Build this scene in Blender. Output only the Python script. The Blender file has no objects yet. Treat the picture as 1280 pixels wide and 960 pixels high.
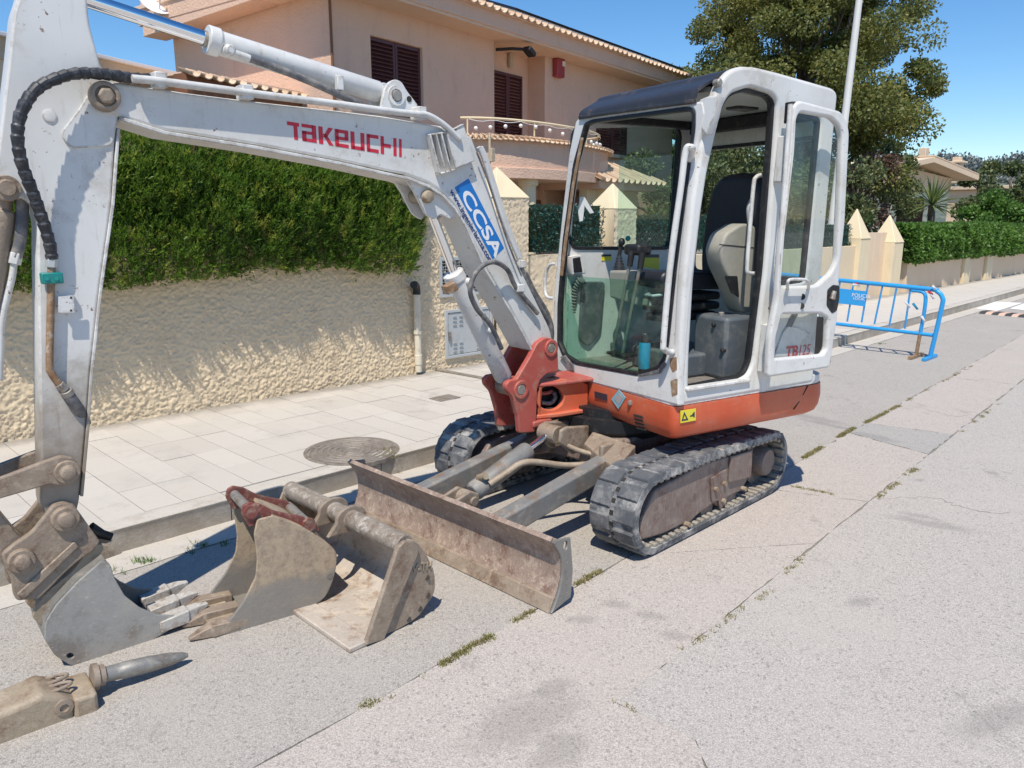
import bpy, math, random
import numpy as np
from mathutils import Vector, noise as mnoise
random.seed(7); RNG = np.random.default_rng(7)
S = bpy.context.scene
COL = S.collection
R = math.radians

# ------------------------------------------------------------------ camera, sky, sun, exposure
FPX, CAMH, PITCH = 960.0, 1.63, math.atan((480-272)/960)
cam = bpy.data.objects.new('camera', bpy.data.cameras.new('camera'))
COL.objects.link(cam)
cam.location = (0, 0, CAMH); cam.rotation_euler = (math.pi/2-PITCH, 0, 0)
cam.data.sensor_width = 36; cam.data.lens = 36*FPX/1280
cam.data.clip_start = 0.05; cam.data.clip_end = 3000
S.camera = cam
SUN_L = Vector((.10, .54, -1.0)).normalized()          # the way the sunlight travels
sun = bpy.data.objects.new('sun', bpy.data.lights.new('sun', 'SUN'))
COL.objects.link(sun)
sun.data.energy = 4.6; sun.data.angle = R(.53); sun.data.color = (1, .93, .81)
sun.rotation_euler = SUN_L.to_track_quat('-Z', 'Y').to_euler()
sun.location = (-2, -8, 14)
W_ = bpy.data.worlds.new('World'); S.world = W_; W_.use_nodes = True
_n = W_.node_tree.nodes; _n.clear()
_sky = _n.new('ShaderNodeTexSky'); _sky.sky_type = 'NISHITA'; _sky.sun_disc = False
_sky.sun_elevation = math.asin(-SUN_L.z); _sky.sun_rotation = math.atan2(-SUN_L.x, -SUN_L.y)
_sky.altitude = 200; _sky.air_density = 1.0; _sky.dust_density = .0; _sky.ozone_density = 4.5
_bg = _n.new('ShaderNodeBackground'); _bg.inputs[1].default_value = .135
_wo = _n.new('ShaderNodeOutputWorld')
_hs = _n.new('ShaderNodeHueSaturation'); _hs.inputs['Saturation'].default_value = 1.22; _hs.inputs['Value'].default_value = 1.0
W_.node_tree.links.new(_sky.outputs[0], _hs.inputs['Color']); W_.node_tree.links.new(_hs.outputs[0], _bg.inputs[0]); W_.node_tree.links.new(_bg.outputs[0], _wo.inputs[0])
S.view_settings.view_transform = 'Standard'; S.view_settings.look = 'None'
S.view_settings.exposure = 0.16; S.view_settings.gamma = 1
S.cycles.max_bounces = 8; S.cycles.transparent_max_bounces = 16
S.cycles.caustics_reflective = False; S.cycles.caustics_refractive = False

# ------------------------------------------------------------------ frames of the place
_c, _s = math.cos(PITCH), math.sin(PITCH)
def A3(*p): return np.array(p, float)
def ray(px, py):
    x = (px-640)/FPX; y = -(py-480)/FPX
    return A3(x, _c+y*_s, -_s+y*_c)
EYE = A3(0, 0, CAMH)
class Plane:
    """an upright working plane of the place: origin, direction along it, outward normal"""
    def __init__(s, O, u, n, v=(0, 0, 1)):
        s.O, s.u, s.n, s.v = A3(*O), A3(*u), A3(*n), A3(*v)
        s.u /= np.linalg.norm(s.u); s.n /= np.linalg.norm(s.n); s.v /= np.linalg.norm(s.v)
    def xy(s, px, py, off=0):
        d = ray(px, py); p = s.O+s.n*off
        q = EYE+d*(np.dot(p-EYE, s.n)/np.dot(d, s.n))-s.O
        return (float(q@s.u), float(q@s.v))
    def pt(s, u, v=0, off=0): return s.O+s.u*u+s.v*v+s.n*off
    def at(s, px, py, off=0): return s.pt(*s.xy(px, py, off), off)
    def poly(s, pts, off=0): return [s.xy(x, y, off) for x, y in pts]
def G(px, py, z=0):
    d = ray(px, py); return EYE+d*((z-CAMH)/d[2])
_q = math.sqrt(.5)
MB_, ML_ = A3(_q, _q, 0), A3(_q, -_q, 0)                 # machine: backwards, to its left
MC = G(688, 768)-ML_*.75                                # machine datum: middle of the blade edge
def Wm(a, l, z=0): return MC+MB_*a+ML_*l+A3(0, 0, z)
Z1 = (0, 0, 1)
_p0, _p1 = Wm(.9, -.2), Wm(-1.5, -.4)
_d = (_p1-_p0)/np.linalg.norm(_p1-_p0)
BM = Plane(_p0, _d, A3(-_d[1], _d[0], 0) if A3(-_d[1], _d[0], 0)@ML_ > 0 else A3(_d[1], -_d[0], 0))   # boom plane (u forward)
_a = R(14)
UL = -math.sin(_a)*MB_+math.cos(_a)*ML_; UF = -math.cos(_a)*MB_-math.sin(_a)*ML_
UC = Wm(1.39, 0)
UP = Plane(UC, UF, UL)                                   # upper structure side: u forward, off = to the left
_rk = .062                                               # windscreen leans back a little
UFR = Plane(UC+UF*.195+A3(0, 0, .85), UL, UF+A3(0, 0, _rk), A3(0, 0, 1)-UF*_rk)   # windscreen plane (u left, v up from z .85)
UFV = Plane(UC, UL, UF)                                  # upright front plane
def yaw(a): return A3(math.sin(R(a)), math.cos(R(a)), 0), A3(math.cos(R(a)), -math.sin(R(a)), 0)
_ku = A3(.703, .711, 0); KB = Plane(A3(-1.54, 3.97, 0), _ku, A3(_ku[1], -_ku[0], 0))   # kerb front, off = towards road
_w0, _w1 = G(0, 553, .13), G(520, 467, .13)
_wu = (_w1-_w0); _wu[2] = 0; _wu /= np.linalg.norm(_wu)
WL = Plane(A3(_w0[0], _w0[1], .13), _wu, A3(_wu[1], -_wu[0], 0))                         # garden wall face
_hu, _hn = yaw(36.5); HS = Plane(A3(-1.63, 14, 0), _hu, _hn)                            # house front

# ------------------------------------------------------------------ mesh helpers
BASE = {}
def base(o): return BASE.get(o.name, A3(0, 0, 0)) if o else A3(0, 0, 0)
def thing(name, label, cat, loc, group=None):
    o = bpy.data.objects.new(name, None); COL.objects.link(o); o.empty_display_size = .1
    o.location = loc; BASE[o.name] = A3(*loc)
    o['label'] = label; o['category'] = cat
    if group: o['group'] = group
    return o
def tag(o, label=None, cat=None, group=None, kind=None):
    for k, v in (('label', label), ('category', cat), ('group', group), ('kind', kind)):
        if v: o[k] = v
    return o
def link(name, me, mat, parent=None, at=None):
    """me in world coordinates; re-based on the thing (or on `at` for a thing that is one mesh)"""
    o = bpy.data.objects.new(name, me); COL.objects.link(o)
    b = base(parent) if parent else (A3(*at) if at is not None else A3(0, 0, 0))
    if b.any():
        n = len(me.vertices); co = np.empty(n*3); me.vertices.foreach_get('co', co)
        me.vertices.foreach_set('co', (co.reshape(-1, 3)-b).ravel())
    if parent: o.parent = parent; BASE[o.name] = b
    else: o.location = b; BASE[o.name] = b
    if mat and not me.materials: me.materials.append(mat)
    me.update()
    return o
def finish(me, ang=38):
    n = len(me.polygons)
    if n:
        me.polygons.foreach_set('use_smooth', [True]*n)
        me.set_sharp_from_angle(angle=R(ang))
    me.update()
class MB:
    def __init__(s): s.v = []; s.f = []
    def add(s, vs, fs):
        b = len(s.v); s.v += [tuple(map(float, p)) for p in vs]; s.f += [tuple(i+b for i in f) for f in fs]; return s
    def box(s, c, ux, uy, uz, sx, sy, sz):
        c, ux, uy, uz = A3(*c), A3(*ux), A3(*uy), A3(*uz)
        P = [c+ux*sx*i/2+uy*sy*j/2+uz*sz*k/2 for i in (-1, 1) for j in (-1, 1) for k in (-1, 1)]
        return s.add(P, [(0, 1, 3, 2), (4, 6, 7, 5), (0, 4, 5, 1), (2, 3, 7, 6), (0, 2, 6, 4), (1, 5, 7, 3)])
    def prism(s, pts, off):
        n = len(pts); off = A3(*off)
        P = [A3(*p) for p in pts]; P = P+[p+off for p in P]
        return s.add(P, [tuple(range(n-1, -1, -1)), tuple(range(n, 2*n))]+[(i, (i+1) % n, (i+1) % n+n, i+n) for i in range(n)])
    def loft(s, rings, cap=True, closed=True):
        n = len(rings[0]); P = [p for r in rings for p in r]; F = []
        for k in range(len(rings)-1):
            for i in range(n if closed else n-1):
                j = (i+1) % n; F.append((k*n+i, k*n+j, (k+1)*n+j, (k+1)*n+i))
        if cap: F += [tuple(range(n-1, -1, -1)), tuple(range((len(rings)-1)*n, len(rings)*n))]
        return s.add(P, F)
    def tube(s, path, r, n=10, cap=True, up=None):
        P = [A3(*p) for p in path]; m = len(P); rr = r if hasattr(r, '__len__') else [r]*m
        T = [P[min(i+1, m-1)]-P[max(i-1, 0)] for i in range(m)]
        T = [t/(np.linalg.norm(t)+1e-12) for t in T]
        a = A3(0, 0, 1) if abs(T[0][2]) < .9 else A3(1, 0, 0)
        x = np.cross(T[0], a); x /= np.linalg.norm(x); rings = []
        for i in range(m):
            x = x-T[i]*(x@T[i]); x /= np.linalg.norm(x); y = np.cross(T[i], x)
            rings.append([P[i]+(x*math.cos(2*math.pi*k/n)+y*math.sin(2*math.pi*k/n))*rr[i] for k in range(n)])
        return s.loft(rings, cap)
    def cyl(s, p0, p1, r, r2=None, n=20): return s.tube([p0, p1], [r, r if r2 is None else r2], n)
    def lathe(s, o, ax, prof, n=24):
        """profile of (distance along ax, radius)"""
        o, ax = A3(*o), A3(*ax); return s.tube([o+ax*d for d, r in prof], [max(r, 1e-4) for d, r in prof], n) if len({round(d, 6) for d, r in prof}) == len(prof) else s._lathe(o, ax, prof, n)
    def _lathe(s, o, ax, prof, n):
        ax = ax/np.linalg.norm(ax); a = A3(0, 0, 1) if abs(ax[2]) < .9 else A3(1, 0, 0)
        x = np.cross(ax, a); x /= np.linalg.norm(x); y = np.cross(ax, x)
        return s.loft([[o+ax*d+(x*math.cos(2*math.pi*k/n)+y*math.sin(2*math.pi*k/n))*max(r, 1e-4) for k in range(n)] for d, r in prof])
    def mesh(s, name, ang=38):
        me = bpy.data.meshes.new(name); me.from_pydata(s.v, [], s.f); fixn(me); finish(me, ang); return me
    def build(s, name, mat, parent=None, bevel=0, at=None, ang=38, label=None, seg=2):
        o = link(name, s.mesh(name, ang), mat, parent, at)
        if bevel: bev(o, bevel, seg)
        if label: o['label'] = label
        return o
import bmesh
def fixn(me):
    bm = bmesh.new(); bm.from_mesh(me); bmesh.ops.recalc_face_normals(bm, faces=bm.faces); bm.to_mesh(me); bm.free()
def bev(o, w, seg=2):
    m = o.modifiers.new('bevel', 'BEVEL'); m.width = w; m.segments = seg; m.limit_method = 'ANGLE'; m.angle_limit = R(38); m.harden_normals = False
    return o
def rnd(pts, r, n=5):
    """round the corners of a 2D or 3D loop; r one radius or one per corner"""
    P = [A3(*p) for p in pts]; m = len(P); out = []
    for i in range(m):
        a, b, c = P[i-1], P[i], P[(i+1) % m]; ri = r[i] if hasattr(r, '__len__') else r
        la, lc = np.linalg.norm(a-b), np.linalg.norm(c-b)
        if ri <= 0 or la < 1e-9 or lc < 1e-9: out.append(b); continue
        p = b+(a-b)/la*min(ri, la*.48); q = b+(c-b)/lc*min(ri, lc*.48)
        for k in range(n+1):
            t = k/n; out.append(p*(1-t)**2+b*2*t*(1-t)+q*t*t)
    return [tuple(p) for p in out]
def cr(pts, n=6):
    """catmull-rom through points"""
    P = [A3(*p) for p in pts]; out = []
    for i in range(len(P)-1):
        p0, p1, p2, p3 = P[max(i-1, 0)], P[i], P[i+1], P[min(i+2, len(P)-1)]
        for k in range(n):
            t = k/n; out.append(.5*(2*p1+(p2-p0)*t+(2*p0-5*p1+4*p2-p3)*t*t+(3*p1-p0-3*p2+p3)*t**3))
    out.append(P[-1]); return out
def curve_mesh(name, cu, pl, o0, o1=None):
    ob = bpy.data.objects.new('tmp', cu); me = bpy.data.meshes.new_from_object(ob); bpy.data.objects.remove(ob)
    return me
def plate(name, pl, loops, o0, o1, mat, parent=None, bevel=.004, at=None, ang=38, label=None, br=1):
    """sheet of real thickness in a working plane; first loop is the outline, others are holes"""
    if not hasattr(loops[0][0], '__len__'): loops = [loops]
    cu = bpy.data.curves.new('tmp', 'CURVE'); cu.dimensions = '2D'; cu.fill_mode = 'BOTH'
    h = abs(o1-o0)/2; b = min(bevel, h*.95)
    cu.extrude = h-b; cu.bevel_depth = b; cu.bevel_resolution = br; cu.offset = -b
    for lp in loops:
        sp = cu.splines.new('POLY'); sp.points.add(len(lp)-1)
        for i, p in enumerate(lp): sp.points[i].co = (p[0], p[1], 0, 1)
        sp.use_cyclic_u = True
    ob = bpy.data.objects.new('tmp', cu); me = bpy.data.meshes.new_from_object(ob)
    bpy.data.objects.remove(ob); bpy.data.curves.remove(cu)
    place(me, pl.O+pl.n*(o0+o1)/2, pl.u, pl.v, pl.n); me.name = name; me.materials.clear(); finish(me, ang)
    o = link(name, me, mat, parent, at)
    if label: o['label'] = label
    return o
def place(me, O, u, v, n):
    k = len(me.vertices); co = np.empty(k*3); me.vertices.foreach_get('co', co); co = co.reshape(-1, 3)
    me.vertices.foreach_set('co', (O+co[:, :1]*u+co[:, 1:2]*v+co[:, 2:3]*n).ravel())
    if np.dot(np.cross(u, v), n) < 0: me.flip_normals()
def text(name, body, O, ex, ey, n, mat, parent=None, size=1, depth=.0012, shear=0, bold=0, space=1, spx=1, at=None):
    """lettering as thin raised print: O baseline start, ex/ey unit directions"""
    cu = bpy.data.curves.new('tmp', 'FONT'); cu.body = body; cu.size = size; cu.extrude = depth/2; cu.shear = shear; cu.offset = bold*size; cu.space_character = space
    cu.resolution_u = 4
    ob = bpy.data.objects.new('tmp', cu); me = bpy.data.meshes.new_from_object(ob); bpy.data.objects.remove(ob); bpy.data.curves.remove(cu)
    place(me, A3(*O), A3(*ex)*spx, A3(*ey), A3(*n)); me.name = name; me.materials.clear()
    return link(name, me, mat, parent, at)
def npmesh(name, V, F, mat, parent=None, at=None, smooth=False):
    me = bpy.data.meshes.new(name); k = F.shape[1]
    me.vertices.add(len(V)); me.vertices.foreach_set('co', np.asarray(V, 'f4').ravel())
    me.loops.add(F.size); me.loops.foreach_set('vertex_index', F.astype('i4').ravel())
    me.polygons.add(len(F)); me.polygons.foreach_set('loop_start', np.arange(0, F.size, k, dtype='i4')); me.polygons.foreach_set('loop_total', np.full(len(F), k, 'i4'))
    me.update(calc_edges=True)
    if smooth: me.polygons.foreach_set('use_smooth', [True]*len(F))
    return link(name, me, mat, parent, at)
def copy_tree(o, parent=None):
    c = o.copy(); COL.objects.link(c); c.parent = parent
    BASE[c.name] = base(o)
    for ch in list(o.children): copy_tree(ch, c)
    return c

# ------------------------------------------------------------------ materials
class NT:
    def __init__(s, m): s.t = m.node_tree; s.n = s.t.nodes; s.L = s.t.links
    def lk(s, a, b): s.L.new(a, b)
    def new(s, t, **k):
        x = s.n.new(t)
        for a, b in k.items(): setattr(x, a, b)
        return x
    def setin(s, x, i, v):
        if v is None: return
        if isinstance(v, bpy.types.NodeSocket): s.lk(v, x.inputs[i])
        else: x.inputs[i].default_value = v
    def pos(s, scale=None, rot=None):
        g = s.new('ShaderNodeNewGeometry').outputs['Position']
        if scale is None and rot is None: return g
        m = s.new('ShaderNodeMapping'); s.lk(g, m.inputs[0])
        if scale is not None: m.inputs['Scale'].default_value = scale
        if rot is not None: m.inputs['Rotation'].default_value = rot
        return m.outputs[0]
    def noise(s, scale, detail=4, rough=.55, vec=None, dist=0):
        x = s.new('ShaderNodeTexNoise'); s.lk(vec or s.pos(), x.inputs['Vector'])
        x.inputs['Scale'].default_value = scale; x.inputs['Detail'].default_value = detail; x.inputs['Roughness'].default_value = rough; x.inputs['Distortion'].default_value = dist
        return x.outputs['Fac']
    def vor(s, scale, feature='F1', out='Distance', vec=None, rnd=1):
        x = s.new('ShaderNodeTexVoronoi', feature=feature); s.lk(vec or s.pos(), x.inputs['Vector']); x.inputs['Scale'].default_value = scale
        x.inputs['Randomness'].default_value = rnd
        return x.outputs[out]
    def ramp(s, f, *st):
        x = s.new('ShaderNodeValToRGB'); s.lk(f, x.inputs[0]); e = x.color_ramp.elements
        while len(e) > 1: e.remove(e[0])
        for i, (p, c) in enumerate(st):
            k = e[0] if i == 0 else e.new(p)
            k.position = p; k.color = (*c, 1) if hasattr(c, '__len__') else (c, c, c, 1)
        return x.outputs[0]
    def thr(s, f, a, b):
        x = s.new('ShaderNodeMapRange', interpolation_type='SMOOTHSTEP'); s.lk(f, x.inputs[0]); x.inputs[1].default_value = a; x.inputs[2].default_value = b
        return x.outputs[0]
    def mix(s, f, a, b, mode='MIX'):
        x = s.new('ShaderNodeMix', data_type='RGBA', blend_type=mode)
        s.setin(x, 0, f)
        for i, v in ((6, a), (7, b)):
            s.setin(x, i, (v, v, v, 1) if isinstance(v, (int, float)) else (*v, 1) if isinstance(v, (tuple, list)) and len(v) == 3 else v)
        return x.outputs[2]
    def math(s, op, a, b=None):
        x = s.new('ShaderNodeMath', operation=op); s.setin(x, 0, a); s.setin(x, 1, b); return x.outputs[0]
    def z(s):
        x = s.new('ShaderNodeSeparateXYZ'); s.lk(s.pos(), x.inputs[0]); return x.outputs[2]
    def nz(s):
        x = s.new('ShaderNodeSeparateXYZ'); s.lk(s.new('ShaderNodeNewGeometry').outputs['Normal'], x.inputs[0]); return x.outputs[2]
    def rand(s): return s.new('ShaderNodeObjectInfo').outputs['Random']
    def bump(s, h, strength=.3, dist=.01, nrm=None):
        x = s.new('ShaderNodeBump'); s.lk(h, x.inputs['Height']); x.inputs['Strength'].default_value = strength; x.inputs['Distance'].default_value = dist
        if nrm is not None: s.lk(nrm, x.inputs['Normal'])
        return x.outputs[0]
def along_dist(n, O, d):
    """signed metres from a line or plane of the place"""
    x = n.new('ShaderNodeVectorMath', operation='SUBTRACT'); n.lk(n.pos(), x.inputs[0]); x.inputs[1].default_value = tuple(O)
    y = n.new('ShaderNodeVectorMath', operation='DOT_PRODUCT'); n.lk(x.outputs[0], y.inputs[0]); y.inputs[1].default_value = tuple(d)
    return y.outputs['Value']
def stain(n, px, py, along, across, ang=0, edge=.5):
    """one stain lying at a spot of the road: oval with a ragged edge"""
    c = G(px, py); a = R(45+ang); u = A3(math.sin(a), math.cos(a), 0); v = A3(u[1], -u[0], 0)
    p = n.math('DIVIDE', along_dist(n, c, u), along); q = n.math('DIVIDE', along_dist(n, c, v), across)
    r = n.math('SQRT', n.math('ADD', n.math('MULTIPLY', p, p), n.math('MULTIPLY', q, q)))
    r = n.math('ADD', r, n.math('MULTIPLY', n.math('SUBTRACT', n.noise(6, 8, .75), .5), 1.5))
    return n.thr(r, 1.0, edge-.2)
def edge_wear(n, rad=.014):
    """where the paint wears through: along the edges of the plates"""
    b = n.new('ShaderNodeBevel'); b.samples = 4; b.inputs['Radius'].default_value = rad
    g = n.new('ShaderNodeNewGeometry'); d = n.new('ShaderNodeVectorMath', operation='DOT_PRODUCT')
    n.lk(b.outputs[0], d.inputs[0]); n.lk(g.outputs['Normal'], d.inputs[1])
    e = n.thr(d.outputs['Value'], .99, .92)
    return n.math('MULTIPLY', e, n.thr(n.noise(13, 9, .78), .46, .56))
def mat(name, fn, **kw):
    m = bpy.data.materials.new(name); m.use_nodes = True; n = NT(m); b = m.node_tree.nodes['Principled BSDF']
    for k, v in kw.items(): b.inputs[k.replace('_', ' ')].default_value = v
    r = fn(n, b)
    for k, v in (r or {}).items(): n.setin(b, k, (*v, 1) if isinstance(v, tuple) and len(v) == 3 and 'Color' in k else v)
    return m
def _white(n, b):
    big = n.noise(2.2, 5, .6); fine = n.noise(38, 7, .7)
    c = n.mix(n.thr(big, .35, .75), (.68, .675, .66), (.59, .58, .555))
    grime = n.math('MULTIPLY', n.thr(n.noise(4.5, 10, .78), .49, .72), .55)
    c = n.mix(grime, c, (.36, .32, .26))
    st = n.noise(6, 6, .7, n.pos((5, 5, .5)))
    c = n.mix(n.math('MULTIPLY', n.thr(st, .57, .78), .45), c, (.40, .36, .30))
    chip = n.math('MULTIPLY', n.thr(fine, .615, .66), n.thr(n.noise(5.5, 3, .5), .50, .60))
    c = n.mix(chip, c, n.mix(fine, (.10, .045, .022), (.22, .12, .07)))
    spk = n.thr(n.vor(85), .17, .09); spk = n.math('MULTIPLY', spk, n.thr(n.noise(7, 2), .60, .66))
    c = n.mix(n.math('MULTIPLY', spk, .75), c, (.16, .13, .11))
    run = n.math('MULTIPLY', n.thr(n.noise(11, 5, .65, n.pos((3, 3, .22))), .60, .74), n.thr(n.noise(2.6, 4), .46, .6)); c = n.mix(n.math('MULTIPLY', run, .5), c, (.30, .19, .12))
    c = n.mix(n.math('MULTIPLY', edge_wear(n), .85), c, n.mix(n.noise(30, 4), (.11, .06, .035), (.30, .24, .19)))
    return {'Base Color': c, 'Roughness': n.mix(grime, .38, .75), 'Normal': n.bump(n.noise(24, 5, .6), .05, .01)}
def _orange(n, b):
    big = n.noise(3, 6, .65); fine = n.noise(45, 7, .7)
    c = n.mix(n.thr(big, .3, .72), (.55, .085, .03), (.60, .15, .075))
    c = n.mix(n.math('MULTIPLY', n.thr(n.noise(8, 7, .7, n.pos((1, 1, 2.6))), .5, .8), .6), c, (.46, .24, .17))
    c = n.mix(n.math('MULTIPLY', n.thr(n.noise(70, 3), .70, .74), n.thr(n.noise(6, 3), .5, .6)), c, (.62, .45, .38))
    c = n.mix(n.math('MULTIPLY', n.thr(fine, .64, .69), n.thr(n.noise(4, 3), .5, .62)), c, (.09, .04, .025))
    c = n.mix(n.math('MULTIPLY', edge_wear(n), .7), c, n.mix(n.noise(30, 4), (.10, .05, .03), (.62, .42, .34)))
    return {'Base Color': c, 'Roughness': n.mix(big, .35, .6), 'Normal': n.bump(n.noise(20, 4), .06, .01)}
def _red(n, b):
    c = n.mix(n.noise(5, 6, .6), (.36, .05, .04), (.50, .13, .10))
    c = n.mix(n.math('MULTIPLY', n.thr(n.noise(11, 7, .7), .5, .75), .7), c, (.40, .26, .19))
    c = n.mix(n.math('MULTIPLY', n.thr(n.noise(45, 6, .7), .6, .67), .8), c, (.10, .045, .03))
    c = n.mix(n.math('MULTIPLY', edge_wear(n), .7), c, n.mix(n.noise(30, 4), (.10, .05, .03), (.52, .36, .28)))
    return {'Base Color': c, 'Roughness': .5, 'Normal': n.bump(n.noise(26, 5), .12, .01)}
def soil(c0, c1, dust, rust, metal=.15, scr=None, bs=.25, sc=1.0, k=.5):
    def f(n, b):
        c = n.mix(n.noise(4*sc, 7, .65), c0, c1)
        c = n.mix(n.math('MULTIPLY', n.thr(n.noise(7*sc, 9, .75), .48, .66), .9), c, rust)
        d = n.thr(n.noise(11*sc, 9, .74, None, .4), .5-.04*k, .72)
        c = n.mix(n.math('MULTIPLY', d, .4+k*.5), c, dust)
        if scr:
            s = n.thr(n.noise(22, 6, .7, n.pos(*scr)), .56, .68); c = n.mix(n.math('MULTIPLY', s, .5), c, tuple(min(1, x*1.35) for x in dust))
            s2 = n.thr(n.noise(30, 6, .7, n.pos(*scr)), .58, .7); c = n.mix(n.math('MULTIPLY', s2, .5), c, tuple(x*.5 for x in c0))
        h = n.noise(34*sc, 9, .7)
        return {'Base Color': c, 'Roughness': n.mix(d, .48, .9), 'Metallic': metal, 'Normal': n.bump(h, bs, .012)}
    return f
M = {}
M['white'] = mat('white_paint', _white)
def _armwhite(n, b):
    r = _white(n, b); z = n.z(); w = n.math('ADD', z, n.math('MULTIPLY', n.noise(9, 7, .7), -.55))
    k = n.thr(w, .98, .45)
    c = n.mix(n.math('MULTIPLY', k, .92), r['Base Color'], n.mix(n.noise(12, 7, .7), (.13, .10, .075), (.36, .29, .22)))
    r['Base Color'] = c; return r
M['armwhite'] = mat('arm_white_paint_muddy', _armwhite)
def _dig(n, b):
    z = n.z(); w = n.math('ADD', z, n.math('MULTIPLY', n.noise(7, 7, .7), .16))
    k = n.thr(w, .27, .20)
    up_ = n.mix(n.thr(n.noise(22, 10, .8), .40, .70), (.42, .33, .23), (.25, .19, .145))
    up_ = n.mix(n.math('MULTIPLY', n.thr(n.noise(34, 10, .82), .54, .72), .7), up_, (.13, .09, .065))
    lo = n.mix(n.noise(8, 7, .7), (.22, .205, .185), (.33, .30, .265))
    c = n.mix(k, up_, lo)
    s = n.thr(n.noise(26, 6, .7, n.pos((1, 1, 7), (.35, .35, 0))), .57, .68); c = n.mix(n.math('MULTIPLY', s, .45), c, (.50, .42, .32))
    return {'Base Color': c, 'Roughness': n.mix(k, .9, .5), 'Metallic': n.math('MULTIPLY', k, .3), 'Normal': n.bump(n.noise(50, 9, .75), .35, .008)}
M['dig'] = mat('digging_bucket_steel', _dig)
M['oldred'] = mat('old_red_paint', soil((.15, .04, .034), (.22, .065, .052), (.42, .32, .24), (.13, .07, .05), .05, None, .3, 2, .85))
M['orange'] = mat('orange_paint', _orange)
M['red'] = mat('red_paint', _red)
M['blade'] = mat('blade_steel', soil((.25, .18, .145), (.37, .28, .225), (.60, .49, .39), (.17, .095, .07), .05, ((8, 8, .8), None), .4, 1.6, .75))
M['mud'] = mat('muddy_steel', soil((.24, .185, .14), (.35, .28, .215), (.52, .42, .32), (.17, .105, .07), .1, None, .4, 1.4))
M['dust'] = mat('dusty_steel', soil((.30, .235, .165), (.38, .31, .225), (.50, .42, .32), (.20, .12, .075), 0, None, .4, 1.3, .7))
M['worn'] = mat('worn_steel', soil((.20, .195, .185), (.30, .29, .27), (.42, .37, .30), (.16, .125, .10), .35, ((2, 2, 6), None), .12))
M['shine'] = mat('scraped_steel', soil((.40, .34, .28), (.60, .54, .48), (.66, .53, .40), (.28, .18, .12), .1, ((1, 6, 6), None), .2, 1.5))
M['bluegrey'] = mat('grey_paint_worn', soil((.17, .175, .175), (.24, .235, .225), (.40, .34, .27), (.22, .14, .09), .1, None, .25, 1, .7))
M['frame'] = mat('track_frame_steel', soil((.17, .125, .11), (.24, .185, .16), (.40, .335, .28), (.13, .07, .055), .1, ((6, 6, .6), None), .2))
M['peel'] = mat('peeling_paint_tube', soil((.22, .185, .15), (.33, .28, .23), (.66, .61, .55), (.16, .11, .08), .05, None, .4, 2.6, .8))
M['steel'] = mat('polished_bucket_steel', soil((.33, .325, .31), (.43, .42, .395), (.48, .43, .36), (.26, .23, .20), .35, ((2, 2, 6), None), .12, .8, .1))
M['tooth'] = mat('tooth_steel_pale', soil((.42, .39, .35), (.58, .55, .51), (.72, .69, .64), (.26, .19, .14), .1, None, .3, 3, .7))
M['headliner'] = mat('headliner_grey', lambda n, b: {'Base Color': (.34, .36, .345), 'Roughness': .8})
M['rod'] = mat('chrome_rod', lambda n, b: {'Base Color': (.85, .86, .88), 'Roughness': .12, 'Metallic': 1.0})
M['pin'] = mat('pin_steel', soil((.30, .28, .25), (.42, .39, .35), (.40, .33, .25), (.16, .10, .07), .5, None, .2, 3, .3))
def _rubber(d):
    def f(n, b):
        c = n.mix(n.noise(14, 8, .7), (.055, .06, .068), (.12, .125, .135))
        m = n.thr(n.noise(9, 8, .75), .42, .66)
        c = n.mix(n.math('MULTIPLY', m, d), c, (.47, .45, .42))
        return {'Base Color': c, 'Roughness': .85, 'Normal': n.bump(n.noise(60, 6, .7), .3, .006)}
    return f
M['rubber'] = mat('track_rubber_dusty', _rubber(.9)); M['lug'] = mat('track_lug_rubber', _rubber(.35))
M['trackin'] = mat('track_inside_dusty', soil((.30, .27, .22), (.36, .32, .27), (.46, .41, .34), (.2, .17, .14), 0, None, .3, 2, .6))
M['black'] = mat('black_rubber', lambda n, b: {'Base Color': n.mix(n.thr(n.noise(20, 6, .7), .5, .75), (.012, .012, .014), (.06, .055, .05)), 'Roughness': .55})
M['hose'] = mat('hose_rubber', lambda n, b: {'Base Color': n.mix(n.thr(n.noise(40, 6, .7), .45, .7), (.02, .022, .028), (.10, .10, .105)), 'Roughness': .5})
M['hosegrey'] = mat('hose_grey_dusty', lambda n, b: {'Base Color': n.mix(n.thr(n.noise(18, 6, .7), .4, .7), (.10, .10, .11), (.26, .24, .22)), 'Roughness': .7})
M['hosetan'] = mat('hose_dust_coated', soil((.30, .23, .16), (.38, .30, .22), (.5, .42, .32), (.2, .14, .1), 0, None, .3, 2, .5))
M['visor'] = mat('visor_plastic', lambda n, b: {'Base Color': n.mix(n.math('MULTIPLY', n.thr(n.noise(5, 8, .75), .52, .72), .5), (.030, .030, .036), (.22, .16, .13)), 'Roughness': n.mix(n.noise(9, 5), .25, .55)})
M['grey'] = mat('cab_grey_plastic', lambda n, b: {'Base Color': n.mix(n.thr(n.noise(10, 7, .7), .45, .75), (.085, .10, .115), (.18, .178, .17)), 'Roughness': .55, 'Normal': n.bump(n.noise(120, 3), .1, .003)})
M['beige'] = mat('cab_beige_plastic', lambda n, b: {'Base Color': n.mix(n.thr(n.noise(9, 6, .7), .45, .75), (.30, .29, .25), (.38, .35, .29)), 'Roughness': .55})
M['seat'] = mat('seat_vinyl', lambda n, b: {'Base Color': n.mix(n.noise(6, 5), (.010, .011, .016), (.022, .023, .03)), 'Roughness': n.mix(n.noise(14, 5), .38, .6), 'Normal': n.bump(n.noise(90, 3), .12, .003)})
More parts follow.
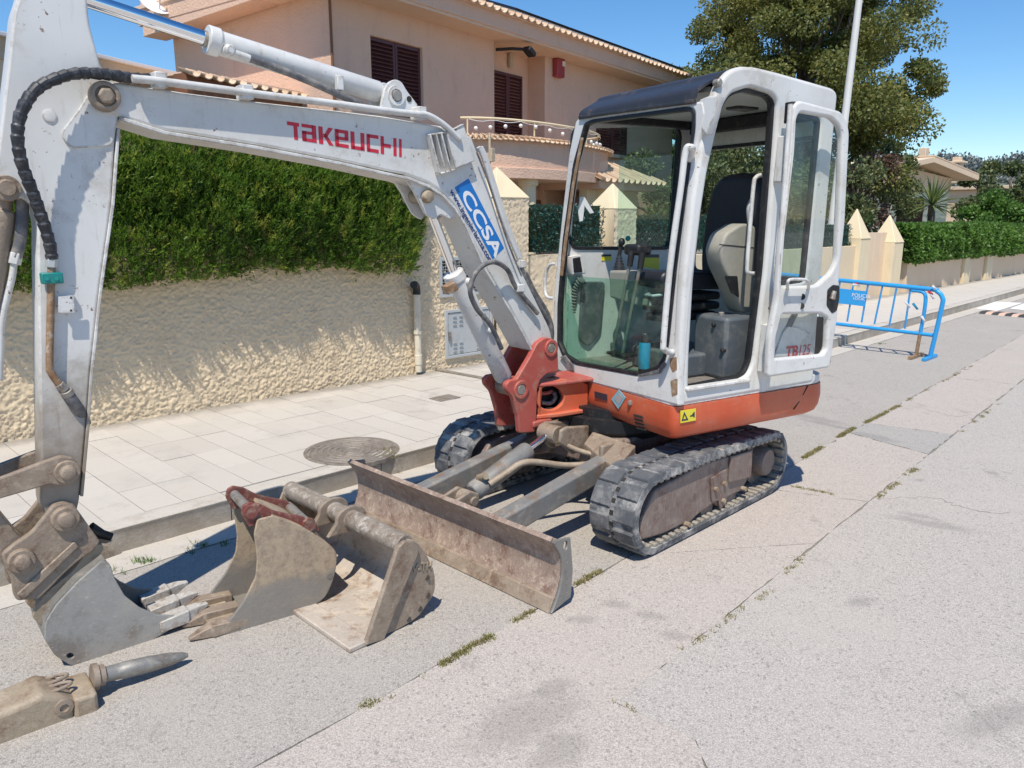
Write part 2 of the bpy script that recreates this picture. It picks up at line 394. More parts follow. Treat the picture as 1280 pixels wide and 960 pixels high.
M['tan'] = mat('floor_mat_dust', soil((.16, .15, .14), (.22, .2, .18), (.36, .31, .25), (.12, .1, .09), 0, None, .2))
def flat(name, c, r=.5, met=0): return mat(name, lambda n, b: {'Base Color': n.mix(n.noise(30, 5, .6), tuple(x*.9 for x in c), tuple(min(1, x*1.08) for x in c)), 'Roughness': r, 'Metallic': met})
M['decalred'] = flat('decal_red', (.55, .02, .045), .4); M['decalblue'] = flat('decal_blue', (.01, .17, .52), .4)
M['decalwhite'] = flat('decal_white', (.8, .8, .8), .4); M['decalnavy'] = flat('decal_navy', (.02, .04, .16), .4)
M['decalgrey'] = flat('decal_grey', (.03, .035, .05), .4); M['decalyellow'] = flat('decal_yellow', (.72, .62, .05), .4); M['decalaqua'] = flat('decal_aqua', (.22, .45, .52), .4)
M['teal'] = flat('teal_plastic', (.01, .22, .20), .4); M['rust'] = mat('rusty_pipe', soil((.22, .12, .06), (.34, .22, .12), (.55, .5, .44), (.16, .07, .03), 0, None, .2, 3, .6))
M['barrier'] = mat('barrier_blue_paint', lambda n, b: {'Base Color': n.mix(n.math('MULTIPLY', n.thr(n.noise(26, 7, .7), .6, .68), .8), n.mix(n.noise(3, 4), (.02, .28, .66), (.03, .34, .70)), (.16, .10, .08)), 'Roughness': .4})
M['can'] = flat('can_blue', (.01, .30, .55), .3); M['canclear'] = flat('can_black', (.02, .03, .04), .3)
M['tape'] = flat('white_tape', (.78, .8, .82), .6); M['tapered'] = flat('red_tape', (.6, .05, .05), .6)
def glass(name, tint, rough=.02, dirt=.0):
    m = bpy.data.materials.new(name); m.use_nodes = True; n = NT(m); n.n.clear()
    tr = n.new('ShaderNodeBsdfTransparent'); tr.inputs[0].default_value = (*tint, 1)
    gl = n.new('ShaderNodeBsdfGlossy'); gl.inputs[0].default_value = (1, 1, 1, 1); gl.inputs['Roughness'].default_value = rough
    fr = n.new('ShaderNodeFresnel'); fr.inputs[0].default_value = 1.5
    ge = n.new('ShaderNodeNewGeometry'); ff_ = n.math('MULTIPLY', fr.outputs[0], n.math('SUBTRACT', 1.0, ge.outputs['Backfacing']))
    mx = n.new('ShaderNodeMixShader'); n.lk(ff_, mx.inputs[0]); n.lk(tr.outputs[0], mx.inputs[1]); n.lk(gl.outputs[0], mx.inputs[2])
    df = n.new('ShaderNodeBsdfDiffuse'); df.inputs[0].default_value = (.55, .55, .5, 1)
    d = n.math('MULTIPLY', n.thr(n.noise(16, 10, .8), .42, .9), dirt)
    m2 = n.new('ShaderNodeMixShader'); n.lk(d, m2.inputs[0]); n.lk(mx.outputs[0], m2.inputs[1]); n.lk(df.outputs[0], m2.inputs[2])
    o = n.new('ShaderNodeOutputMaterial'); n.lk(m2.outputs[0], o.inputs[0]); return m
M['glass'] = glass('cab_glass', (.97, .985, .98), dirt=.06); M['glassgreen'] = glass('tinted_cab_glass', (.72, .89, .82), dirt=.16); M['glassdark'] = glass('tinted_side_glass', (.76, .88, .84), dirt=.06)
STAINS = [(655, 900, .30, .16, 10), (700, 935, .16, .10, 0), (690, 862, .12, .07, 0), (815, 770, .10, .05, 60), (770, 755, .10, .05, 60), (845, 795, .10, .05, 60), (730, 775, .09, .05, 50), (1165, 655, .07, .32, -12), (1150, 645, .05, .14, -12), (1075, 752, .10, .05, 20), (1150, 600, .05, .03, 0), (1240, 900, .25, .08, 20), (1005, 520, .10, .55, 5), (1040, 532, .06, .40, 5), (1085, 545, .10, .35, 0), (1150, 560, .2, .12, 0)]
def _asph(lo, hi, patch, dark, st_=()):
    def f(n, b):
        cell = n.vor(290, 'F1', 'Color'); x = n.new('ShaderNodeSeparateColor'); n.lk(cell, x.inputs[0])
        st = n.ramp(x.outputs[0], (0, lo), (.5, tuple((a+b_)/2 for a, b_ in zip(lo, hi))), (1, hi))
        c2 = n.vor(110, 'F1', 'Color'); y = n.new('ShaderNodeSeparateColor'); n.lk(c2, y.inputs[0])
        st = n.mix(n.math('MULTIPLY', n.thr(y.outputs[1], .93, .97), .5), st, dark)
        st = n.mix(n.math('MULTIPLY', n.thr(n.noise(1.1, 8, .68), .45, .70), .42), st, patch)
        st = n.mix(n.math('MULTIPLY', n.thr(n.noise(1.9, 8, .72, n.pos((1.5, .8, 1), (0, 0, .3))), .585, .72), .55), st, dark)
        st = n.mix(n.math('MULTIPLY', n.thr(n.noise(190, 3, .6), .45, .65), .22), st, dark)
        for q in st_: st = n.mix(n.math('MULTIPLY', stain(n, *q), .36), st, dark)
        h = n.math('ADD', n.vor(230), n.noise(400, 3))
        return {'Base Color': st, 'Roughness': .92, 'Normal': n.bump(h, .35, .003)}
    return f
M['asphalt'] = mat('old_asphalt', _asph((.265, .243, .218), (.51, .47, .425), (.45, .405, .36), (.155, .145, .138), STAINS[12:14]))
M['asphalt2'] = mat('pale_old_asphalt', _asph((.30, .276, .25), (.575, .53, .482), (.49, .445, .40), (.17, .16, .152), STAINS[7:12]+STAINS[15:]))
M['slab'] = mat('concrete_slab', _asph((.325, .288, .256), (.585, .525, .472), (.50, .44, .385), (.185, .17, .16), STAINS[:7]))
M['trench'] = mat('trench_patch', _asph((.275, .26, .24), (.47, .445, .415), (.42, .385, .35), (.17, .162, .158), STAINS[14:15]))
M['dirt'] = mat('joint_dirt', _asph((.17, .155, .125), (.30, .27, .22), (.30, .27, .21), (.10, .09, .07)))
M['ground'] = mat('ground_earth', soil((.26, .22, .16), (.32, .28, .2), (.4, .36, .28), (.2, .16, .1), 0, None, .3))
def _tile(n, b):
    r = n.rand(); c = n.mix(r, (.495, .455, .405), (.545, .505, .455))
    c = n.mix(n.math('MULTIPLY', n.thr(n.noise(3, 8, .72), .5, .74), .55), c, (.38, .355, .33))
    c = n.mix(n.math('MULTIPLY', n.thr(n.noise(160, 3), .5, .7), .15), c, (.36, .34, .31))
    c = n.mix(n.math('MULTIPLY', n.thr(n.noise(.9, 6, .65), .55, .7), .35), c, (.52, .47, .41))
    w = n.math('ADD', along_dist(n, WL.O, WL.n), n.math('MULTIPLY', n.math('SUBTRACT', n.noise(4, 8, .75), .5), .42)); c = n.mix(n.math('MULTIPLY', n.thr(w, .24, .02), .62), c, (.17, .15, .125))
    sp = n.thr(n.noise(2.1, 9, .78), .56, .68); c = n.mix(n.math('MULTIPLY', sp, .35), c, (.24, .215, .185))
    return {'Base Color': c, 'Roughness': .9, 'Normal': n.bump(n.noise(90, 5, .6), .15, .004)}
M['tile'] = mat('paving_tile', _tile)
def _kerb(n, b):
    c = n.mix(n.noise(5, 7, .7), (.46, .42, .365), (.57, .53, .475))
    c = n.mix(n.math('MULTIPLY', n.thr(n.noise(7, 9, .75), .5, .68), .55), c, (.33, .29, .24))
    c = n.mix(n.math('MULTIPLY', n.thr(n.noise(120, 4), .55, .68), .3), c, (.22, .2, .17))
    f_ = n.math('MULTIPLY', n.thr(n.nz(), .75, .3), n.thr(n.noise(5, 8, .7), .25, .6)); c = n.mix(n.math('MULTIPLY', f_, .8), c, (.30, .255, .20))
    return {'Base Color': c, 'Roughness': .92, 'Normal': n.bump(n.noise(45, 8, .7), .4, .01)}
M['kerb'] = mat('kerb_concrete', _kerb)
def stucco(c0, c1, dirt, bs=.5, sc=55, bd=.012):
    def f(n, b):
        c = n.mix(n.noise(2.2, 6, .6), c0, c1)
        c = n.mix(n.math('MULTIPLY', n.thr(n.noise(3, 8, .7, n.pos((1, 1, .35))), .50, .72), .5), c, dirt)
        return {'Base Color': c, 'Roughness': .93, 'Normal': n.bump(n.noise(sc, 5, .6), bs, bd)}
    return f
M['roughcast'] = mat('cream_roughcast', stucco((.64, .51, .345), (.74, .61, .43), (.48, .37, .25), .5, 75, .007))
M['salmon'] = mat('salmon_render', stucco((.68, .455, .335), (.73, .50, .375), (.54, .375, .28), .7, 26, .022))
M['soffit'] = mat('soffit_render', stucco((.68, .49, .36), (.72, .53, .40), (.6, .43, .32), .25, 40, .01))
M['cream'] = mat('cream_paint', stucco((.70, .58, .385), (.74, .625, .43), (.58, .48, .34), .3, 45, .008))
M['peach'] = mat('peach_render', stucco((.70, .53, .37), (.74, .58, .42), (.6, .45, .33), .3, 30, .01))
M['stone'] = mat('stone_and_cap_shade', stucco((.48, .39, .28), (.58, .48, .35), (.36, .29, .2), .7, 30, .02))
M['rooftile'] = mat('roof_tile_clay', lambda n, b: {'Base Color': n.mix(n.math('MULTIPLY', n.thr(n.noise(12, 7, .7), .45, .7), .6), n.mix(n.rand(), (.58, .40, .27), (.68, .52, .37)), (.42, .34, .26)), 'Roughness': .9, 'Normal': n.bump(n.noise(40, 5), .3, .01)})
M['shutter'] = mat('maroon_shutter', lambda n, b: {'Base Color': n.mix(n.noise(8, 4), (.075, .022, .026), (.10, .032, .034)), 'Roughness': .45})
M['darkin'] = flat('dark_interior', (.03, .025, .022), .8); M['brown'] = flat('brown_wood_and_shade', (.20, .085, .04), .7)  # dark interior: shade of holes, slots and recesses put into the colour
M['redbox'] = flat('alarm_red', (.33, .05, .06), .5); M['galv'] = mat('galvanised_steel', lambda n, b: {'Base Color': n.mix(n.noise(14, 6, .7), (.46, .48, .49), (.58, .59, .59)), 'Roughness': .5, 'Metallic': .45})
M['cabinet'] = mat('cabinet_grey_paint', lambda n, b: {'Base Color': n.mix(n.math('MULTIPLY', n.thr(n.noise(9, 8, .72), .5, .75), .6), (.44, .46, .47), (.34, .29, .24)), 'Roughness': .55})
M['pipe'] = mat('cream_pvc', lambda n, b: {'Base Color': n.mix(n.thr(n.noise(9, 7, .7), .5, .75), (.66, .60, .48), (.45, .38, .3)), 'Roughness': .6})
M['lampost'] = mat('lamp_post_steel', lambda n, b: {'Base Color': n.mix(n.noise(4, 6, .6), (.56, .56, .54), (.66, .65, .62)), 'Roughness': .55, 'Metallic': .1})
M['iron'] = mat('cast_iron_cover', soil((.20, .175, .15), (.27, .24, .21), (.42, .37, .30), (.16, .11, .08), .1, None, .3, 3, .6))
M['panel'] = mat('solar_panel_black', lambda n, b: {'Base Color': (.012, .012, .02), 'Roughness': .2})
M['paint'] = mat('road_paint_white', lambda n, b: {'Base Color': n.mix(n.thr(n.noise(14, 7, .7), .55, .7), (.78, .78, .77), (.5, .5, .48)), 'Roughness': .8})
M['spdark'] = flat('speed_bump_rubber', (.05, .05, .05), .8); M['sppink'] = flat('speed_bump_stripe', (.62, .42, .33), .8)
def leaf(name, c0, c1, c2, sc=1.6, tr=.3, fine=14):
    def f(n, b):
        c = n.mix(n.thr(n.noise(sc, 4, .6), .35, .65), c0, c1)
        c = n.mix(n.math('MULTIPLY', n.thr(n.noise(fine, 3, .6), .5, .72), .8), c, c2)
        o = n.n['Material Output']; tl = n.new('ShaderNodeBsdfTranslucent'); n.lk(c, tl.inputs[0])
        mx = n.new('ShaderNodeMixShader'); mx.inputs[0].default_value = tr
        n.lk(b.outputs[0], mx.inputs[1]); n.lk(tl.outputs[0], mx.inputs[2]); n.lk(mx.outputs[0], o.inputs[0])
        return {'Base Color': c, 'Roughness': .5}
    return mat(name, f)
M['hedge'] = leaf('cypress_leaf', (.095, .19, .022), (.165, .28, .032), (.46, .48, .09), 1.1, .45, 9)
M['hedge2'] = leaf('laurel_leaf', (.08, .17, .03), (.12, .24, .04), (.20, .33, .07), 1.5, .35)
M['oak'] = leaf('oak_leaf', (.13, .165, .05), (.235, .245, .065), (.42, .36, .10), .7, .45, 5)
M['bush'] = leaf('bush_leaf', (.11, .155, .06), (.16, .19, .075), (.24, .24, .11), .9, .35, 6)
M['dead'] = leaf('dry_leaf', (.16, .10, .075), (.20, .13, .10), (.11, .09, .05), 1.2, .25)
M['palm'] = leaf('yucca_leaf', (.11, .17, .05), (.18, .24, .08), (.3, .32, .14), 2, .35)
M['grass'] = leaf('joint_grass_blade', (.22, .21, .07), (.30, .26, .11), (.36, .29, .17), 3, .3, 20)
M['artif'] = leaf('artificial_hedge', (.008, .06, .05), (.014, .085, .07), (.03, .12, .10), 2, .15, 30)
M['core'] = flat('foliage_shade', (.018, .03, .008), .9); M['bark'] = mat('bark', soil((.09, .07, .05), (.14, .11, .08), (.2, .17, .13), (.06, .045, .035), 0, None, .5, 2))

# ================================================================== GROUND
def vnoise(x, y, seed=0):
    r = np.random.default_rng(seed).random((256, 256)); xi = np.floor(x).astype(int); yi = np.floor(y).astype(int)
    fx = x-xi; fy = y-yi; fx = fx*fx*(3-2*fx); fy = fy*fy*(3-2*fy); g = lambda a, b: r[a % 256, b % 256]
    return (g(xi, yi)*(1-fx)+g(xi+1, yi)*fx)*(1-fy)+(g(xi, yi+1)*(1-fx)+g(xi+1, yi+1)*fx)*fy
def struct(o, label=None): return tag(o, label, None, None, 'structure')
def jag(pts, amp=.006, step=.05, edges=None):
    """densify and roughen the chosen edges of a ground outline"""
    out = []; m = len(pts)
    for i in range(m):
        a, b = A3(*pts[i]), A3(*pts[(i+1) % m]); d = np.linalg.norm(b-a)
        k = max(1, int(d/step)) if edges is None or i in edges else 1
        k = min(k, 400); nrm = A3(-(b-a)[1], (b-a)[0], 0)/max(d, 1e-9)
        for j in range(k):
            t = j/k; w = 0 if j == 0 else 1
            out.append(a+(b-a)*t+nrm*amp*w*random.uniform(-1, 1))
    return out
def sheet(name, pts, z0, z1, m, **k):
    o = MB().prism([A3(p[0], p[1], z0) for p in pts], (0, 0, z1-z0)).build(name, m, ang=30); return struct(o)
struct(MB().add([(-900, -900, -.06), (900, -900, -.06), (900, 900, -.06), (-900, 900, -.06)], [(0, 1, 2, 3)]).build('ground', M['ground']))
def g0(px, py): p = G(px, py); return A3(p[0], p[1], 0)
LA = Plane(g0(667, 763), g0(1275, 420)-g0(342, 944), (1, 0, 0)); au = LA.u       # joint with the grass in it
LB0, LB1 = g0(865, 802), g0(1277.5, 476); bu = (LB1-LB0)/np.linalg.norm(LB1-LB0)
def la(t): return LA.O+au*t
def lb(t): return LB0+bu*t
def off(p, d): return A3(*p)+A3(*d)
ar = A3(au[1], -au[0], 0); br_ = A3(bu[1], -bu[0], 0)
gut = lambda t: KB.pt(t, 0, .24)
struct(MB().add([(-60, -60, -.006), (200, -60, -.006), (200, 200, -.006), (-60, 200, -.006)], [(0, 1, 2, 3)]).build('road_base', M['dirt']))
# left lane (between gutter and the grassy joint)
sheet('road', jag([gut(-9), gut(60), la(60), la(-9)], .006, .06, {2, 0}), -.015, 0, M['asphalt'])
# slab strip between the two joints, split at its cross joints and the trench patch
cut = [(la(-9)+ar*.012, g0(880, 990)), (la((g0(800, 697)-LA.O)@au)+ar*.012, g0(1020, 680)), (g0(940, 609), g0(1088, 628)), (g0(1062, 541), g0(1160, 568)), (g0(1084, 529), g0(1196, 544)), (g0(1195, 473), g0(1266, 480)), (la(55)+ar*.012, lb(55))]
def sA(p): return la((p-LA.O)@au)+ar*.005
def sB(p): return lb((p-LB0)@bu)-br_*.004
turn = g0(775, 880)
near = [sA(la(-9)), A3(2.2, -3.2, 0), g0(900, 1010), g0(868, 925), turn+A3(-.012, 0, 0)]
sheet('road_slab', jag(near+[sB(cut[1][1]), sA(cut[1][0])], .005, .05), -.015, .001, M['slab'])
gap = au*.004
for i in range(1, 6):
    m = M['trench'] if i == 3 else M['slab']
    a0, b0, a1, b1 = sA(cut[i][0]), sB(cut[i][1]), sA(cut[i+1][0]), sB(cut[i+1][1])
    sheet('road_slab', jag([a0+gap, b0+gap, b1-gap, a1-gap], .012 if i in (2, 3, 4) else .006, .05), -.015, .002 if i == 3 else .001, m)
sheet('road', jag([lb(60)+br_*.004, lb((turn-LB0)@bu)+br_*.004, g0(778, 882), g0(870, 925), g0(903, 1011), A3(2.6, -3.2, 0), A3(60, -60, 0), A3(120, 40, 0)], .007, .06, {0, 1, 2, 3, 4}), -.015, 0, M['asphalt2'])
sheet('gutter', jag([KB.pt(-9, 0, .002), KB.pt(60, 0, .002), KB.pt(60, 0, .235), KB.pt(-9, 0, .235)], .006, .06, {2}), -.015, .003, M['kerb'])
# kerb stones
for k in range(-4, 30):
    a, b = k*1.0+.004, k*1.0+.996
    dz = random.uniform(-.004, .004)
    pr = rnd([(0.0, -.05), (.004, .10), (.012, .13), (-.125, .13), (-.125, -.05)], [0, .01, .012, .004, 0], 3)
    rings = [[KB.pt(u, y+dz, x) for x, y in [(p[0], p[1]) for p in pr]] for u in (a, a+.008, b-.008, b)]
    o = MB().loft(rings).build('kerb_stone', M['kerb'], ang=30, at=KB.pt(a)); struct(o)
# pavement tiles
pave0 = struct(sheet('pavement_bed', [KB.pt(-8, 0, -.127), KB.pt(9.3, 0, -.127), WL.pt(11.5, 0, -.02), WL.pt(-6, 0, -.02)], -.05, .095, M['dirt']))
tl = MB().box((0, 0, .0), KB.u, -KB.n, Z1, .1965, .3965, .035).mesh('paving_tile')
n_t = 0
for i in range(-14, 46):
    for j in range(5):
        u, v = i*.2+.1, .13+j*.4+.2
        c = KB.pt(u, .1125+random.uniform(-.0015, .0015), -v)
        if (c-WL.O)@WL.n < -.22: continue
        px, _ = (c[0]/max(c[1], .1)*960+640, 0)
        if px < -150 or px > 1350 or n_t >= 296: continue
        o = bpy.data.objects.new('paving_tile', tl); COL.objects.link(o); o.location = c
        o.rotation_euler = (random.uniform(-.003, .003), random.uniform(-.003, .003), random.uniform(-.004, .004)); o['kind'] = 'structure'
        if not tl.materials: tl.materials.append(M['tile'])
        if n_t == 0: bev(o, .004, 1)
        n_t += 1
struct(sheet('pavement', [KB.pt(9.2, 0, -.127), KB.pt(60, 0, -.127), KB.pt(60, 0, -8), WL.pt(13, 0, -.4), KB.pt(9.2, 0, -2.2)], -.05, .13, M['tile']))
# manhole in the pavement
mc = G(440, 563.5, .13)
mh = thing('manhole_cover', 'round ringed iron manhole cover with dirty rim set in the pale pavement', 'manhole', mc)
MB()._lathe(mc+A3(0, 0, -.02), A3(0, 0, 1), [(0, .31), (.026, .31), (.026, .285), (.020, .283), (.020, 0)], 56).build('rim', M['iron'], mh, ang=30)
prof = [(0, .28), (.026, .28)]
for r in (.265, .225, .185, .145, .105, .065): prof += [(.026, r), (.021, r-.004), (.021, r-.016), (.026, r-.02)]
MB()._lathe(mc+A3(0, 0, -.02), A3(0, 0, 1), prof+[(.026, 0)], 56).build('lid', M['iron'], mh, ang=20)
dc = G(556, 498, .13)
tag(MB().box(dc+A3(0, 0, .002), KB.u, -KB.n, Z1, .22, .16, .012).build('drain_cover', M['iron'], bevel=.003, at=dc), 'small square dark cover set in the pavement near the grey cabinet', 'drain cover')
e = [G(*p, .13)+A3(0, 0, .006) for p in ((546, 463), (612, 475))]
tag(MB().box((e[0]+e[1])/2, e[1]-e[0], np.cross(e[1]-e[0], Z1), Z1, 1, 0.06/np.linalg.norm(e[1]-e[0]), .014).build('steel_strip', M['iron'], at=e[0]), 'thin rusty steel edging strip lying on the pavement below the grey cabinet', 'steel strip')
# grass in the joints: one uncountable mass
def tuft_mesh(spots, h=(.004, .014), n=(6, 16), spread=.008):
    V, F = [], []
    for p in spots:
        for _ in range(random.randint(*n)):
            b = p+A3(random.gauss(0, spread), random.gauss(0, spread), 0); a = random.uniform(0, 6.28); hh = random.uniform(*h)
            d = A3(math.cos(a), math.sin(a), 0); t = b+d*hh*random.uniform(.2, 1.0)+A3(0, 0, hh); w = A3(-d[1], d[0], 0)*.0022
            k = len(V); V += [b-w, b+w, t]; F += [(k, k+1, k+2)]
    return np.array(V), np.array(F)
spots = []
def crack(pts, w=.0024):
    """a wandering hairline crack, a sliver of dirt lying in the surface"""
    P = [g0(*p) for p in pts]; P = cr([tuple(p) for p in P], 14); L, R_ = [], []
    for i, p in enumerate(P):
        t = P[min(i+1, len(P)-1)]-P[max(i-1, 0)]; nn = A3(-t[1], t[0], 0); nn /= np.linalg.norm(nn)+1e-9
        p = p+nn*random.gauss(0, .012); ww = w*random.uniform(.35, 1.3)*(1-.8*abs(i/len(P)-.5)*2)
        L.append(p+nn*ww+A3(0, 0, .0028)); R_.append(p-nn*ww+A3(0, 0, .0028))
    V = L+R_; k = len(L)
    struct(MB().add(V, [(i, i+1, k+i+1, k+i) for i in range(k-1)]).build('road_crack', M['dirt']))
for q in ([(1095, 625), (1160, 622), (1230, 640), (1300, 638)], [(1120, 500), (1190, 520), (1240, 515)]): crack(q)
def along(x0, y0, x1, y1, dens, jit=.007):
    a, b = g0(x0, y0), g0(x1, y1); m = int(np.linalg.norm(b-a)*dens)
    for _ in range(m):
        t = random.random()
        if mnoise.noise(Vector(a+(b-a)*t)*5) < -.18: continue
        spots.append(a+(b-a)*t+A3(random.gauss(0, jit), random.gauss(0, jit), 0))
for q in [(342, 944, 398, 912, 60), (452, 884, 488, 868, 130), (520, 850, 528, 845, 60), (552, 831, 615, 795, 420), (625, 788, 668, 763, 260), (716, 733, 762, 708, 320), (1004, 573, 1068, 535, 520), (1082, 529, 1130, 504, 380), (1130, 503, 1220, 455, 40), (1200, 541, 1250, 505, 40), (1110, 612, 1145, 586, 110), (1090, 628, 1110, 612, 50), (985, 607, 1062, 622, 90), (930, 770, 1010, 690, 30), (775, 880, 835, 915, 60), (850, 815, 930, 760, 40)]: along(*q)
for _ in range(60): spots.append(G(random.uniform(478, 497), random.uniform(560, 572), .13)+A3(0, 0, 0))
V, F = tuft_mesh(spots)
tag(npmesh('joint_grass', V, F, M['grass']), None, None, None, 'stuff')
def weed(px, py, n, nm):
    c = g0(px, py); V, F = tuft_mesh([c+A3(random.gauss(0, .05), random.gauss(0, .02), 0) for _ in range(n)], (.012, .035), (8, 16), .012); return V, F
VV, FF, k = [], [], 0
for px, py, n in ((188, 703, 9), (158, 714, 4), (268, 682, 6), (235, 691, 2), (1102, 430, 4)):
    V, F = weed(px, py, n, ''); VV.append(V); FF.append(F+k); k += len(V)
tag(npmesh('gutter_weeds', np.vstack(VV), np.vstack(FF), M['hedge2']), None, None, None, 'stuff')

# ================================================================== GARDEN WALL (rough cast) AND ITS FITTINGS
def rough_wall(name, pl, u0, u1, v0, v1, m, parent, step=.0085, amp=.0125, o=0, seed=3, thick=.25):
    nu, nv = int((u1-u0)/step)+1, int((v1-v0)/step)+1
    uu, vv = np.meshgrid(np.linspace(u0, u1, nu), np.linspace(v0, v1, nv), indexing='ij')
    a = vnoise(uu*55+7, vv*60, seed); b = vnoise(uu*100, vv*110+9, seed+1); c = vnoise(uu*22, vv*26, seed+2)
    h = np.maximum(a, b*.9)**2.0*amp*1.25+c*amp*.3
    P = pl.O+uu[..., None]*pl.u+vv[..., None]*pl.v+(o+h)[..., None]*pl.n
    V = P.reshape(-1, 3); ix = np.arange(nu*nv).reshape(nu, nv)
    F = np.stack([ix[:-1, :-1], ix[1:, :-1], ix[1:, 1:], ix[:-1, 1:]], -1).reshape(-1, 4)
    if np.dot(np.cross(pl.u, pl.v), pl.n) < 0: F = F[:, ::-1]
    k = len(V); back = [pl.pt(u, v, o-thick) for u, v in ((u0, v0), (u1, v0), (u1, v1), (u0, v1))]
    front = [ix[0, 0], ix[-1, 0], ix[-1, -1], ix[0, -1]]
    V = np.vstack([V, np.array(back)])
    F = np.vstack([F, [[front[i], front[(i+1) % 4], k+(i+1) % 4, k+i] for i in range(4)], [[k+3, k+2, k+1, k]]])
    return npmesh(name, V, F, m, parent, smooth=True)
gw = thing('garden_wall', 'cream roughcast garden wall under the long dark green hedge', 'wall', WL.pt(0, 0))
rough_wall('wall', WL, -1.4, 4.50, -.15, 1.45, M['roughcast'], gw)
pc = WL.xy(519, 467)
dp = thing('drain_pipe', 'cream plastic pipe with black elbow standing against the roughcast wall', 'pipe', WL.pt(pc[0], 0, .06))
u_ = pc[0]
MB().cyl(WL.pt(u_, .03, .06), WL.pt(u_, .80, .06), .033).build('pipe', M['pipe'], dp)
MB().cyl(WL.pt(u_, .40, .06), WL.pt(u_, .44, .06), .041).cyl(WL.pt(u_, .10, .06), WL.pt(u_, .2, .06), .038).build('collar', M['pipe'], dp, bevel=.004)
MB().tube(cr([WL.pt(u_, .78, .06), WL.pt(u_, .84, .06), WL.pt(u_-.03, .875, .08), WL.pt(u_-.075, .88, .12)], 5), .036, 14).build('elbow', M['black'], dp)
cb = thing('electric_cabinet', 'grey metal meter cabinet with louvre slots low in the roughcast wall', 'cabinet', WL.at(556, 450))
pts = WL.poly([(556, 388), (604, 380), (606, 437), (557, 449)], .02)
fo = [pts[0], (pts[0][0]+.62, pts[0][1]), (pts[0][0]+.62, pts[3][1]), (pts[0][0], pts[3][1])]
u0, v1 = fo[0]; v0 = fo[3][1]; u1 = u0+.62
plate('frame', WL, [[(u0, v0), (u1, v0), (u1, v1), (u0, v1)], [(u0+.03, v0+.03), (u1-.03, v0+.03), (u1-.03, v1-.03), (u0+.03, v1-.03)]], -.02, .035, M['cabinet'], cb)
plate('door', WL, [(u0+.035, v0+.035), (u1-.035, v0+.035), (u1-.035, v1-.035), (u0+.035, v1-.035)], .0, .027, M['cabinet'], cb)
for bx in (.09, .17, .40, .48):
    for by in (.07, .115, .16, .36, .405, .45):
        MB().box(WL.pt(u0+bx+.025, v0+by*(v1-v0)/.53, .03), WL.u, WL.v+WL.n*.5, WL.n, .045, .016, .012).build('louvre', M['cabinet'], cb)
MB().box(WL.pt(u0+.045, (v0+v1)/2-.02, .04), WL.u, WL.v, WL.n, .022, .09, .02).build('latch', M['pin'], cb, bevel=.003)
gm = thing('meter_grille', 'small wall box with wire mesh front above the grey cabinet', 'meter box', WL.at(552, 352))
q = WL.poly([(549, 322), (603, 310), (603, 362), (552, 372)], .02)
ua, va, ub, vb = q[0][0], q[3][1], q[0][0]+.62, q[0][1]
plate('frame', WL, [[(ua, va), (ub, va), (ub, vb), (ua, vb)], [(ua+.03, va+.03), (ub-.03, va+.03), (ub-.03, vb-.03), (ua+.03, vb-.03)]], -.02, .03, M['galv'], gm)
plate('back', WL, [(ua+.02, va+.02), (ub-.02, va+.02), (ub-.02, vb-.02), (ua+.02, vb-.02)], -.01, .012, M['darkin'], gm)
mb = MB()
for k in range(14): mb.box(WL.pt(ua+.03+k*(ub-ua-.06)/13, (va+vb)/2, .024), WL.u, WL.v, WL.n, .004, vb-va-.06, .004)
for k in range(12): mb.box(WL.pt((ua+ub)/2, va+.03+k*(vb-va-.06)/11, .027), WL.u, WL.v, WL.n, ub-ua-.06, .004, .004)
mb.build('wire_mesh', M['galv'], gm)
# gate pillars with pyramid caps, low walls and green panels
def pillar(px0, px1, py, apex, u0=None, w=.45, label='', vt=None, vc=None, m='roughcast', rough=True):
    a = WL.xy(px0, py)[0] if u0 is None else u0
    t = thing('gate_pillar', label, 'pillar', WL.pt(a+w/2, -.13, -w/2), 'pyramid capped pillars')
    vc = vc or 1.70; vt = vt or 2.0
    if rough: rough_wall('shaft', WL, a, a+w, -.15, vc, M[m], t, .016, .014, 0, int(px0), w)
    else: plate('shaft', WL, [(a, -.15), (a+w, -.15), (a+w, vc), (a, vc)], -w, 0, M[m], t, .01)
    e = .006 if rough else .0; mid = WL.pt(a+w/2, vt, -w/2)
    b0 = [WL.pt(x, vc, o) for x, o in ((a-e, e+.012), (a+w+e, e+.012), (a+w+e, -w-e), (a-e, -w-e))]
    b1 = [p+A3(0, 0, .012) for p in b0]
    MB().add(b0+b1+[mid], [(3, 2, 1, 0), (0, 1, 5, 4), (1, 2, 6, 5), (2, 3, 7, 6), (3, 0, 4, 7), (4, 5, 8), (5, 6, 8), (6, 7, 8), (7, 4, 8)]).build('cap', M['cream'], t, bevel=.012, ang=20)
    return a
P1 = pillar(619, 655, 300, None, label='roughcast gate pillar with cream pyramid cap right behind the digger boom', vt=2.03, vc=1.70, w=.47)
P2 = pillar(767, 790, 290, None, label='pillar with pyramid cap seen through the cab windscreen', vt=1.92, vc=1.60, w=.42)
def low_wall(u0, u1, v, label, m='roughcast', rough=True):
    t = thing('low_wall', label, 'wall', WL.pt(u0, -.13))
    if rough: rough_wall('wall', WL, u0, u1, -.15, v, M[m], t, .02, .014, -.08, int(abs(u0)*10), .2)
    else: plate('wall', WL, [(u0, -.15), (u1, -.15), (u1, v), (u0, v)], -.3, -.08, M[m], t, .008)
    return t
low_wall(P1+.47, P2, 1.09, 'low roughcast wall carrying the green screen beside the first gate pillar')
low_wall(P2+.42, 13.42, 1.00, 'long low wall carrying the green screen behind the cab', rough=False, m='roughcast')
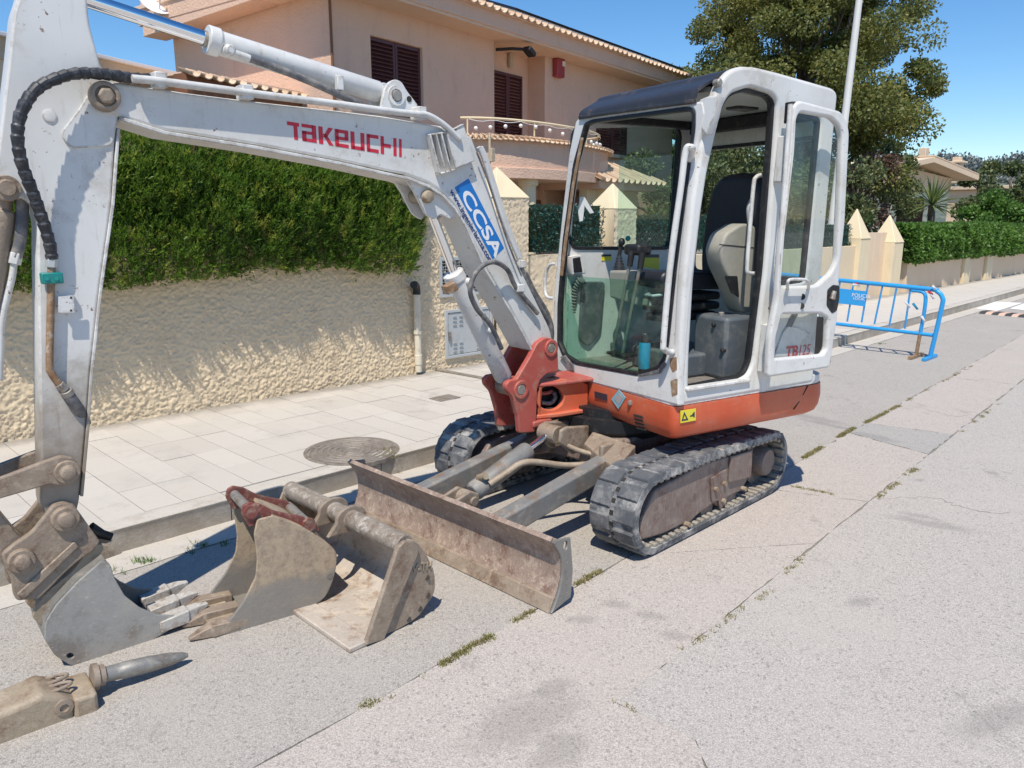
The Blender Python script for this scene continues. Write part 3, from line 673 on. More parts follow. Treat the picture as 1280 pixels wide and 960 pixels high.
def green_panel(u0, u1, v0, v1, label):
    t = thing('green_screen', label, 'screen', WL.pt((u0+u1)/2, v0, -.2), 'artificial hedge screens')
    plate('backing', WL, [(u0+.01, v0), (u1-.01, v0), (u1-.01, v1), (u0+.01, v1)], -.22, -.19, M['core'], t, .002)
    n = int((u1-u0)*(v1-v0)*2600); U = RNG.uniform(u0, u1, n); Vv = RNG.uniform(v0, v1, n); O = RNG.uniform(-.19, -.13, n)
    c = WL.O+U[:, None]*WL.u+Vv[:, None]*A3(0, 0, 1)+O[:, None]*WL.n
    d = RNG.normal(size=(n, 3)); d += WL.n*.5; d /= np.linalg.norm(d, axis=1)[:, None]
    s = np.cross(d, RNG.normal(size=(n, 3))); s /= np.linalg.norm(s, axis=1)[:, None]
    L_, w = .045, .007
    Vt = np.stack([c, c+d*L_*.5+s*w, c+d*L_, c+d*L_*.5-s*w], 1).reshape(-1, 3)
    npmesh('leaves', Vt, np.arange(4*n).reshape(n, 4), M['artif'], t)
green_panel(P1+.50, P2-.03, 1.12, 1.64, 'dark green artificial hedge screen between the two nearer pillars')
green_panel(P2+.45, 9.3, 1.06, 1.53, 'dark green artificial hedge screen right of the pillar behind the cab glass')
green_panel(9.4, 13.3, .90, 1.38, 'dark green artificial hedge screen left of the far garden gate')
P3 = pillar(0, 0, 0, None, u0=13.38, w=.42, label='cream pillar with pointed cap left of the far garden gate', vt=1.68, vc=1.12, m='cream', rough=False)
P4 = pillar(0, 0, 0, None, u0=14.92, w=.46, label='cream pillar with pointed cap between the far gate and the ivy hedge', vt=1.57, vc=1.02, m='cream', rough=False)
gt = thing('garden_gate', 'plain beige metal gate between the two far cream pillars', 'gate', WL.pt(14.4, -.13, -.2))
for k in range(4):
    a = 13.80+k*.31; plate('panel', WL, [(a, -.1), (a+.30, -.1), (a+.30, 1.22), (a, 1.22)], -.24, -.18, M['peach'], gt, .006)
fw = thing('far_wall', 'plain pale garden wall below the ivy hedge at the far right', 'wall', WL.pt(15.8, -.13))
plate('wall', WL, [(15.76, -.15), (34, -.15), (34, .70), (15.76, .70)], -.3, -.02, M['peach'], fw, .008)
for a in (19.0, 20.6, 24.6): plate('pilaster', WL, [(a, -.15), (a+.42, -.15), (a+.42, .72), (a, .72)], -.02, .05, M['cream'], fw, .008)

# ================================================================== FOLIAGE
def leafquads(c, d, L_, w, twist=None):
    n = len(c); s = np.cross(d, RNG.normal(size=(n, 3))); s /= np.linalg.norm(s, axis=1)[:, None]+1e-9
    L_ = np.broadcast_to(np.asarray(L_).reshape(-1, 1), (n, 1)); w = np.broadcast_to(np.asarray(w).reshape(-1, 1), (n, 1))
    nn = np.cross(d, s)
    V = np.stack([c, c+d*L_*.45+s*w+nn*w*.4, c+d*L_, c+d*L_*.45-s*w+nn*w*.4], 1).reshape(-1, 3)
    return V, np.arange(4*n).reshape(n, 4)
def unit(v): return v/(np.linalg.norm(v, axis=1)[:, None]+1e-9)
def hedge(name, label, pl, u0, u1, v0, v1, o, dens, Ls, ws, m, depth=.5, upward=.8, per=3, lump=.06, group=None, rag=.07, vert=False, outw=.55):
    t = thing(name, label, 'hedge', pl.pt((u0+u1)/2, v0, o-depth/2), group)
    pts, nr = [], []
    def face(n, fu):
        pts.append(fu(n)[0]); nr.append(fu(n)[1])
    n = int((u1-u0)*(v1-v0)*dens)
    U = RNG.uniform(u0, u1, n); Vv = v0+(v1-v0)*RNG.random(n)**1.0
    lo = v0+rag*(vnoise(U*5, U*0, 5)-.5)*2; Vv = np.maximum(Vv, lo)
    lum = (vnoise(U*6, Vv*4, 11)-.5)*lump*2+(vnoise(U*17, Vv*9, 12)-.5)*lump
    if vert: lum = (vnoise(U*13, Vv*3.2+U, 11)-.5)*lump*2.2+(vnoise(U*34, Vv*7, 12)-.5)*lump*1.3
    rr = .16                                                    # rounded shoulders
    edge = np.minimum(np.minimum(u1-U, U-u0), np.minimum(v1-Vv, (Vv-v0)*1.5)); ed = np.clip(1-edge/rr, 0, 1)
    O = o+lum-(.22*((Vv-v0)/(v1-v0)) if vert else 0)-ed**2*.13-RNG.random(n)**2*(.035 if vert else .07)
    pts.append(pl.O+U[:, None]*pl.u+Vv[:, None]*pl.v+O[:, None]*pl.n); nr.append(np.tile(pl.n, (n, 1)))
    n2 = int((u1-u0)*depth*dens*.5); U = RNG.uniform(u0, u1, n2); D = RNG.uniform(0, depth, n2)
    pts.append(pl.O+U[:, None]*pl.u+(v1-.02+.05*(vnoise(U*6, D*6, 4)-.5))[:, None]*pl.v+(o-D)[:, None]*pl.n); nr.append(np.tile(A3(0, 0, 1), (n2, 1)))
    for ue, sg in ((u1, 1), (u0, -1)):
        n3 = int((v1-v0)*depth*dens*.7); Vv = RNG.uniform(v0, v1, n3); D = RNG.uniform(0, depth, n3)
        pts.append(pl.O+(ue-sg*.03+.06*(vnoise(Vv*6, D*6, 6)-.5))[:, None]*pl.u+Vv[:, None]*pl.v+(o-D)[:, None]*pl.n); nr.append(np.tile(pl.u*sg, (n3, 1)))
    P_ = np.vstack(pts); N_ = np.vstack(nr); V, F, k = [], [], 0
    for q in range(per):
        n = len(P_); d = unit(N_*outw+A3(0, 0, upward)+RNG.normal(size=(n, 3))*.5)
        c = P_+RNG.normal(size=(n, 3))*.008
        v, f = leafquads(c, d, RNG.uniform(*Ls, n), RNG.uniform(*ws, n)); V.append(v); F.append(f+k); k += len(v)
    npmesh('foliage', np.vstack(V), np.vstack(F), m, t)
    i = .10
    plate('shade_core', pl, [(u0+i, v0+i), (u1-i, v0+i), (u1-i, v1-i), (u0+i, v1-i)], o-depth+i, o-.12, M['core'], t, .03)  # dark solid core; shade between the leaves put into its colour
    return t
def cypress(name, label, pl, u0, u1, v0, v1, o, depth, dens):
    """clipped conifer hedge: short plumes of scale leaves on a bulging, rounded body"""
    t = thing(name, label, 'hedge', pl.pt((u0+u1)/2, v0, o-depth/2)); r = np.random.default_rng(21)
    P_, N_, S_ = [], [], []
    for lay, (dn, dp, sc) in enumerate(((dens, 0, 1.0), (dens*.6, .055, 1.15), (dens*.35, .11, 1.2))):
        n = int((u1-u0)*(v1-v0)*dn); U = r.uniform(u0, u1, n); Vv = r.uniform(v0, v1, n)
        t_ = (Vv-v0)/(v1-v0)
        under = np.clip(1-t_/.22, 0, 1); top = np.clip((t_-.55)/.45, 0, 1); eR = np.clip(1-(u1-U)/.35, 0, 1)
        lum = (vnoise(U*3.1, Vv*2.6, 11)-.5)*.08+(vnoise(U*11+3, Vv*3.4, 12)-.5)*.095+(vnoise(U*24, Vv*9, 13)-.5)*.06
        O = o+lum-under**2*.06-top**2*.20-eR**2.2*.45-dp+r.normal(size=n)*.012
        V2 = Vv+.05*(vnoise(U*6, U*0, 5)-.5)*under+.07*(vnoise(U*2, U*0+4, 7)-.5)*under
        P_.append(pl.O+U[:, None]*pl.u+V2[:, None]*pl.v+O[:, None]*pl.n)
        N_.append(unit(pl.n*1.0+A3(0, 0, 1)*(top*.9-under*.8)[:, None]+pl.u*(eR*1.2)[:, None])); S_.append(np.full(n, sc))
    n = int((u1-u0)*depth*dens*.6); U = r.uniform(u0, u1-.15, n); D = r.uniform(.15, depth, n)
    P_.append(pl.O+U[:, None]*pl.u+(v1-.03+.08*(vnoise(U*5, D*5, 4)-.5))[:, None]*pl.v+(o-D)[:, None]*pl.n); N_.append(np.tile(A3(0, 0, 1), (n, 1))); S_.append(np.ones(n))
    for sg, ue in ((1, u1-.05), (-1, u0)):
        n = int(depth*(v1-v0)*dens); D = r.uniform(.1, depth, n); Vv = r.uniform(v0+.05, v1, n)
        P_.append(pl.O+(ue+.10*(vnoise(Vv*5, D*5, 6)-.5)-sg*.12*(np.abs(Vv-(v0+v1)/2)/(v1-v0)*2)**2)[:, None]*pl.u+Vv[:, None]*pl.v+(o-D)[:, None]*pl.n); N_.append(np.tile(pl.u*sg, (n, 1))); S_.append(np.ones(n))
    P_ = np.vstack(P_); N_ = np.vstack(N_); S_ = np.concatenate(S_); n = len(P_)
    ax = unit(N_*.62+A3(0, 0, .80)+r.normal(size=(n, 3))*.34); L_ = r.uniform(.05, .115, n)*S_
    V, F, k = [], [], 0
    for q in range(11):
        tq = (q+.5)/11; rad = unit(np.cross(ax, r.normal(size=(n, 3)))); d = unit(ax*(.55+.6*tq)+rad*(.85-.45*tq))
        c = P_+ax*(L_*tq)[:, None]; v, f = leafquads(c, d, L_*r.uniform(.28, .46, n), r.uniform(.0035, .0065, n)*(1.15-.4*tq)); V.append(v); F.append(f+k); k += len(v)
    npmesh('foliage', np.vstack(V), np.vstack(F), M['hedge'], t)
    plate('shade_core', pl, rnd([(u0+.1, v0+.12), (u1-.38, v0+.12), (u1-.30, v0+.5), (u1-.35, v1-.2), (u0+.1, v1-.2)], .1, 4), o-depth+.1, o-.30, M['core'], t, .05)  # dark body behind the plumes, painted as the shade inside the hedge
    return t
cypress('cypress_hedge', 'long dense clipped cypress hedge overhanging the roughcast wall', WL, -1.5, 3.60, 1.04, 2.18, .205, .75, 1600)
hedge('ivy_hedge', 'low broadleaf hedge on the far wall right of the beige gate', WL, 15.65, 21.5, .62, 1.32, .16, 1500, (.07, .12), (.025, .045), M['hedge2'], .7, .1, 2, .08, 'hedges on the far wall')
hedge('ivy_hedge', 'far end of the street hedge beyond the tall rounded bush', WL, 21.6, 33, .60, 1.25, .16, 700, (.09, .15), (.03, .05), M['hedge2'], .7, .1, 2, .08, 'hedges on the far wall')
def clumps(cen, rad, n, shape, seed):
    """points and outward directions of leaf clumps spread through a crown"""
    r = np.random.default_rng(seed); out = []
    while len(out) < n:
        p = r.uniform(-1, 1, 3); l = np.linalg.norm(p)
        if l > 1 or l < .35: continue
        if shape and not shape(p): continue
        out.append(A3(*cen)+p*A3(*rad))
    return np.array(out)
def tree(name, label, foot, cen, rad, ncl, rcl, nleaf, Ls, ws, m, cat='tree', group=None, seed=1, shape=None, limbs=14, tr=.16, droop=0, bark='bark'):
    t = thing(name, label, cat, foot, group)
    C = clumps(cen, rad, ncl, shape, seed); r = np.random.default_rng(seed+50); P_, D_ = [], []
    for c in C:
        k = int(nleaf*r.uniform(.5, 1.4)); q = r.normal(size=(k, 3)); q /= np.linalg.norm(q, axis=1)[:, None]
        rr = rcl*r.uniform(.55, 1.25)*r.random(k)[:, None]**.45; p = c+q*rr*A3(1, 1, .72)
        P_.append(p); D_.append(unit(q*.7+r.normal(size=(k, 3))*.8+A3(0, 0, -droop)))
    P_ = np.vstack(P_); D_ = np.vstack(D_); n = len(P_)
    V, F = leafquads(P_, D_, RNG.uniform(*Ls, n), RNG.uniform(*ws, n)); npmesh('crown', V, F, m, t)
    f = A3(*foot); top = A3(*cen)+A3(0, 0, rad[2]*.35)
    mid = [f+(top-f)*s+A3(r.normal()*.12, r.normal()*.12, 0)*(s > 0) for s in (0, .25, .5, .75, 1)]
    MB().tube(cr(mid, 4), np.linspace(tr, tr*.25, 17), 10).build('trunk', M[bark], t)
    mb = MB()
    for c in C[r.permutation(len(C))[:limbs]]:
        s = mid[1]+(mid[3]-mid[1])*r.random(); h = (s+c)/2+A3(0, 0, .15)
        mb.tube(cr([s, h, c], 4), np.linspace(tr*.42, tr*.08, 9), 6)
    mb.build('limbs', M[bark], t)
    return t
def pd(px, py, depth): return EYE+ray(px, py)*depth
c = pd(997, 126, 20); tree('evergreen_oak', 'large loose evergreen tree with olive leaves behind the cab and lamp post', (c[0], c[1], 0), c, (3.2, 3.0, 4.4), 225, .58, 780, (.06, .115), (.020, .036), M['oak'], 'tree', 'garden trees', 3, None, 44, .22, .25)
c = pd(845, 190, 25); tree('evergreen_oak', 'thin dark branched tree seen through the cab windows', (c[0], c[1], 0), c, (3.6, 3, 3.0), 52, .62, 420, (.10, .18), (.03, .05), M['oak'], 'tree', 'garden trees', 8, None, 40, .2, .2)
c = pd(960, 262, 17); tree('garden_shrub', 'green shrub behind the green screen seen through the cab door', (c[0], c[1], 0), c, (2.6, 1.2, 1.3), 36, .42, 420, (.07, .12), (.02, .035), M['bush'], 'shrub', 'garden shrubs', 5, None, 20, .09)
c = pd(820, 255, 19); tree('garden_shrub', 'bluish green shrub left of the seat back seen through the cab', (c[0], c[1], 0), c, (1.5, 1.0, 1.2), 22, .42, 420, (.07, .12), (.02, .035), M['bush'], 'shrub', 'garden shrubs', 6, None, 12, .08)
c = pd(1072, 232, 18.5); tree('dry_tree', 'small tree with reddish brown dry leaves right of the cab door', (c[0], c[1], 0), c, (.75, .8, 1.1), 18, .36, 330, (.06, .11), (.02, .035), M['dead'], 'tree', 'garden trees', 9, None, 16, .08)
c = pd(1108, 228, 22); tree('garden_shrub', 'olive shrub between the dry tree and the spiky yucca', (c[0], c[1], 0), c, (.9, .9, 1.2), 20, .40, 330, (.08, .13), (.025, .04), M['bush'], 'shrub', 'garden shrubs', 12, None, 12, .08)
c = pd(1262, 243, 34); tree('street_tree', 'grey green tree at the right edge below the hill', (c[0], c[1], 0), c, (1.9, 2, 2.0), 46, .55, 420, (.10, .17), (.05, .08), M['bush'], 'tree', 'garden trees', 14, None, 14, .14)
c = pd(1232, 288, 25); tree('rounded_bush', 'tall rounded bright green bush rising above the ivy hedge', (c[0], c[1], 0), c, (1.05, .9, 1.2), 34, .36, 420, (.09, .13), (.03, .05), M['hedge2'], 'bush', None, 15, None, 8, .08)
def yucca(px, py, depth, r, label, seed):
    c = pd(px, py, depth); t = thing('yucca', label, 'yucca', (c[0], c[1], 0), 'spiky yuccas'); rg = np.random.default_rng(seed)
    MB().tube([(c[0], c[1], 0), (c[0]+.05, c[1], c[2]*.5), c], [.12, .10, .08], 10).build('trunk', M['bark'], t)
    for k in range(110):
        a = rg.uniform(0, 6.28); e = rg.uniform(-.45, 1.45); d = A3(math.cos(a)*math.cos(e), math.sin(a)*math.cos(e), math.sin(e))
        L_ = r*rg.uniform(.75, 1.1); s = np.cross(d, Z1); s /= np.linalg.norm(s)+1e-9; w = .024*r
        p1 = c+d*L_*.5; p2 = c+d*L_+A3(0, 0, -.12*L_*math.cos(e))
        MB().add([c-s*w*.6, c+s*w*.6, p1+s*w, p1-s*w, p2, p1-A3(0, 0, w*.5)], [(0, 1, 2, 5), (0, 5, 3), (5, 2, 4), (3, 5, 4)]).build('leaf', M['palm'], t)
yucca(1165, 256, 19, .85, 'spiky yucca with pale green blades in front of the far house', 1)
yucca(1108, 222, 21, .75, 'smaller spiky yucca half hidden by the olive shrub', 2)
# hill
xs = np.linspace(-60, 420, 97); V, F = [], []
for i, x in enumerate(xs):
    hgt = 11+7*math.sin(x*.011+.4)+3*math.sin(x*.047)+1.6*math.sin(x*.19)+random.uniform(-.6, .6)
    hgt *= min(1, max(.02, (x-20)/110))
    V += [(x, 205, -1), (x*1.02, 235, hgt*.55), (x*1.05, 275, hgt+1.5), (x*1.1, 340, -1)]
for i in range(len(xs)-1):
    for j in range(3): a = i*4+j; F.append((a, a+4, a+5, a+1))
M['hill'] = mat('hazy_scrub', lambda n, b: {'Base Color': n.mix(n.thr(n.noise(.35, 8, .7), .4, .62), (.10, .135, .115), (.20, .215, .175)), 'Roughness': 1.0, 'Normal': n.bump(n.noise(.6, 6), 1, 2.0)})  # dim grey-green with the distance haze mixed into the colour
struct(npmesh('hill', np.array(V), np.array(F), M['hill'], None, None, True))
n = 5200; X = RNG.uniform(30, 400, n); k = RNG.uniform(.1, 1, n)
hg = (11+7*np.sin(X*.011+.4)+3*np.sin(X*.047)+1.6*np.sin(X*.19))*np.clip((X-20)/110, .02, 1)
Cc = np.stack([X*1.04, 235+40*k, hg*(.55+.45*k)+1.5*k], 1)
Vs, Fs, b = [], [], 0
for q in range(22):
    d = unit(RNG.normal(size=(n, 3))+A3(0, 0, .6)); v, f = leafquads(Cc+RNG.normal(size=(n, 3))*1.0, d, RNG.uniform(.7, 1.4, n), RNG.uniform(.3, .6, n)); Vs.append(v); Fs.append(f+b); b += len(v)
M['hazy_pines'] = leaf('hazy_pine_leaf', (.15, .18, .175), (.20, .225, .21), (.23, .25, .235), .1, .2, .5)  # leaf colours paled and greyed; distance haze put into them
tag(npmesh('hill_woods', np.vstack(Vs), np.vstack(Fs), M['hazy_pines']), None, None, None, 'stuff')

# ================================================================== HOUSE BEHIND THE HEDGE
def solve_off(pl, px, py, u):                         # depth of a niche whose back corner lies at u
    lo, hi = -4.0, 2.0
    for _ in range(50):
        m_ = (lo+hi)/2
        if pl.xy(px, py, m_)[0] > u: lo = m_
        else: hi = m_
    return (lo+hi)/2
hb = HS.pt(2, 0, -3)
ho = thing('villa', 'two storey salmon rendered villa with maroon shutters and a curved balcony', 'house', hb)
cu_ = HS.xy(414, 80)[0]; ue = HS.xy(618, 100)[0]; ur = HS.xy(681, 120)[0]; ud = -1.0
_try = solve_off(HS, 660, 110, ur); ud = min(-.35, max(-1.4, _try))
def rect(a, b, c, d): return [(a, b), (c, b), (c, d), (a, d)]
wz0, wz1 = HS.xy(528, 131)[1], HS.xy(528, 60)[1]; wu0, wu1 = HS.xy(463, 43)[0], HS.xy(528, 60)[0]
plate('wall', HS, [rect(cu_, 0, ue, 5.0), rect(wu0, wz0-.25, wu1, wz1)], -.3, 0, M['salmon'], ho, .01)
plate('wall', HS, [rect(ue-.29, 0, ur+.29, 5.0)], ud-.2, ud, M['salmon'], ho, .01)
NR = Plane(HS.pt(ur, 0, 0), -HS.n, -HS.u)
plate('wall', NR, [rect(-.004, 0, -ud, 5.0)], -.2, 0, M['salmon'], ho, .01)
gw0, gw1 = HS.xy(744, 200)[0], HS.xy(781, 200)[0]
plate('wall', HS, [rect(ur+.012, 0, 10.2, 5.0)], -.3, 0.003, M['salmon'], ho, .01)
SD = Plane(HS.pt(cu_, 0, 0), -HS.n, -HS.u)
plate('wall', SD, [rect(-.006, 0, 4.25, 5.0)], -.25, .006, M['salmon'], ho, .012)
def shutter(pl, a, b, c, d, o, label=None):
    f = plate('shutter', pl, [rect(a, b, c, d), rect(a+.05, b+.06, c-.05, d-.06)], o, o+.04, M['shutter'], ho, .004, label=label)
    mb = MB(); k = max(4, int((d-b-.12)/.062))
    for i in range(k):
        z_ = b+.06+(i+.5)*(d-b-.12)/k
        mb.box(pl.pt((a+c)/2, z_, o+.02), pl.u, A3(0, 0, 1)-pl.n*.9, pl.n+A3(0, 0, .9), c-a-.1, .055, .010)
    mb.build('slats', M['shutter'], f)
    plate('backing', pl, [rect(a+.04, b+.05, c-.04, d-.05)], o-.02, o-.01, M['darkin'], f, .002)
wm = (wu0+wu1)/2
shutter(HS, wu0, wz0-.25, wm-.004, wz1, -.10); shutter(HS, wm+.004, wz0-.25, wu1, wz1, -.10)
da, db = HS.xy(618, 100, ud)[0]-.02, HS.xy(651, 100, ud)[0]; dz = HS.xy(634, 92, ud)[1]; dm = (da+db)/2
shutter(HS, da-.25, 2.5, dm-.05, dz, ud+.005); shutter(HS, dm-.04, 2.5, db, dz, ud+.005)
gz1, gz0 = HS.xy(760, 147)[1], HS.xy(760, 192)[1]
shutter(HS, gw0, gz0, (gw0+gw1)/2-.01, gz1, .006); shutter(HS, (gw0+gw1)/2+.01, gz0, gw1, gz1, .006)
plate('sill', HS, [rect(gw0-.1, gz0-.09, gw1+.1, gz0-.01)], .004, .12, M['peach'], ho, .01)
# roof slab, soffit, fascia, tile edge, solar panel
fz = HS.xy(620, 38, .55)[1]
def slab(name, m, u0, u1, o0, o1, z0, z1, bevel=.01): return MB().box(HS.pt((u0+u1)/2, (z0+z1)/2, (o0+o1)/2), HS.u, HS.n, Z1, u1-u0, o1-o0, z1-z0).build(name, m, ho, bevel)
slab('soffit', M['soffit'], cu_-.42, 10.0, -4.5, .53, fz, fz+.06)
slab('fascia', M['salmon'], cu_-.47, 10.05, -4.55, .56, fz+.045, fz+.32)
slab('cornice', M['soffit'], cu_-.50, 10.08, -4.6, .62, fz+.30, fz+.37)
def tile_mesh(r0, r1, L_, th=.016, n=9):
    """one barrel tile along x, hollow below"""
    def arc(r, x): return [A3(x, -r*math.cos(math.pi*k/(n-1)), r*math.sin(math.pi*k/(n-1))*.8) for k in range(n)]
    return MB().loft([arc(r0, 0)+arc(r0-th, 0)[::-1], arc(r1, L_)+arc(r1-th, L_)[::-1]]).mesh('roof_tile', 50)
TM = tile_mesh(.115, .095, .42); TM.materials.append(M['rooftile'])
TS = tile_mesh(.085, .07, .30); TS.materials.append(M['rooftile'])
from mathutils import Matrix
def put(me, name, O, x, y, z, parent, sc=1):
    o = bpy.data.objects.new(name, me); COL.objects.link(o)
    Mx = Matrix(((x[0], y[0], z[0], 0), (x[1], y[1], z[1], 0), (x[2], y[2], z[2], 0), (0, 0, 0, 1)))
    o.matrix_world = Matrix.Translation(Vector(A3(*O)-base(parent))) @ Mx @ Matrix.Diagonal((sc, sc, sc, 1)); o.parent = parent; BASE[o.name] = base(parent)
    return o
def dirs(x, y):
    x = A3(*x)/np.linalg.norm(x); y = A3(*y); y = y-x*(x@y); y /= np.linalg.norm(y); return x, y, np.cross(x, y)
sl = .28                                               # roof pitch
k = 0
while cu_-.4+k*.215 < 9.9:
    u = cu_-.4+k*.215
    x, y, z_ = dirs(-HS.n+A3(0, 0, sl), HS.u)
    for r in range(2):
        put(TM, 'roof_tile', HS.pt(u, fz+.375+random.uniform(-.008, .008)+r*.34*sl, .70-r*.34), x, y, z_, ho)
    k += 1
MB().add([HS.pt(cu_-.45, fz+.37, .6), HS.pt(10.1, fz+.37, .6), HS.pt(10.1, fz+2.2, -6), HS.pt(cu_-.45, fz+2.2, -6)], [(0, 1, 2, 3)]).build('roof', M['rooftile'], ho)
spo = thing('solar_panel', 'black solar panel row on the villa roof edge', 'solar panel', HS.pt(4, fz+.8, -.3))
for k in range(4):
    a = HS.xy(655, 5, .1)[0]-.3+k*1.95
    c = HS.pt(a+.95, fz+.86, -.45); x, y, z_ = dirs(HS.u, -HS.n+A3(0, 0, .36))
    MB().box(c, x, y, z_, 1.9, 1.2, .05).build('panel', M['panel'], spo, .006)
# left eave block, satellite dish, conduit, spotlight, alarm box
plate('eave_block', SD, [SD.xy(317, 0, .45), SD.xy(180, 46, .45), (SD.xy(180, 46, .45)[0], SD.xy(180, 46, .45)[1]+.75), (SD.xy(317, 0, .45)[0]-1.2, SD.xy(317, 0, .45)[1]+.75)], .02, .46, M['salmon'], ho, .01)
MB().cyl(SD.pt(.0, 0, .0)-SD.u*.03+HS.n*.0, SD.pt(0, 5, 0)-SD.u*.03, .022).build('conduit', M['brown'], ho)
sd = SD.at(197, 2, .5); dsh = thing('satellite_dish', 'white satellite dish on the upper left corner of the villa', 'satellite dish', sd)
dn = (HS.n*.8-HS.u*.3+A3(0, 0, .45)); dn /= np.linalg.norm(dn)
MB()._lathe(sd, dn, [(0, .02), (.02, .12), (.06, .24), (.11, .33), (.105, .33), (.05, .24), (.01, .12), (-.01, .02)], 28).build('bowl', M['decalwhite'], dsh)
MB().tube([sd, sd-dn*.15, sd-dn*.15+A3(0, 0, -.4)], .02, 8).build('mast', M['galv'], dsh)
MB().tube([sd+A3(0, 0, -.3), sd+dn*.3+A3(0, 0, -.1)], .012, 6).cyl(sd+dn*.27+A3(0, 0, -.12), sd+dn*.33+A3(0, 0, -.07), .03).build('receiver_arm', M['galv'], dsh)
lp = HS.at(620, 62, .0); sp = thing('spotlight', 'black spotlight on a short arm beside the balcony door', 'spotlight', lp)
MB().tube([lp, lp+HS.u*.12+HS.n*.3, lp+HS.u*.30+HS.n*.45], .03, 8).build('arm', M['black'], sp)
MB().box(lp+HS.u*.38+HS.n*.52-A3(0, 0, .04), HS.u+A3(0, 0, -.5), HS.n, HS.u*.5+Z1, .20, .17, .08).build('head', M['black'], sp, .01)
rb = HS.xy(695, 85, .0); al = thing('alarm_box', 'red burglar alarm box high on the villa wall', 'alarm box', HS.pt(*rb))
MB().box(HS.pt(rb[0], rb[1], .07), HS.u, HS.n, Z1, .30, .14, .40).build('body', M['redbox'], al, .03)
MB().box(HS.pt(rb[0]+.08, rb[1]+.08, .145), HS.u, HS.n, Z1, .10, .02, .10).build('lamp', M['decalwhite'], al, .006)
wl_ = HS.at(636, 75, ud); MB().box(wl_+HS.n*.05, HS.u, HS.n, Z1, .12, .08, .32).build('wall_lamp', M['stone'], ho, .02)
# balcony
bc, bw, bo = 2.85, 2.55, 1.45
def arc(u, o=0):
    t = max(0, 1-((u-bc)/bw)**2); return (bo+o)*t**.42
def arcp(n=48, e=0, z_=0):
    out = []
    for k in range(n+1):
        a = math.pi*k/n; out.append(HS.pt(bc-(bw+e)*math.cos(a), z_, (bo+e)*math.sin(a)**.72))
    return out
def arcband(name, m, z0, z1, e0, e1, n=48):
    A, B_ = arcp(n, e0), arcp(n, e1)
    rings = [[a+A3(0, 0, z0), b+A3(0, 0, z0), b+A3(0, 0, z1), a+A3(0, 0, z1)] for a, b in zip(A, B_)]
    return MB().loft(rings).build(name, m, ho, .008)
zb0 = HS.xy(650, 222, bo)[1]; zb1 = HS.xy(650, 168, bo)[1]
arcband('parapet', M['salmon'], zb0+.18, zb1-.02, -.18, 0)
arcband('balcony_band', M['salmon'], zb0, zb0+.19, -.5, .05)
fl = arcp(48, -.1); MB().prism([p+A3(0, 0, zb0+.02) for p in fl], (0, 0, .16)).build('balcony_floor', M['soffit'], ho)
Ac = arcp(30, .06)
for a, b in zip(Ac[:-1], Ac[1:]):
    for q in range(2):
        p = a+(b-a)*(q+.5)/2; t = b-a; nn = np.cross(t, Z1)*-1; nn /= np.linalg.norm(nn)
        if nn@HS.n < -.2: nn = -nn
        x, y, z_ = dirs(-nn+A3(0, 0, .22), t); put(TS, 'coping_tile', p+A3(0, 0, zb1-.02+random.uniform(-.006, .006))+nn*.06, x, y, z_, ho)
zr = HS.xy(650, 149, bo-.25)[1]
Ar = arcp(36, -.2)
MB().tube([p+A3(0, 0, zr) for p in Ar[3:]], .022, 8).build('railing', M['cream'], ho)
for k in range(4, 36, 9): MB().cyl(Ar[k]+A3(0, 0, zb1-.02), Ar[k]+A3(0, 0, zr), .015, n=8).build('rail_post', M['cream'], ho)
lb_ = thing('globe_light_string', 'string of small white globe lights along the balcony railing', 'string lights', Ar[12]+A3(0, 0, zr))
for k in range(5, 34, 2):
    p = Ar[k]+A3(0, 0, zr-.06-.13*abs(math.sin(k*1.7)))+HS.n*.03
    MB()._lathe(p-A3(0, 0, .05), A3(0, 0, 1), [(.036-.036*math.cos(math.pi*q/8), .036*math.sin(math.pi*q/8)) for q in range(9)], 12).build('globe', M['decalwhite'], lb_)
MB().tube([p+A3(0, 0, zr-.02-.04*abs(math.sin(i*.9)))+HS.n*.03 for i, p in enumerate(Ar[4:34])], .005, 5).build('wire', M['decalwhite'], lb_)
sgp = HS.at(612, 180, bo*.83); MB().cyl(sgp-A3(0, 0, .32), sgp+A3(0, 0, .18), .022, n=8).box(sgp+HS.n*.05-A3(0, 0, .18), HS.u, HS.n, Z1, .09, .07, .22).build('water_spout', M['stone'], ho, .004)
# ground floor behind: columns, door, porch
plate('porch_wall', HS, [rect(-1.8, 0, 6.2, zb0+.05)], ud-.25, ud+.3, M['salmon'], ho, .01)
for px, o in ((655, 1.1), (742, 1.0)):
    u = HS.xy(px+5, 240, o)[0]; MB()._lathe(HS.pt(u, 0, o), A3(0, 0, 1), [(0, .16), (zb0-.12, .15), (zb0-.10, .19), (zb0+.01, .19)], 24).build('column', M['cream'], ho)
u = HS.xy(690, 240, .3)[0]; plate('door', HS, [rect(u, 0, u+1.3, 2.0)], ud+.31, ud+.36, M['brown'], ho, .01)
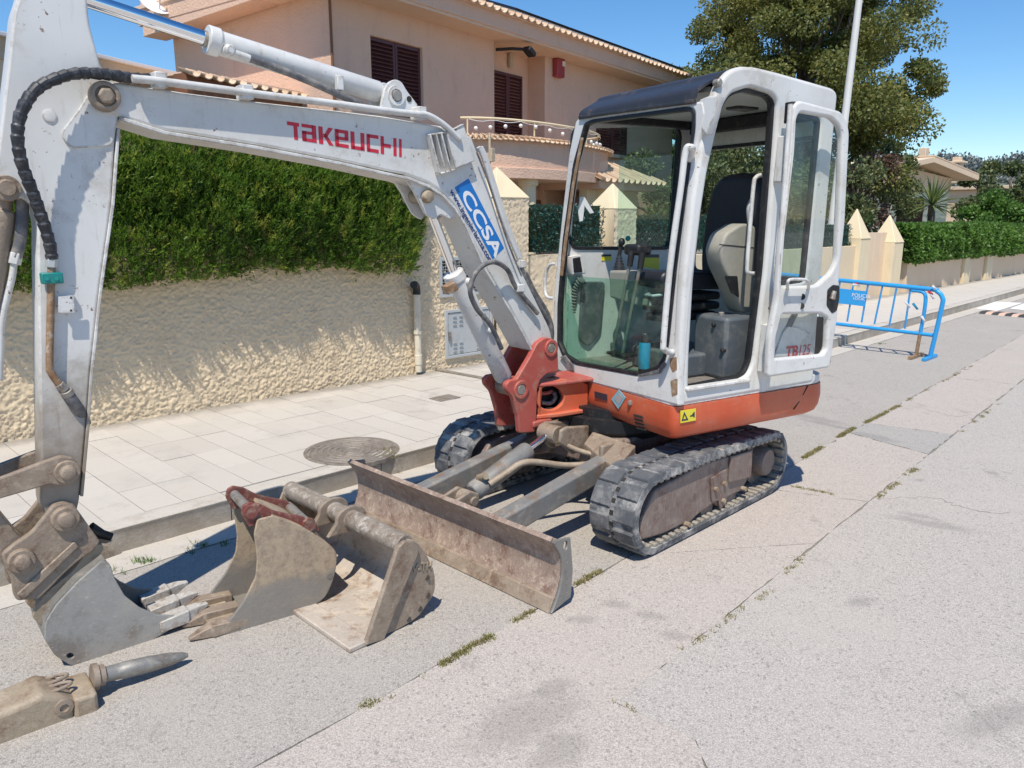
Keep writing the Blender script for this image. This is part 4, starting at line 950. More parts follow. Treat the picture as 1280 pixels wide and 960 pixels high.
# lean-to tiled roof right of the balcony
a0, a1 = HS.xy(757, 222, 1.7), HS.xy(834, 229, 1.7); zt = a0[1]; zz = HS.xy(775, 197, .1)[1]
n = max(6, int((a1[0]-a0[0])/.24)); st = .40
dsl = (zz-zt)/1.6
for k in range(n):
    u = a0[0]+(k+.5)*(a1[0]-a0[0])/n; lim = 1.6 if u < a0[0]+.55*(a1[0]-a0[0]) else max(.35, 1.6*(a1[0]-u)/(.45*(a1[0]-a0[0])))
    for r in range(int(lim/.36)+1):
        x, y, z_ = dirs(-HS.n+A3(0, 0, dsl), HS.u); put(TM, 'roof_tile', HS.pt(u, zt+r*.36*dsl+random.uniform(-.006, .006), 1.7-r*.36), x, y, z_, ho)
MB().add([HS.pt(a0[0], zt-.03, 1.6), HS.pt(a1[0], zt-.03, 1.6), HS.pt(a0[0]+.6*(a1[0]-a0[0]), zz-.03, .1), HS.pt(a0[0], zz-.03, .1)], [(0, 1, 2, 3)]).build('roof_deck', M['soffit'], ho)
MB().box(HS.pt((a0[0]+a1[0])/2, zt-.12, .75), HS.u, HS.n, Z1, a1[0]-a0[0]-.3, 1.5, .16).build('porch_beam', M['salmon'], ho, .01)
plate('porch_wall', HS, [rect(a0[0]+.3, 0, a1[0]-.3, zt-.2)], .9, 1.1, M['cream'], ho, .01)

# garage with tiled edge at the left, above the hedge
GP = Plane(pd(330, 105, 11.5), yaw(30)[0], yaw(30)[1])
ga = thing('garage', 'low cream outbuilding with a tiled edge seen above the boom at the left', 'outbuilding', GP.pt(0, -1.6))
e0, e1 = GP.xy(238, 88), GP.xy(412, 124)
zt = (e0[1]+e1[1])/2
n = int((e1[0]+1.5-e0[0])/.19)
for k in range(n):
    t = k/(n-1); u = e0[0]+t*(e1[0]+1.5-e0[0]); x, y, z_ = dirs(-GP.n+A3(0, 0, .3), GP.u); put(TS, 'roof_tile', GP.pt(u, e0[1]+(e1[1]-e0[1])*(u-e0[0])/(e1[0]-e0[0])+random.uniform(-.006, .006)-.03, .12), x, y, z_, ga)
plate('wall', GP, [(e0[0]-.05, -1.6), (e1[0]+1.5, -1.6), (e1[0]+1.5, zt-.04), (e0[0]-.05, e0[1]-.03)], -.3, -.04, M['brown'], ga, .01)  # brown colour holds the shade below the tile edge
plate('roof', GP, [(e0[0], e0[1]-.03), (e1[0]+1.5, zt-.02), (e1[0]+1.5, zt+.02), (e0[0], e0[1]+.0)], -2, .0, M['soffit'], ga, .004)
WG = Plane(pd(120, 70, 11), yaw(21)[0], yaw(21)[1])
p0, p1 = WG.xy(-60, 27), WG.xy(223, 92)
tw = thing('terrace_wall', 'pale parapet wall with a white capping above the hedge at the far left', 'wall', WG.pt(p0[0], -2))
plate('wall', WG, [(p0[0], -2), (p1[0], -2), (p1[0], p1[1]-.06), (p0[0], p0[1]-.06)], -.25, 0, M['roughcast'], tw, .01)
plate('cap_shade_band', WG, [(p0[0], p0[1]-.30), (p1[0], p1[1]-.45), (p1[0], p1[1]-.05), (p0[0], p0[1]-.05)], -.26, .03, M['stone'], tw, .01)  # darker strip under the capping; its cast shadow put into the colour
plate('capping', WG, [(p0[0]-.1, p0[1]-.05), (p1[0]+.03, p1[1]-.05), (p1[0]+.03, p1[1]), (p0[0]-.1, p0[1])], -.28, .10, M['decalwhite'], tw, .008)

# ================================================================== FAR HOUSE
FH = Plane(pd(1200, 240, 32), yaw(-40)[0]*-1, yaw(50)[0]*-1)
FH = Plane(pd(1190, 240, 32), A3(.77, .64, 0), A3(.64, -.77, 0))
fh = thing('far_house', 'peach house with low gabled roof and chimney beyond the ivy hedge', 'house', FH.pt(0, 0, -4))
xy = FH.poly([(1150, 203), (1200, 221), (1222, 231), (1190, 228), (1190, 290), (1226, 290), (1226, 226)])
uL, uM, uR = FH.xy(1118, 230)[0], FH.xy(1189, 230)[0], FH.xy(1226, 230)[0]
zE = FH.xy(1189, 226)[1]; zG = FH.xy(1146, 212)[1]
plate('wall', FH, [[(uL-1.6, 0), (uM, 0), (uM, zE+.1), ((uL+uM)/2-1.0, zG), (uL-1.6, zE)]], -.3, 0, M['peach'], fh, .01)
SW = Plane(FH.pt(uM, 0, 0), -FH.n, FH.u)
plate('wall', SW, [rect(0, 0, 7, zE+.05)], -.3, 0, M['peach'], fh, .01)
fw_ = plate('window', SW, [rect(1.0, zE-2.0, 2.1, zE-.7)], -.02, .03, M['shutter'], fh, .008)
for k in range(9): MB().box(SW.pt(1.55, zE-1.9+k*.14, .05), SW.u, SW.n, Z1, 1.0, .04, .05).build('slat', M['shutter'], fw_)
rp = [FH.pt((uL+uM)/2-1.0, zG+.22, .7), FH.pt(uM+.9, zE+.02, .7), FH.pt(uM+.9, zE+.02, -7), FH.pt((uL+uM)/2-1.0, zG+.22, -7)]
MB().prism(rp, (0, 0, .20)).build('roof', M['peach'], fh, .01)
rp2 = [FH.pt((uL+uM)/2-1.0, zG+.22, .7), FH.pt(uL-2.4, zE+.02, .7), FH.pt(uL-2.4, zE+.02, -7), FH.pt((uL+uM)/2-1.0, zG+.22, -7)]
MB().prism(rp2, (0, 0, .20)).build('roof', M['peach'], fh, .01)
MB().prism([p+A3(0, 0, .21) for p in rp], (0, 0, .06)).build('roof_covering', M['rooftile'], fh, .01)
c_ = FH.at(1195, 214, -3); MB().box(c_+A3(0, 0, -.1), FH.u, FH.n, Z1, .5, .5, 1.0).box(c_+A3(0, 0, .43), FH.u, FH.n, Z1, .75, .75, .10).box(c_+A3(0, 0, .58), FH.u, FH.n, Z1, .35, .35, .22).build('chimney', M['peach'], fh, .02)
c2_ = FH.at(1154, 196, -3); MB().box(c2_, FH.u, FH.n, Z1, .35, .35, .8).build('chimney', M['peach'], fh, .02)
nh = thing('neighbour_house', 'pale house wall glimpsed behind the far house at the right', 'house', pd(1238, 240, 42)*A3(1, 1, 0))
c_ = pd(1237, 238, 42); MB().box(A3(c_[0], c_[1], c_[2]/2-.1), FH.u, FH.n, Z1, 3.0, 3, c_[2]+.2).build('wall', M['peach'], nh, .02)
MB().box(A3(c_[0], c_[1], c_[2]+.1), FH.u, FH.n, Z1, 3.6, 3.6, .18).build('roof', M['rooftile'], nh, .02)

# ================================================================== STREET: lamp post, barrier, crossing, speed bump
lpb = G(1031, 372, .13); lh = 8.5
lt = thing('lamp_post', 'tall tapered grey steel lamp post standing behind the cab door', 'lamp post', lpb)
MB().tube([lpb, lpb+A3(0, 0, .9)], [.085, .085], 20).build('base_sleeve', M['lampost'], lt)
MB().tube([lpb+A3(0, 0, .9), lpb+A3(0, 0, .93), lpb+A3(.27, 0, lh)], [.085, .075, .045], 20).build('pole', M['lampost'], lt)
MB().tube(cr([lpb+A3(.27, 0, lh), lpb+A3(.30, -.15, lh+.25), lpb+A3(.5, -.6, lh+.4)], 6), .03, 10).build('arm', M['lampost'], lt)
MB().box(lpb+A3(.6, -.9, lh+.4), A3(.55, -.83, 0), A3(.83, .55, 0), Z1, .6, .25, .12).build('lamp_head', M['lampost'], lt, .03)
_b0 = G(1162, 449); BR = Plane(_b0, A3(-.70, .715, 0), A3(-.715, -.70, 0), A3(0, 0, 1))
br = thing('crowd_barrier', 'bright blue steel crowd barrier with tape scraps standing on the road behind the digger', 'barrier', _b0)
def B3(px, py, o=0): return BR.at(px, py, o)
tr_ = [B3(930, 338), B3(1046, 350), B3(1158, 361), B3(1171, 364), B3(1178, 372), B3(1177, 385), B3(1162, 449)]
MB().tube(cr(tr_, 6), .026, 12).build('frame_tube', M['barrier'], br)
MB().tube([B3(930, 391), B3(1166, 419)], .022, 12).build('lower_rail', M['barrier'], br)
for t0, t1 in (((1050, 352), (1043, 398)), ((1067, 354), (1059, 402)), ((1085, 356), (1077, 403)), ((1103, 358), (1093, 405)), ((1120.5, 360.5), (1111.5, 408)), ((1138, 361), (1131, 411)), ((1030, 350), (1024, 398)), ((1012, 348), (1006, 396)), ((994, 346), (988, 394)), ((976, 344), (970, 392))):
    MB().cyl(B3(*t0), B3(*t1), .011, n=10).build('bar', M['barrier'], br)
ip = [B3(1140, 363), B3(1153, 365), B3(1157, 372), B3(1155, 392), B3(1150, 418)]
MB().tube(cr(ip, 5), .021, 10).build('inner_loop', M['barrier'], br)
MB().tube([B3(1150, 418), B3(1145, 445)], .021, 10).build('rusty_leg', M['rust'], br, label='rusty lower leg')
for q, m in (((1162, 449), 'barrier'), ((1145, 445), 'rust')):
    f0 = B3(*q); f0[2] = .02; MB().box(f0, BR.n, BR.u, Z1, .42, .045, .035).build('foot', M[m], br, .004)
sg_ = [B3(1052, 362, .03), B3(1082, 364, .03), B3(1081, 382, .03), B3(1051, 380.5, .03)]
plate('sign_plate', BR, BR.poly([(1022, 357.5), (1082, 364), (1081, 383), (1021, 376)], .02), .015, .025, flat('barrier_sign_blue', (.03, .33, .72), .4), br, .002)
e = BR.at(1082, 364, .027)-BR.at(1052, 361, .027); e /= np.linalg.norm(e)
text('lettering', 'POLICIA', BR.at(1064.5, 370.5, .027), e, A3(0, 0, 1), BR.n, M['decalwhite'], br, .062)
text('lettering', 'LOCAL', BR.at(1066.5, 374.2, .027), e, A3(0, 0, 1), BR.n, M['decalwhite'], br, .045)
for (a, b, m) in (((1066, 355), (1075, 358), 'tape'), ((1069, 354), (1074, 356), 'tapered'), ((1131, 376), (1137, 385), 'tape'), ((1141, 379), (1147, 387), 'can'), ((1160, 364), (1166, 369), 'tapered'), ((1163, 366), (1167, 374), 'tape'), ((1166, 357), (1169, 362), 'tape'), ((1152, 395), (1156, 403), 'tape')):
    p, q = B3(*a, .04), B3(*b, .035); d = q-p; s = np.cross(d, BR.n); s *= .015/np.linalg.norm(s)
    MB().prism([p-s, q-s*1.4+BR.n*.02, q+s*.6, p+s], BR.n*.0015).build('tape_scrap', M[m], br)
zc = [G(1220, 386), G(1247, 389), G(1279, 377), G(1252, 377)]
tag(MB().prism([A3(p[0], p[1], .004) for p in (G(1220, 386), G(1246, 389), G(1278, 379), G(1244, 377.5))], (0, 0, .002)).build('crossing_stripe', M['paint']), None, None, None, 'structure')
tag(MB().prism([A3(p[0], p[1], .004) for p in (G(1262, 386), G(1300, 390), G(1330, 380), G(1290, 376))], (0, 0, .002)).build('crossing_stripe', M['paint']), None, None, None, 'structure')
sb0, sb1 = G(1229, 391), G(1330, 400); d = sb1-sb0
sbt = thing('speed_bump', 'low black speed bump with pinkish stripes across the far road', 'speed bump', sb0)
n = 12
for k in range(n):
    a, b = sb0+d*k/n, sb0+d*(k+1)/n; w = np.cross(d, Z1); w /= np.linalg.norm(w); w *= .2
    MB().loft([[p-w, p-w*.6+A3(0, 0, .035), p+w*.6+A3(0, 0, .035), p+w] for p in (a+d*.002, b-d*.002)]).build('segment', M['spdark' if k % 2 == 0 else 'sppink'], sbt)
lv = G(1108, 430); 
for k, (px, py) in enumerate(((1222, 387), (1216, 390), (1208, 389))): 
    pass

# ================================================================== MINI EXCAVATOR
ex = thing('mini_excavator', 'white and orange mini excavator with open cab door standing on black rubber tracks', 'excavator', UC)
# ---- tracks
TZ = [(.585, .215)]
def track_loop(d, n=96):
    """closed path of the belt in (a, z), d inside the lug tips"""
    cf, rf, crr, rr = (.80, .216), .216-d, (1.985, .200), .200-d
    pts = []
    for k in range(25): a = -math.pi/2-math.pi*k/24*1.0; pts.append((cf[0]+rf*math.cos(a), cf[1]+rf*math.sin(a)))
    m = 22
    a0, a1 = pts[-1], (crr[0], crr[1]+rr)
    for k in range(1, m):
        t = k/m; pts.append((a0[0]+(a1[0]-a0[0])*t, a0[1]+(a1[1]-a0[1])*t+.012*math.sin(t*math.pi)))
    for k in range(25): a = math.pi/2-math.pi*k/24; pts.append((crr[0]+rr*math.cos(a), crr[1]+rr*math.sin(a)))
    b0, b1 = pts[-1], pts[0]
    for k in range(1, m): t = k/m; pts.append((b0[0]+(b1[0]-b0[0])*t, b0[1]+(b1[1]-b0[1])*t))
    return pts
def resample(pts, n):
    P = np.array(pts+[pts[0]]); L_ = np.r_[0, np.cumsum(np.linalg.norm(np.diff(P, axis=0), axis=1))]
    s = np.arange(n)*L_[-1]/n; Q = np.stack([np.interp(s, L_, P[:, i]) for i in (0, 1)], 1)
    s2 = (s+.004) % L_[-1]; Q2 = np.stack([np.interp(s2, L_, P[:, i]) for i in (0, 1)], 1); T = Q2-Q; T /= np.linalg.norm(T, axis=1)[:, None]
    return Q, T
lugm = MB().loft([[A3(x*kx, y*ky, z_) for x, y in ((-1, -1), (1, -1), (1, 1), (-1, 1))] for kx, ky, z_ in ((.040, .060, -.004), (.039, .059, .004), (.034, .054, .010))]).mesh('lug'); lugm.materials.append(M['lug'])
def make_track(l0, l1, sgn):
    bo, bi = track_loop(.013), track_loop(.046); n = len(bo); rings = []
    lm = (l0+l1)/2
    for (a, z_), (a2, z2) in zip(bo, bi): rings.append([Wm(a, l0+.01, z_), Wm(a, l1-.01, z_), Wm(a2, l1-.004, z2), Wm(a2, l0+.004, z2)])
    tk = MB().loft(rings+[rings[0]], cap=False).build('rubber_track', M['rubber'], ex, 0, ang=50)
    Q, T = resample(track_loop(.014), 62)
    for i in range(62):
        side = i % 2
        (a, z_), (ta, tz) = Q[i], T[i]
        lc = l0+.072 if side else l1-.072
        x = MB_*ta+A3(0, 0, tz); nrm = MB_*(-tz)*1.0+A3(0, 0, ta); 
        c = np.array([1.39, .2]); 
        if (nrm@MB_)*(a-c[0])+nrm[2]*(z_-c[1]) < 0: nrm = -nrm
        y = np.cross(nrm, x)
        put(lugm, 'lug', Wm(a, lc, z_), x, y, nrm, tk)
    mb = MB(); md = MB(); Q, T = resample(track_loop(.013), 62)
    for (a, z_), (ta, tz) in zip(Q, T):
        x = MB_*ta+A3(0, 0, tz); nn = np.cross(x, ML_); md.box(Wm(a, lm, z_), x, ML_, nn, .022, .020, .006)
    md.build('drive_slots', M['darkin'], tk)['kind'] = 'stuff'  # dark blocks in place of slots, shade put into their colour
    Q, T = resample(track_loop(.054), 62)
    for (a, z_), (ta, tz) in zip(Q, T):
        x = MB_*ta+A3(0, 0, tz); nn = np.cross(x, ML_); mb.box(Wm(a, lm, z_), x, ML_, nn, .028, l1-l0-.03, .018)
    mb.build('inner_ribs', M['trackin'], tk, .004)['kind'] = 'stuff'
    # frame, idler, sprocket, rollers
    lo = l1 if sgn > 0 else l0
    TP = Plane(Wm(0, lo-.035*sgn, 0), -MB_, ML_*sgn)
    fr = [(.70, .10), (.69, .20), (.80, .335), (1.25, .365), (1.72, .335), (1.735, .15), (1.66, .10), (1.52, .105), (1.47, .07), (1.43, .065), (1.38, .11), (1.2, .085), (1.13, .06), (1.06, .075), (.9, .075)]
    f = plate('track_frame', TP, rnd([(-a, z_) for a, z_ in fr], .02, 3), -.255, 0, M['frame'], ex, .012, br=2)
    cp = [(1.36, .30), (1.62, .32), (1.62, .16), (1.36, .13)]
    plate('cover_plate', TP, [(-a, z_) for a, z_ in [(1.50, .35), (1.74, .335), (1.745, .17), (1.50, .20)]], .0, .018, M['frame'], f, .008)
    plate('bracket', TP, rnd([(-1.31, .27), (-1.47, .285), (-1.48, .08), (-1.42, .06), (-1.40, .12), (-1.33, .13)], .01, 2), 0, .012, M['frame'], f, .004)
    for a, z_ in ((1.35, .20), (1.44, .21), (1.44, .11), (1.09, .075), (1.67, .12)): MB().cyl(TP.pt(-a, z_, -.01), TP.pt(-a, z_, .028), .014, n=8).build('bolt', M['dust'], f)
    MB()._lathe(Wm(.80, lm, .215), ML_*sgn, [(-.06, .03), (-.06, .150), (-.02, .165), (.02, .165), (.06, .150), (.06, .05), (.075, .05), (.075, .01)], 32).build('idler', M['frame'], ex)
    sp_ = MB()._lathe(Wm(1.985, lm, .200), ML_*sgn, [(-.03, .03), (-.03, .145), (.03, .145), (.03, .09), (.09, .085), (.105, .075), (.105, .01)], 32).build('sprocket', M['frame'], ex)
    ro = MB()
    for a in (1.08, 1.33, 1.58): ro._lathe(Wm(a, lm, .085), ML_*sgn, [(-.09, .03), (-.09, .06), (-.04, .06), (-.04, .045), (.04, .045), (.04, .06), (.09, .06), (.09, .03)], 20)
    ro.build('rollers', M['frame'], ex)
make_track(.455, .742, 1); make_track(-.742, -.455, -1)
# ---- undercarriage centre
mb = MB(); mb.box(Wm(1.38, 0, .34), MB_, ML_, Z1, .62, .56, .17)
for sg in (1, -1):
    for a in (1.10, 1.66): mb.prism([Wm(a-.07, .2*sg, .27), Wm(a+.07, .2*sg, .27), Wm(a+.07, .2*sg, .40), Wm(a-.07, .2*sg, .40)], ML_*.30*sg+A3(0, 0, -.10))
mb.build('undercarriage_frame', M['frame'], ex, .015)
MB()._lathe(Wm(1.39, 0, .40), A3(0, 0, 1), [(0, .30), (.05, .34), (.12, .34), (.12, .28), (.17, .28)], 40).build('slew_ring', M['black'], ex)
for l in (-.30, .27): MB().box(Wm(1.02, l, .36), MB_, ML_, Z1, .20, .03, .16).build('blade_lug', M['mud'], ex, .01)
MB().prism([Wm(1.06, .10, .46), Wm(1.06, .40, .44), Wm(.86, .42, .36), Wm(.90, .33, .36), Wm(.98, .10, .40)], A3(0, 0, -.05)).build('step_plate', M['mud'], ex, .008)
# ---- dozer blade
prof = cr([(0, 0), (.040, .065), (.066, .15), (.058, .235), (.004, .318)], 5)
back = [(a+.016, z_) for a, z_ in [(p[0], p[1]) for p in prof]]
pr2 = [(p[0], p[1]) for p in prof]+[(.02, .332)]+back[::-1]
bl = MB().loft([[Wm(a, l, z_+.006) for a, z_ in pr2] for l in np.linspace(-.75, .742, 9)]).build('dozer_blade', M['blade'], ex, 0, ang=50)
ed = [(-.006, 0.003), (.024, .062), (.040, .062), (.012, .003)]
MB().loft([[Wm(a, l, z_) for a, z_ in ed] for l in (-.752, .744)]).build('cutting_edge', M['mud'], bl, .003)
EP = Plane(Wm(0, .742, 0), MB_, ML_)
epol = [(.0, .006)]+[(p[0]+.002, p[1]+.004) for p in prof[1:]]+[(.03, .325), (.115, .312), (.135, .16), (.125, .035)]
hole = [(.085+.013*math.cos(t), .285+.02*math.sin(t)) for t in np.linspace(0, 6.28, 16, endpoint=False)]
plate('end_plate', EP, [epol, hole], .0, .014, M['worn'], bl, .003)
EP2 = Plane(Wm(0, -.75, 0), MB_, -ML_); plate('end_plate', EP2, [epol], .0, .014, M['blade'], bl, .003)
MB().box(Wm(.10, 0, .10), MB_, ML_, Z1, .05, 1.4, .06).box(Wm(.09, 0, .27), MB_, ML_, Z1, .04, 1.45, .04).build('back_beam', M['mud'], bl, .01)
for l in (-.30, .28):
    p, q = Wm(.09, l, .20), Wm(1.02, l, .335); x = q-p; y = np.cross(A3(0, 0, 1), x); y /= np.linalg.norm(y)
    MB().box((p+q)/2, x, y, np.cross(x, y)/np.linalg.norm(x), 1, .085, .115).build('blade_arm', M['bluegrey'], ex, .012)
c0, c1 = Wm(.20, -.01, .26), Wm(.83, -.01, .47); cd = (c1-c0)/np.linalg.norm(c1-c0)
for l in (-.055, .035): MB().prism([Wm(.07, l, .16), Wm(.24, l, .17), Wm(.24, l, .29), Wm(.18, l, .32), Wm(.07, l, .29)], ML_*.02).build('cylinder_clevis', M['mud'], bl, .008)
bc_ = MB().tube([c0+cd*.05, c0+cd*.07, c0+cd*.46, c0+cd*.48], [.040, .052, .052, .046], 22).build('blade_cylinder', M['bluegrey'], ex, .004)
MB().cyl(c0+cd*.44, c1, .022, n=16).build('rod', M['rod'], bc_)
MB()._lathe(c0-ML_*.075, ML_, [(0, .025), (.025, .025), (.025, .045), (.125, .045), (.125, .025), (.15, .025)], 18).build('eye', M['mud'], bc_, .004)
MB().cyl(c1-ML_*.06, c1+ML_*.06, .05).build('eye', M['mud'], bc_, .004)
MB().tube([c0+cd*.10+A3(0, 0, .05), c0+cd*.10+A3(0, 0, .075)+ML_*.05], .02, 10).build('port', M['dust'], bc_)
MB().tube(cr([c0+cd*.12+A3(0, 0, .02)+ML_*.055, c0+cd*.22+ML_*.08+A3(0, 0, .03), c0+cd*.34+ML_*.12+A3(0, 0, .035), Wm(.78, .18, .34), Wm(.95, .30, .36), Wm(1.05, .33, .42)], 8), .017, 12).build('hose', M['hosetan'], ex)
MB().tube(cr([c1+ML_*.06-A3(0, 0, .03), Wm(.92, .12, .38), Wm(1.0, .24, .36), Wm(1.05, .36, .42)], 6), .014, 10).build('hose', M['hosetan'], ex)
for l_ in (-.075, .075): MB().prism([c1+ML_*l_+MB_*x+A3(0, 0, z) for x, z in ((-.03, -.03), (-.02, .04), (.03, .05), (.22, .02), (.22, -.12), (.08, -.12))], ML_*.022).build('cylinder_mount', M['mud'], ex, .01)
# ---- orange lower body
def pl2(f, l, z_): return UC+UF*f+UL*l+A3(0, 0, z_)
plan = rnd([(.205, .73, 0), (.20, -.30, 0), (.10, -.62, 0), (-.6, -.68, 0), (-.98, -.40, 0), (-1.06, 0, 0), (-.985, .73, 0)], [.05, .06, .15, .1, .2, .3, .14], 6)
cen = A3(-.35, .05, 0)
def ring(z_, k, df=0):
    out = []
    for p in plan:
        v = A3(*p)-cen; d = np.linalg.norm(v); q = cen+v*(d-k)/d; out.append(pl2(q[0], q[1], z_))
    return out
MB().loft([ring(.700, .0), ring(.630, -.006), ring(.575, .002), ring(.540, .020), ring(.520, .055), ring(.515, .20)]).build('lower_body', M['orange'], ex, ang=32)
gr = pl2(-.74, .742, .53)
plate('body_joint', UP, UP.poly([(1009.5, 482), (1010.8, 482), (1001, 500), (993, 512), (992, 512), (1000, 499)], .733), .728, .7335, M['darkin'], ex, .0005)
MB().loft([ring(.702, .006), ring(.752, .008)]).build('body_band', M['white'], ex, .004, ang=32)
UFr = Plane(UC, UL, UF)
def on_front(name, m, pts, o=.212, t=.004, parent=ex, b=.001): return plate(name, UFr, UFr.poly(pts, o), o, o+t, m, parent, b)
on_front('name_plate', M['decalgrey'], [(743.5, 489), (759, 493), (759.5, 501), (744, 497)], .207)
on_front('diamond_sticker', M['decalaqua'], [(774, 487), (782.5, 497), (773.5, 511.5), (764.5, 499)], .207)
on_front('diamond_sticker_mark', M['galv'], [(774, 491.5), (779, 497), (773.5, 506), (768, 499)], .2115, .0015)
for k in range(4): on_front('vent_slot', M['darkin'], [(792.5+k*.9, 517.5+k*5), (803.5+k*1.1, 520+k*5), (804.5+k*1.1, 523.3+k*5), (794+k*.9, 520.8+k*5)], .204-.006*k, .006)
MB().cyl(UFr.at(788, 503.5, .204), UFr.at(788, 503.5, .214), .016, n=14).build('grease_cap', M['frame'], ex, .003)
ws = plate('warning_sticker', UP, UP.poly([(850.5, 513.5), (869.5, 510.5), (869.5, 525.5), (850.5, 529)], .737), .735, .739, M['decalyellow'], ex, .001)
plate('warning_mark', UP, [UP.poly([(855.5, 514.7), (860.5, 525), (852, 526.5)], .74), UP.poly([(855.8, 518.5), (858, 523.5), (854, 524.2)], .74)], .739, .7402, M['decalgrey'], ws, .0002)
plate('warning_mark', UP, UP.poly([(862.5, 519.5), (864.5, 519), (867.5, 515), (868.5, 515), (868.5, 522), (866, 520.5), (862.5, 521)], .74), .739, .7402, M['decalgrey'], ws, .0002)
# ---- swing nose between body and boom bracket
Pa = pl2(.20, .02, 0); Pb = BM.at(668, 500, .09); Pb[2] = 0
nd = Pb-Pa; nl = np.linalg.norm(nd); nnv = A3(nd[1], -nd[0], 0); nnv = nnv if nnv@ML_ > 0 else -nnv
NP = Plane(Pa, nd, nnv)
no = NP.poly([(735, 481), (728, 477), (704, 474), (674, 483), (674, 521), (714, 519), (727, 524), (735, 528)])
nh_ = [NP.xy(688+17*math.cos(t), 497.5+15*math.sin(t)) for t in np.linspace(0, 2*math.pi, 20, endpoint=False)]
plate('swing_nose', NP, [no, nh_], -.03, .0, M['orange'], ex, .006)
mirr = lambda pts, d: [p-NP.n*d for p in pts]
zt_, zb_ = NP.xy(705, 475)[1], NP.xy(700, 520)[1]
tp = [NP.pt(-.06, 0, .035), NP.pt(nl*.6, 0, .03), NP.pt(nl+.02, 0, -.01), NP.pt(nl+.02, 0, -.20), NP.pt(-.06, 0, -.24)]
for z_, h_, m_ in ((zt_-.022, .020, 'red'), (zb_+.002, .024, 'orange')): MB().prism([p*A3(1, 1, 0)+A3(0, 0, z_) for p in rnd(tp, .03, 3)], (0, 0, h_)).build('nose_plate', M[m_], ex, .006)
MB().prism([NP.pt(u, v, -.20) for u, v in no], -NP.n*.03).build('swing_nose', M['red'], ex, .004)
MB().prism([NP.pt(u, v, -.10) for u, v in no], -NP.n*.01).build('nose_dark_back', M['darkin'], ex, .004)  # dark sheet behind the opening; shade of the hollow put into its colour
for i, pts in enumerate(([(676, 503), (688, 504), (694, 497), (692, 490)], [(700, 488), (703, 496), (699, 506)], [(674, 492), (684, 491), (690, 489)])):
    MB().tube(cr([NP.at(*p, -.05-.01*i) for p in pts], 6), .012, 10).build('hose', M['hosegrey' if i != 2 else 'red'], ex)
MB().box(NP.at(690, 510, -.06), NP.u, NP.n, Z1, .10, .04, .02).build('valve_block', M['black'], ex, .004)
# ---- boom bracket
bp_ = [(681, 422), (690, 423), (695, 428), (697, 438), (698, 464), (683, 467), (675, 475), (671.5, 486), (670, 525), (669, 540), (649, 541.5), (647.5, 521), (641, 497), (633, 488), (632, 481), (637, 475.5), (646, 474), (663, 445), (671, 429)]
bx = rnd(BM.poly(bp_, .105), .012, 3)
plate('boom_bracket', BM, bx, .072, .108, M['red'], ex, .006, br=2)
plate('boom_bracket', BM, bx, -.108, -.075, M['red'], ex, .006, br=2)
sb_, zb2 = BM.xy(676, 528, .10); MB().box(BM.pt(sb_, zb2, .04), BM.u, BM.n, Z1, .14, .16, .035).build('bracket_foot', M['red'], ex, .008)
s0, z0_ = BM.xy(664, 500, .1); MB().box(BM.pt(s0-.02, z0_, 0), BM.u, BM.n, Z1, .05, .16, .22).build('bracket_web', M['red'], ex, .008)
for (px, py), r in (((688.5, 435), .028), ((651, 487), .030)):
    s_, z_ = BM.xy(px, py, .108); MB()._lathe(BM.pt(s_, z_, -.115), BM.n, [(0, r), (.227, r), (.232, r*.85), (.232, .003)], 20).build('pin', M['pin'], ex)
    MB()._lathe(BM.pt(s_, z_, .106), BM.n, [(0, r*1.75), (.012, r*1.7), (.012, r*1.02), (0, r*1.02)], 24).build('pin_boss', M['red'], ex, .003)
for i, pts in enumerate(([(664, 455), (655, 462), (650, 474), (655, 482)], [(671, 457), (661, 464), (657, 477), (662, 486)], [(669, 452), (658, 459), (655, 470)])):
    MB().tube(cr([BM.at(*p, .03-.03*i) for p in pts], 6), .015, 10).build('hose', M['hosegrey' if i < 2 else 'hose'], ex)
# ---- boom
HB = .078
bt = [(126, 103), (150, 103), (232, 116), (320, 127), (420, 138), (477, 145), (540, 156), (572, 160), (590, 172), (602, 205), (625, 280), (655, 345), (688, 412), (692, 432), (684, 440), (672, 441), (664, 434), (640, 388), (607, 334), (583, 280), (568, 256), (553, 240), (536, 229), (510, 219), (480, 213), (420, 200), (320, 181), (206, 163), (150, 146), (126, 138)]
bxy = BM.poly(bt, HB); bm_ = plate('boom', BM, rnd(bxy, .02, 3), -HB, HB, M['white'], ex, .010, br=2)
fl_ = [(150, 146), (206, 164), (320, 182.5), (420, 201.5), (480, 215), (510, 221.5), (536, 231.5), (553, 243), (568, 259), (583, 283), (607, 337), (640, 391), (664, 436)]
F2 = [A3(*p, 0) for p in BM.poly(fl_, HB)]
def nrm2(P_, d):
    out = []
    for i in range(len(P_)):
        t = P_[min(i+1, len(P_)-1)]-P_[max(i-1, 0)]; t /= np.linalg.norm(t); out.append(P_[i]+A3(t[1], -t[0], 0)*d)
    return out
F3 = nrm2(F2, -.014)
rings = [[BM.pt(a[0], a[1], HB+.014), BM.pt(a[0], a[1], -HB-.014), BM.pt(b[0], b[1], -HB-.014), BM.pt(b[0], b[1], HB+.014)] for a, b in zip(F2, F3)]
MB().loft(rings).build('bottom_flange', M['white'], bm_, .003, ang=30)
gs = rnd(BM.poly([(500, 216), (553, 238), (573, 268), (560, 275), (548, 268), (541, 275), (530, 268), (516, 240)], .05), .015, 3)
for o in (.045, -.065): plate('rod_lug', BM, gs, o, o+.022, M['white'], bm_, .005)
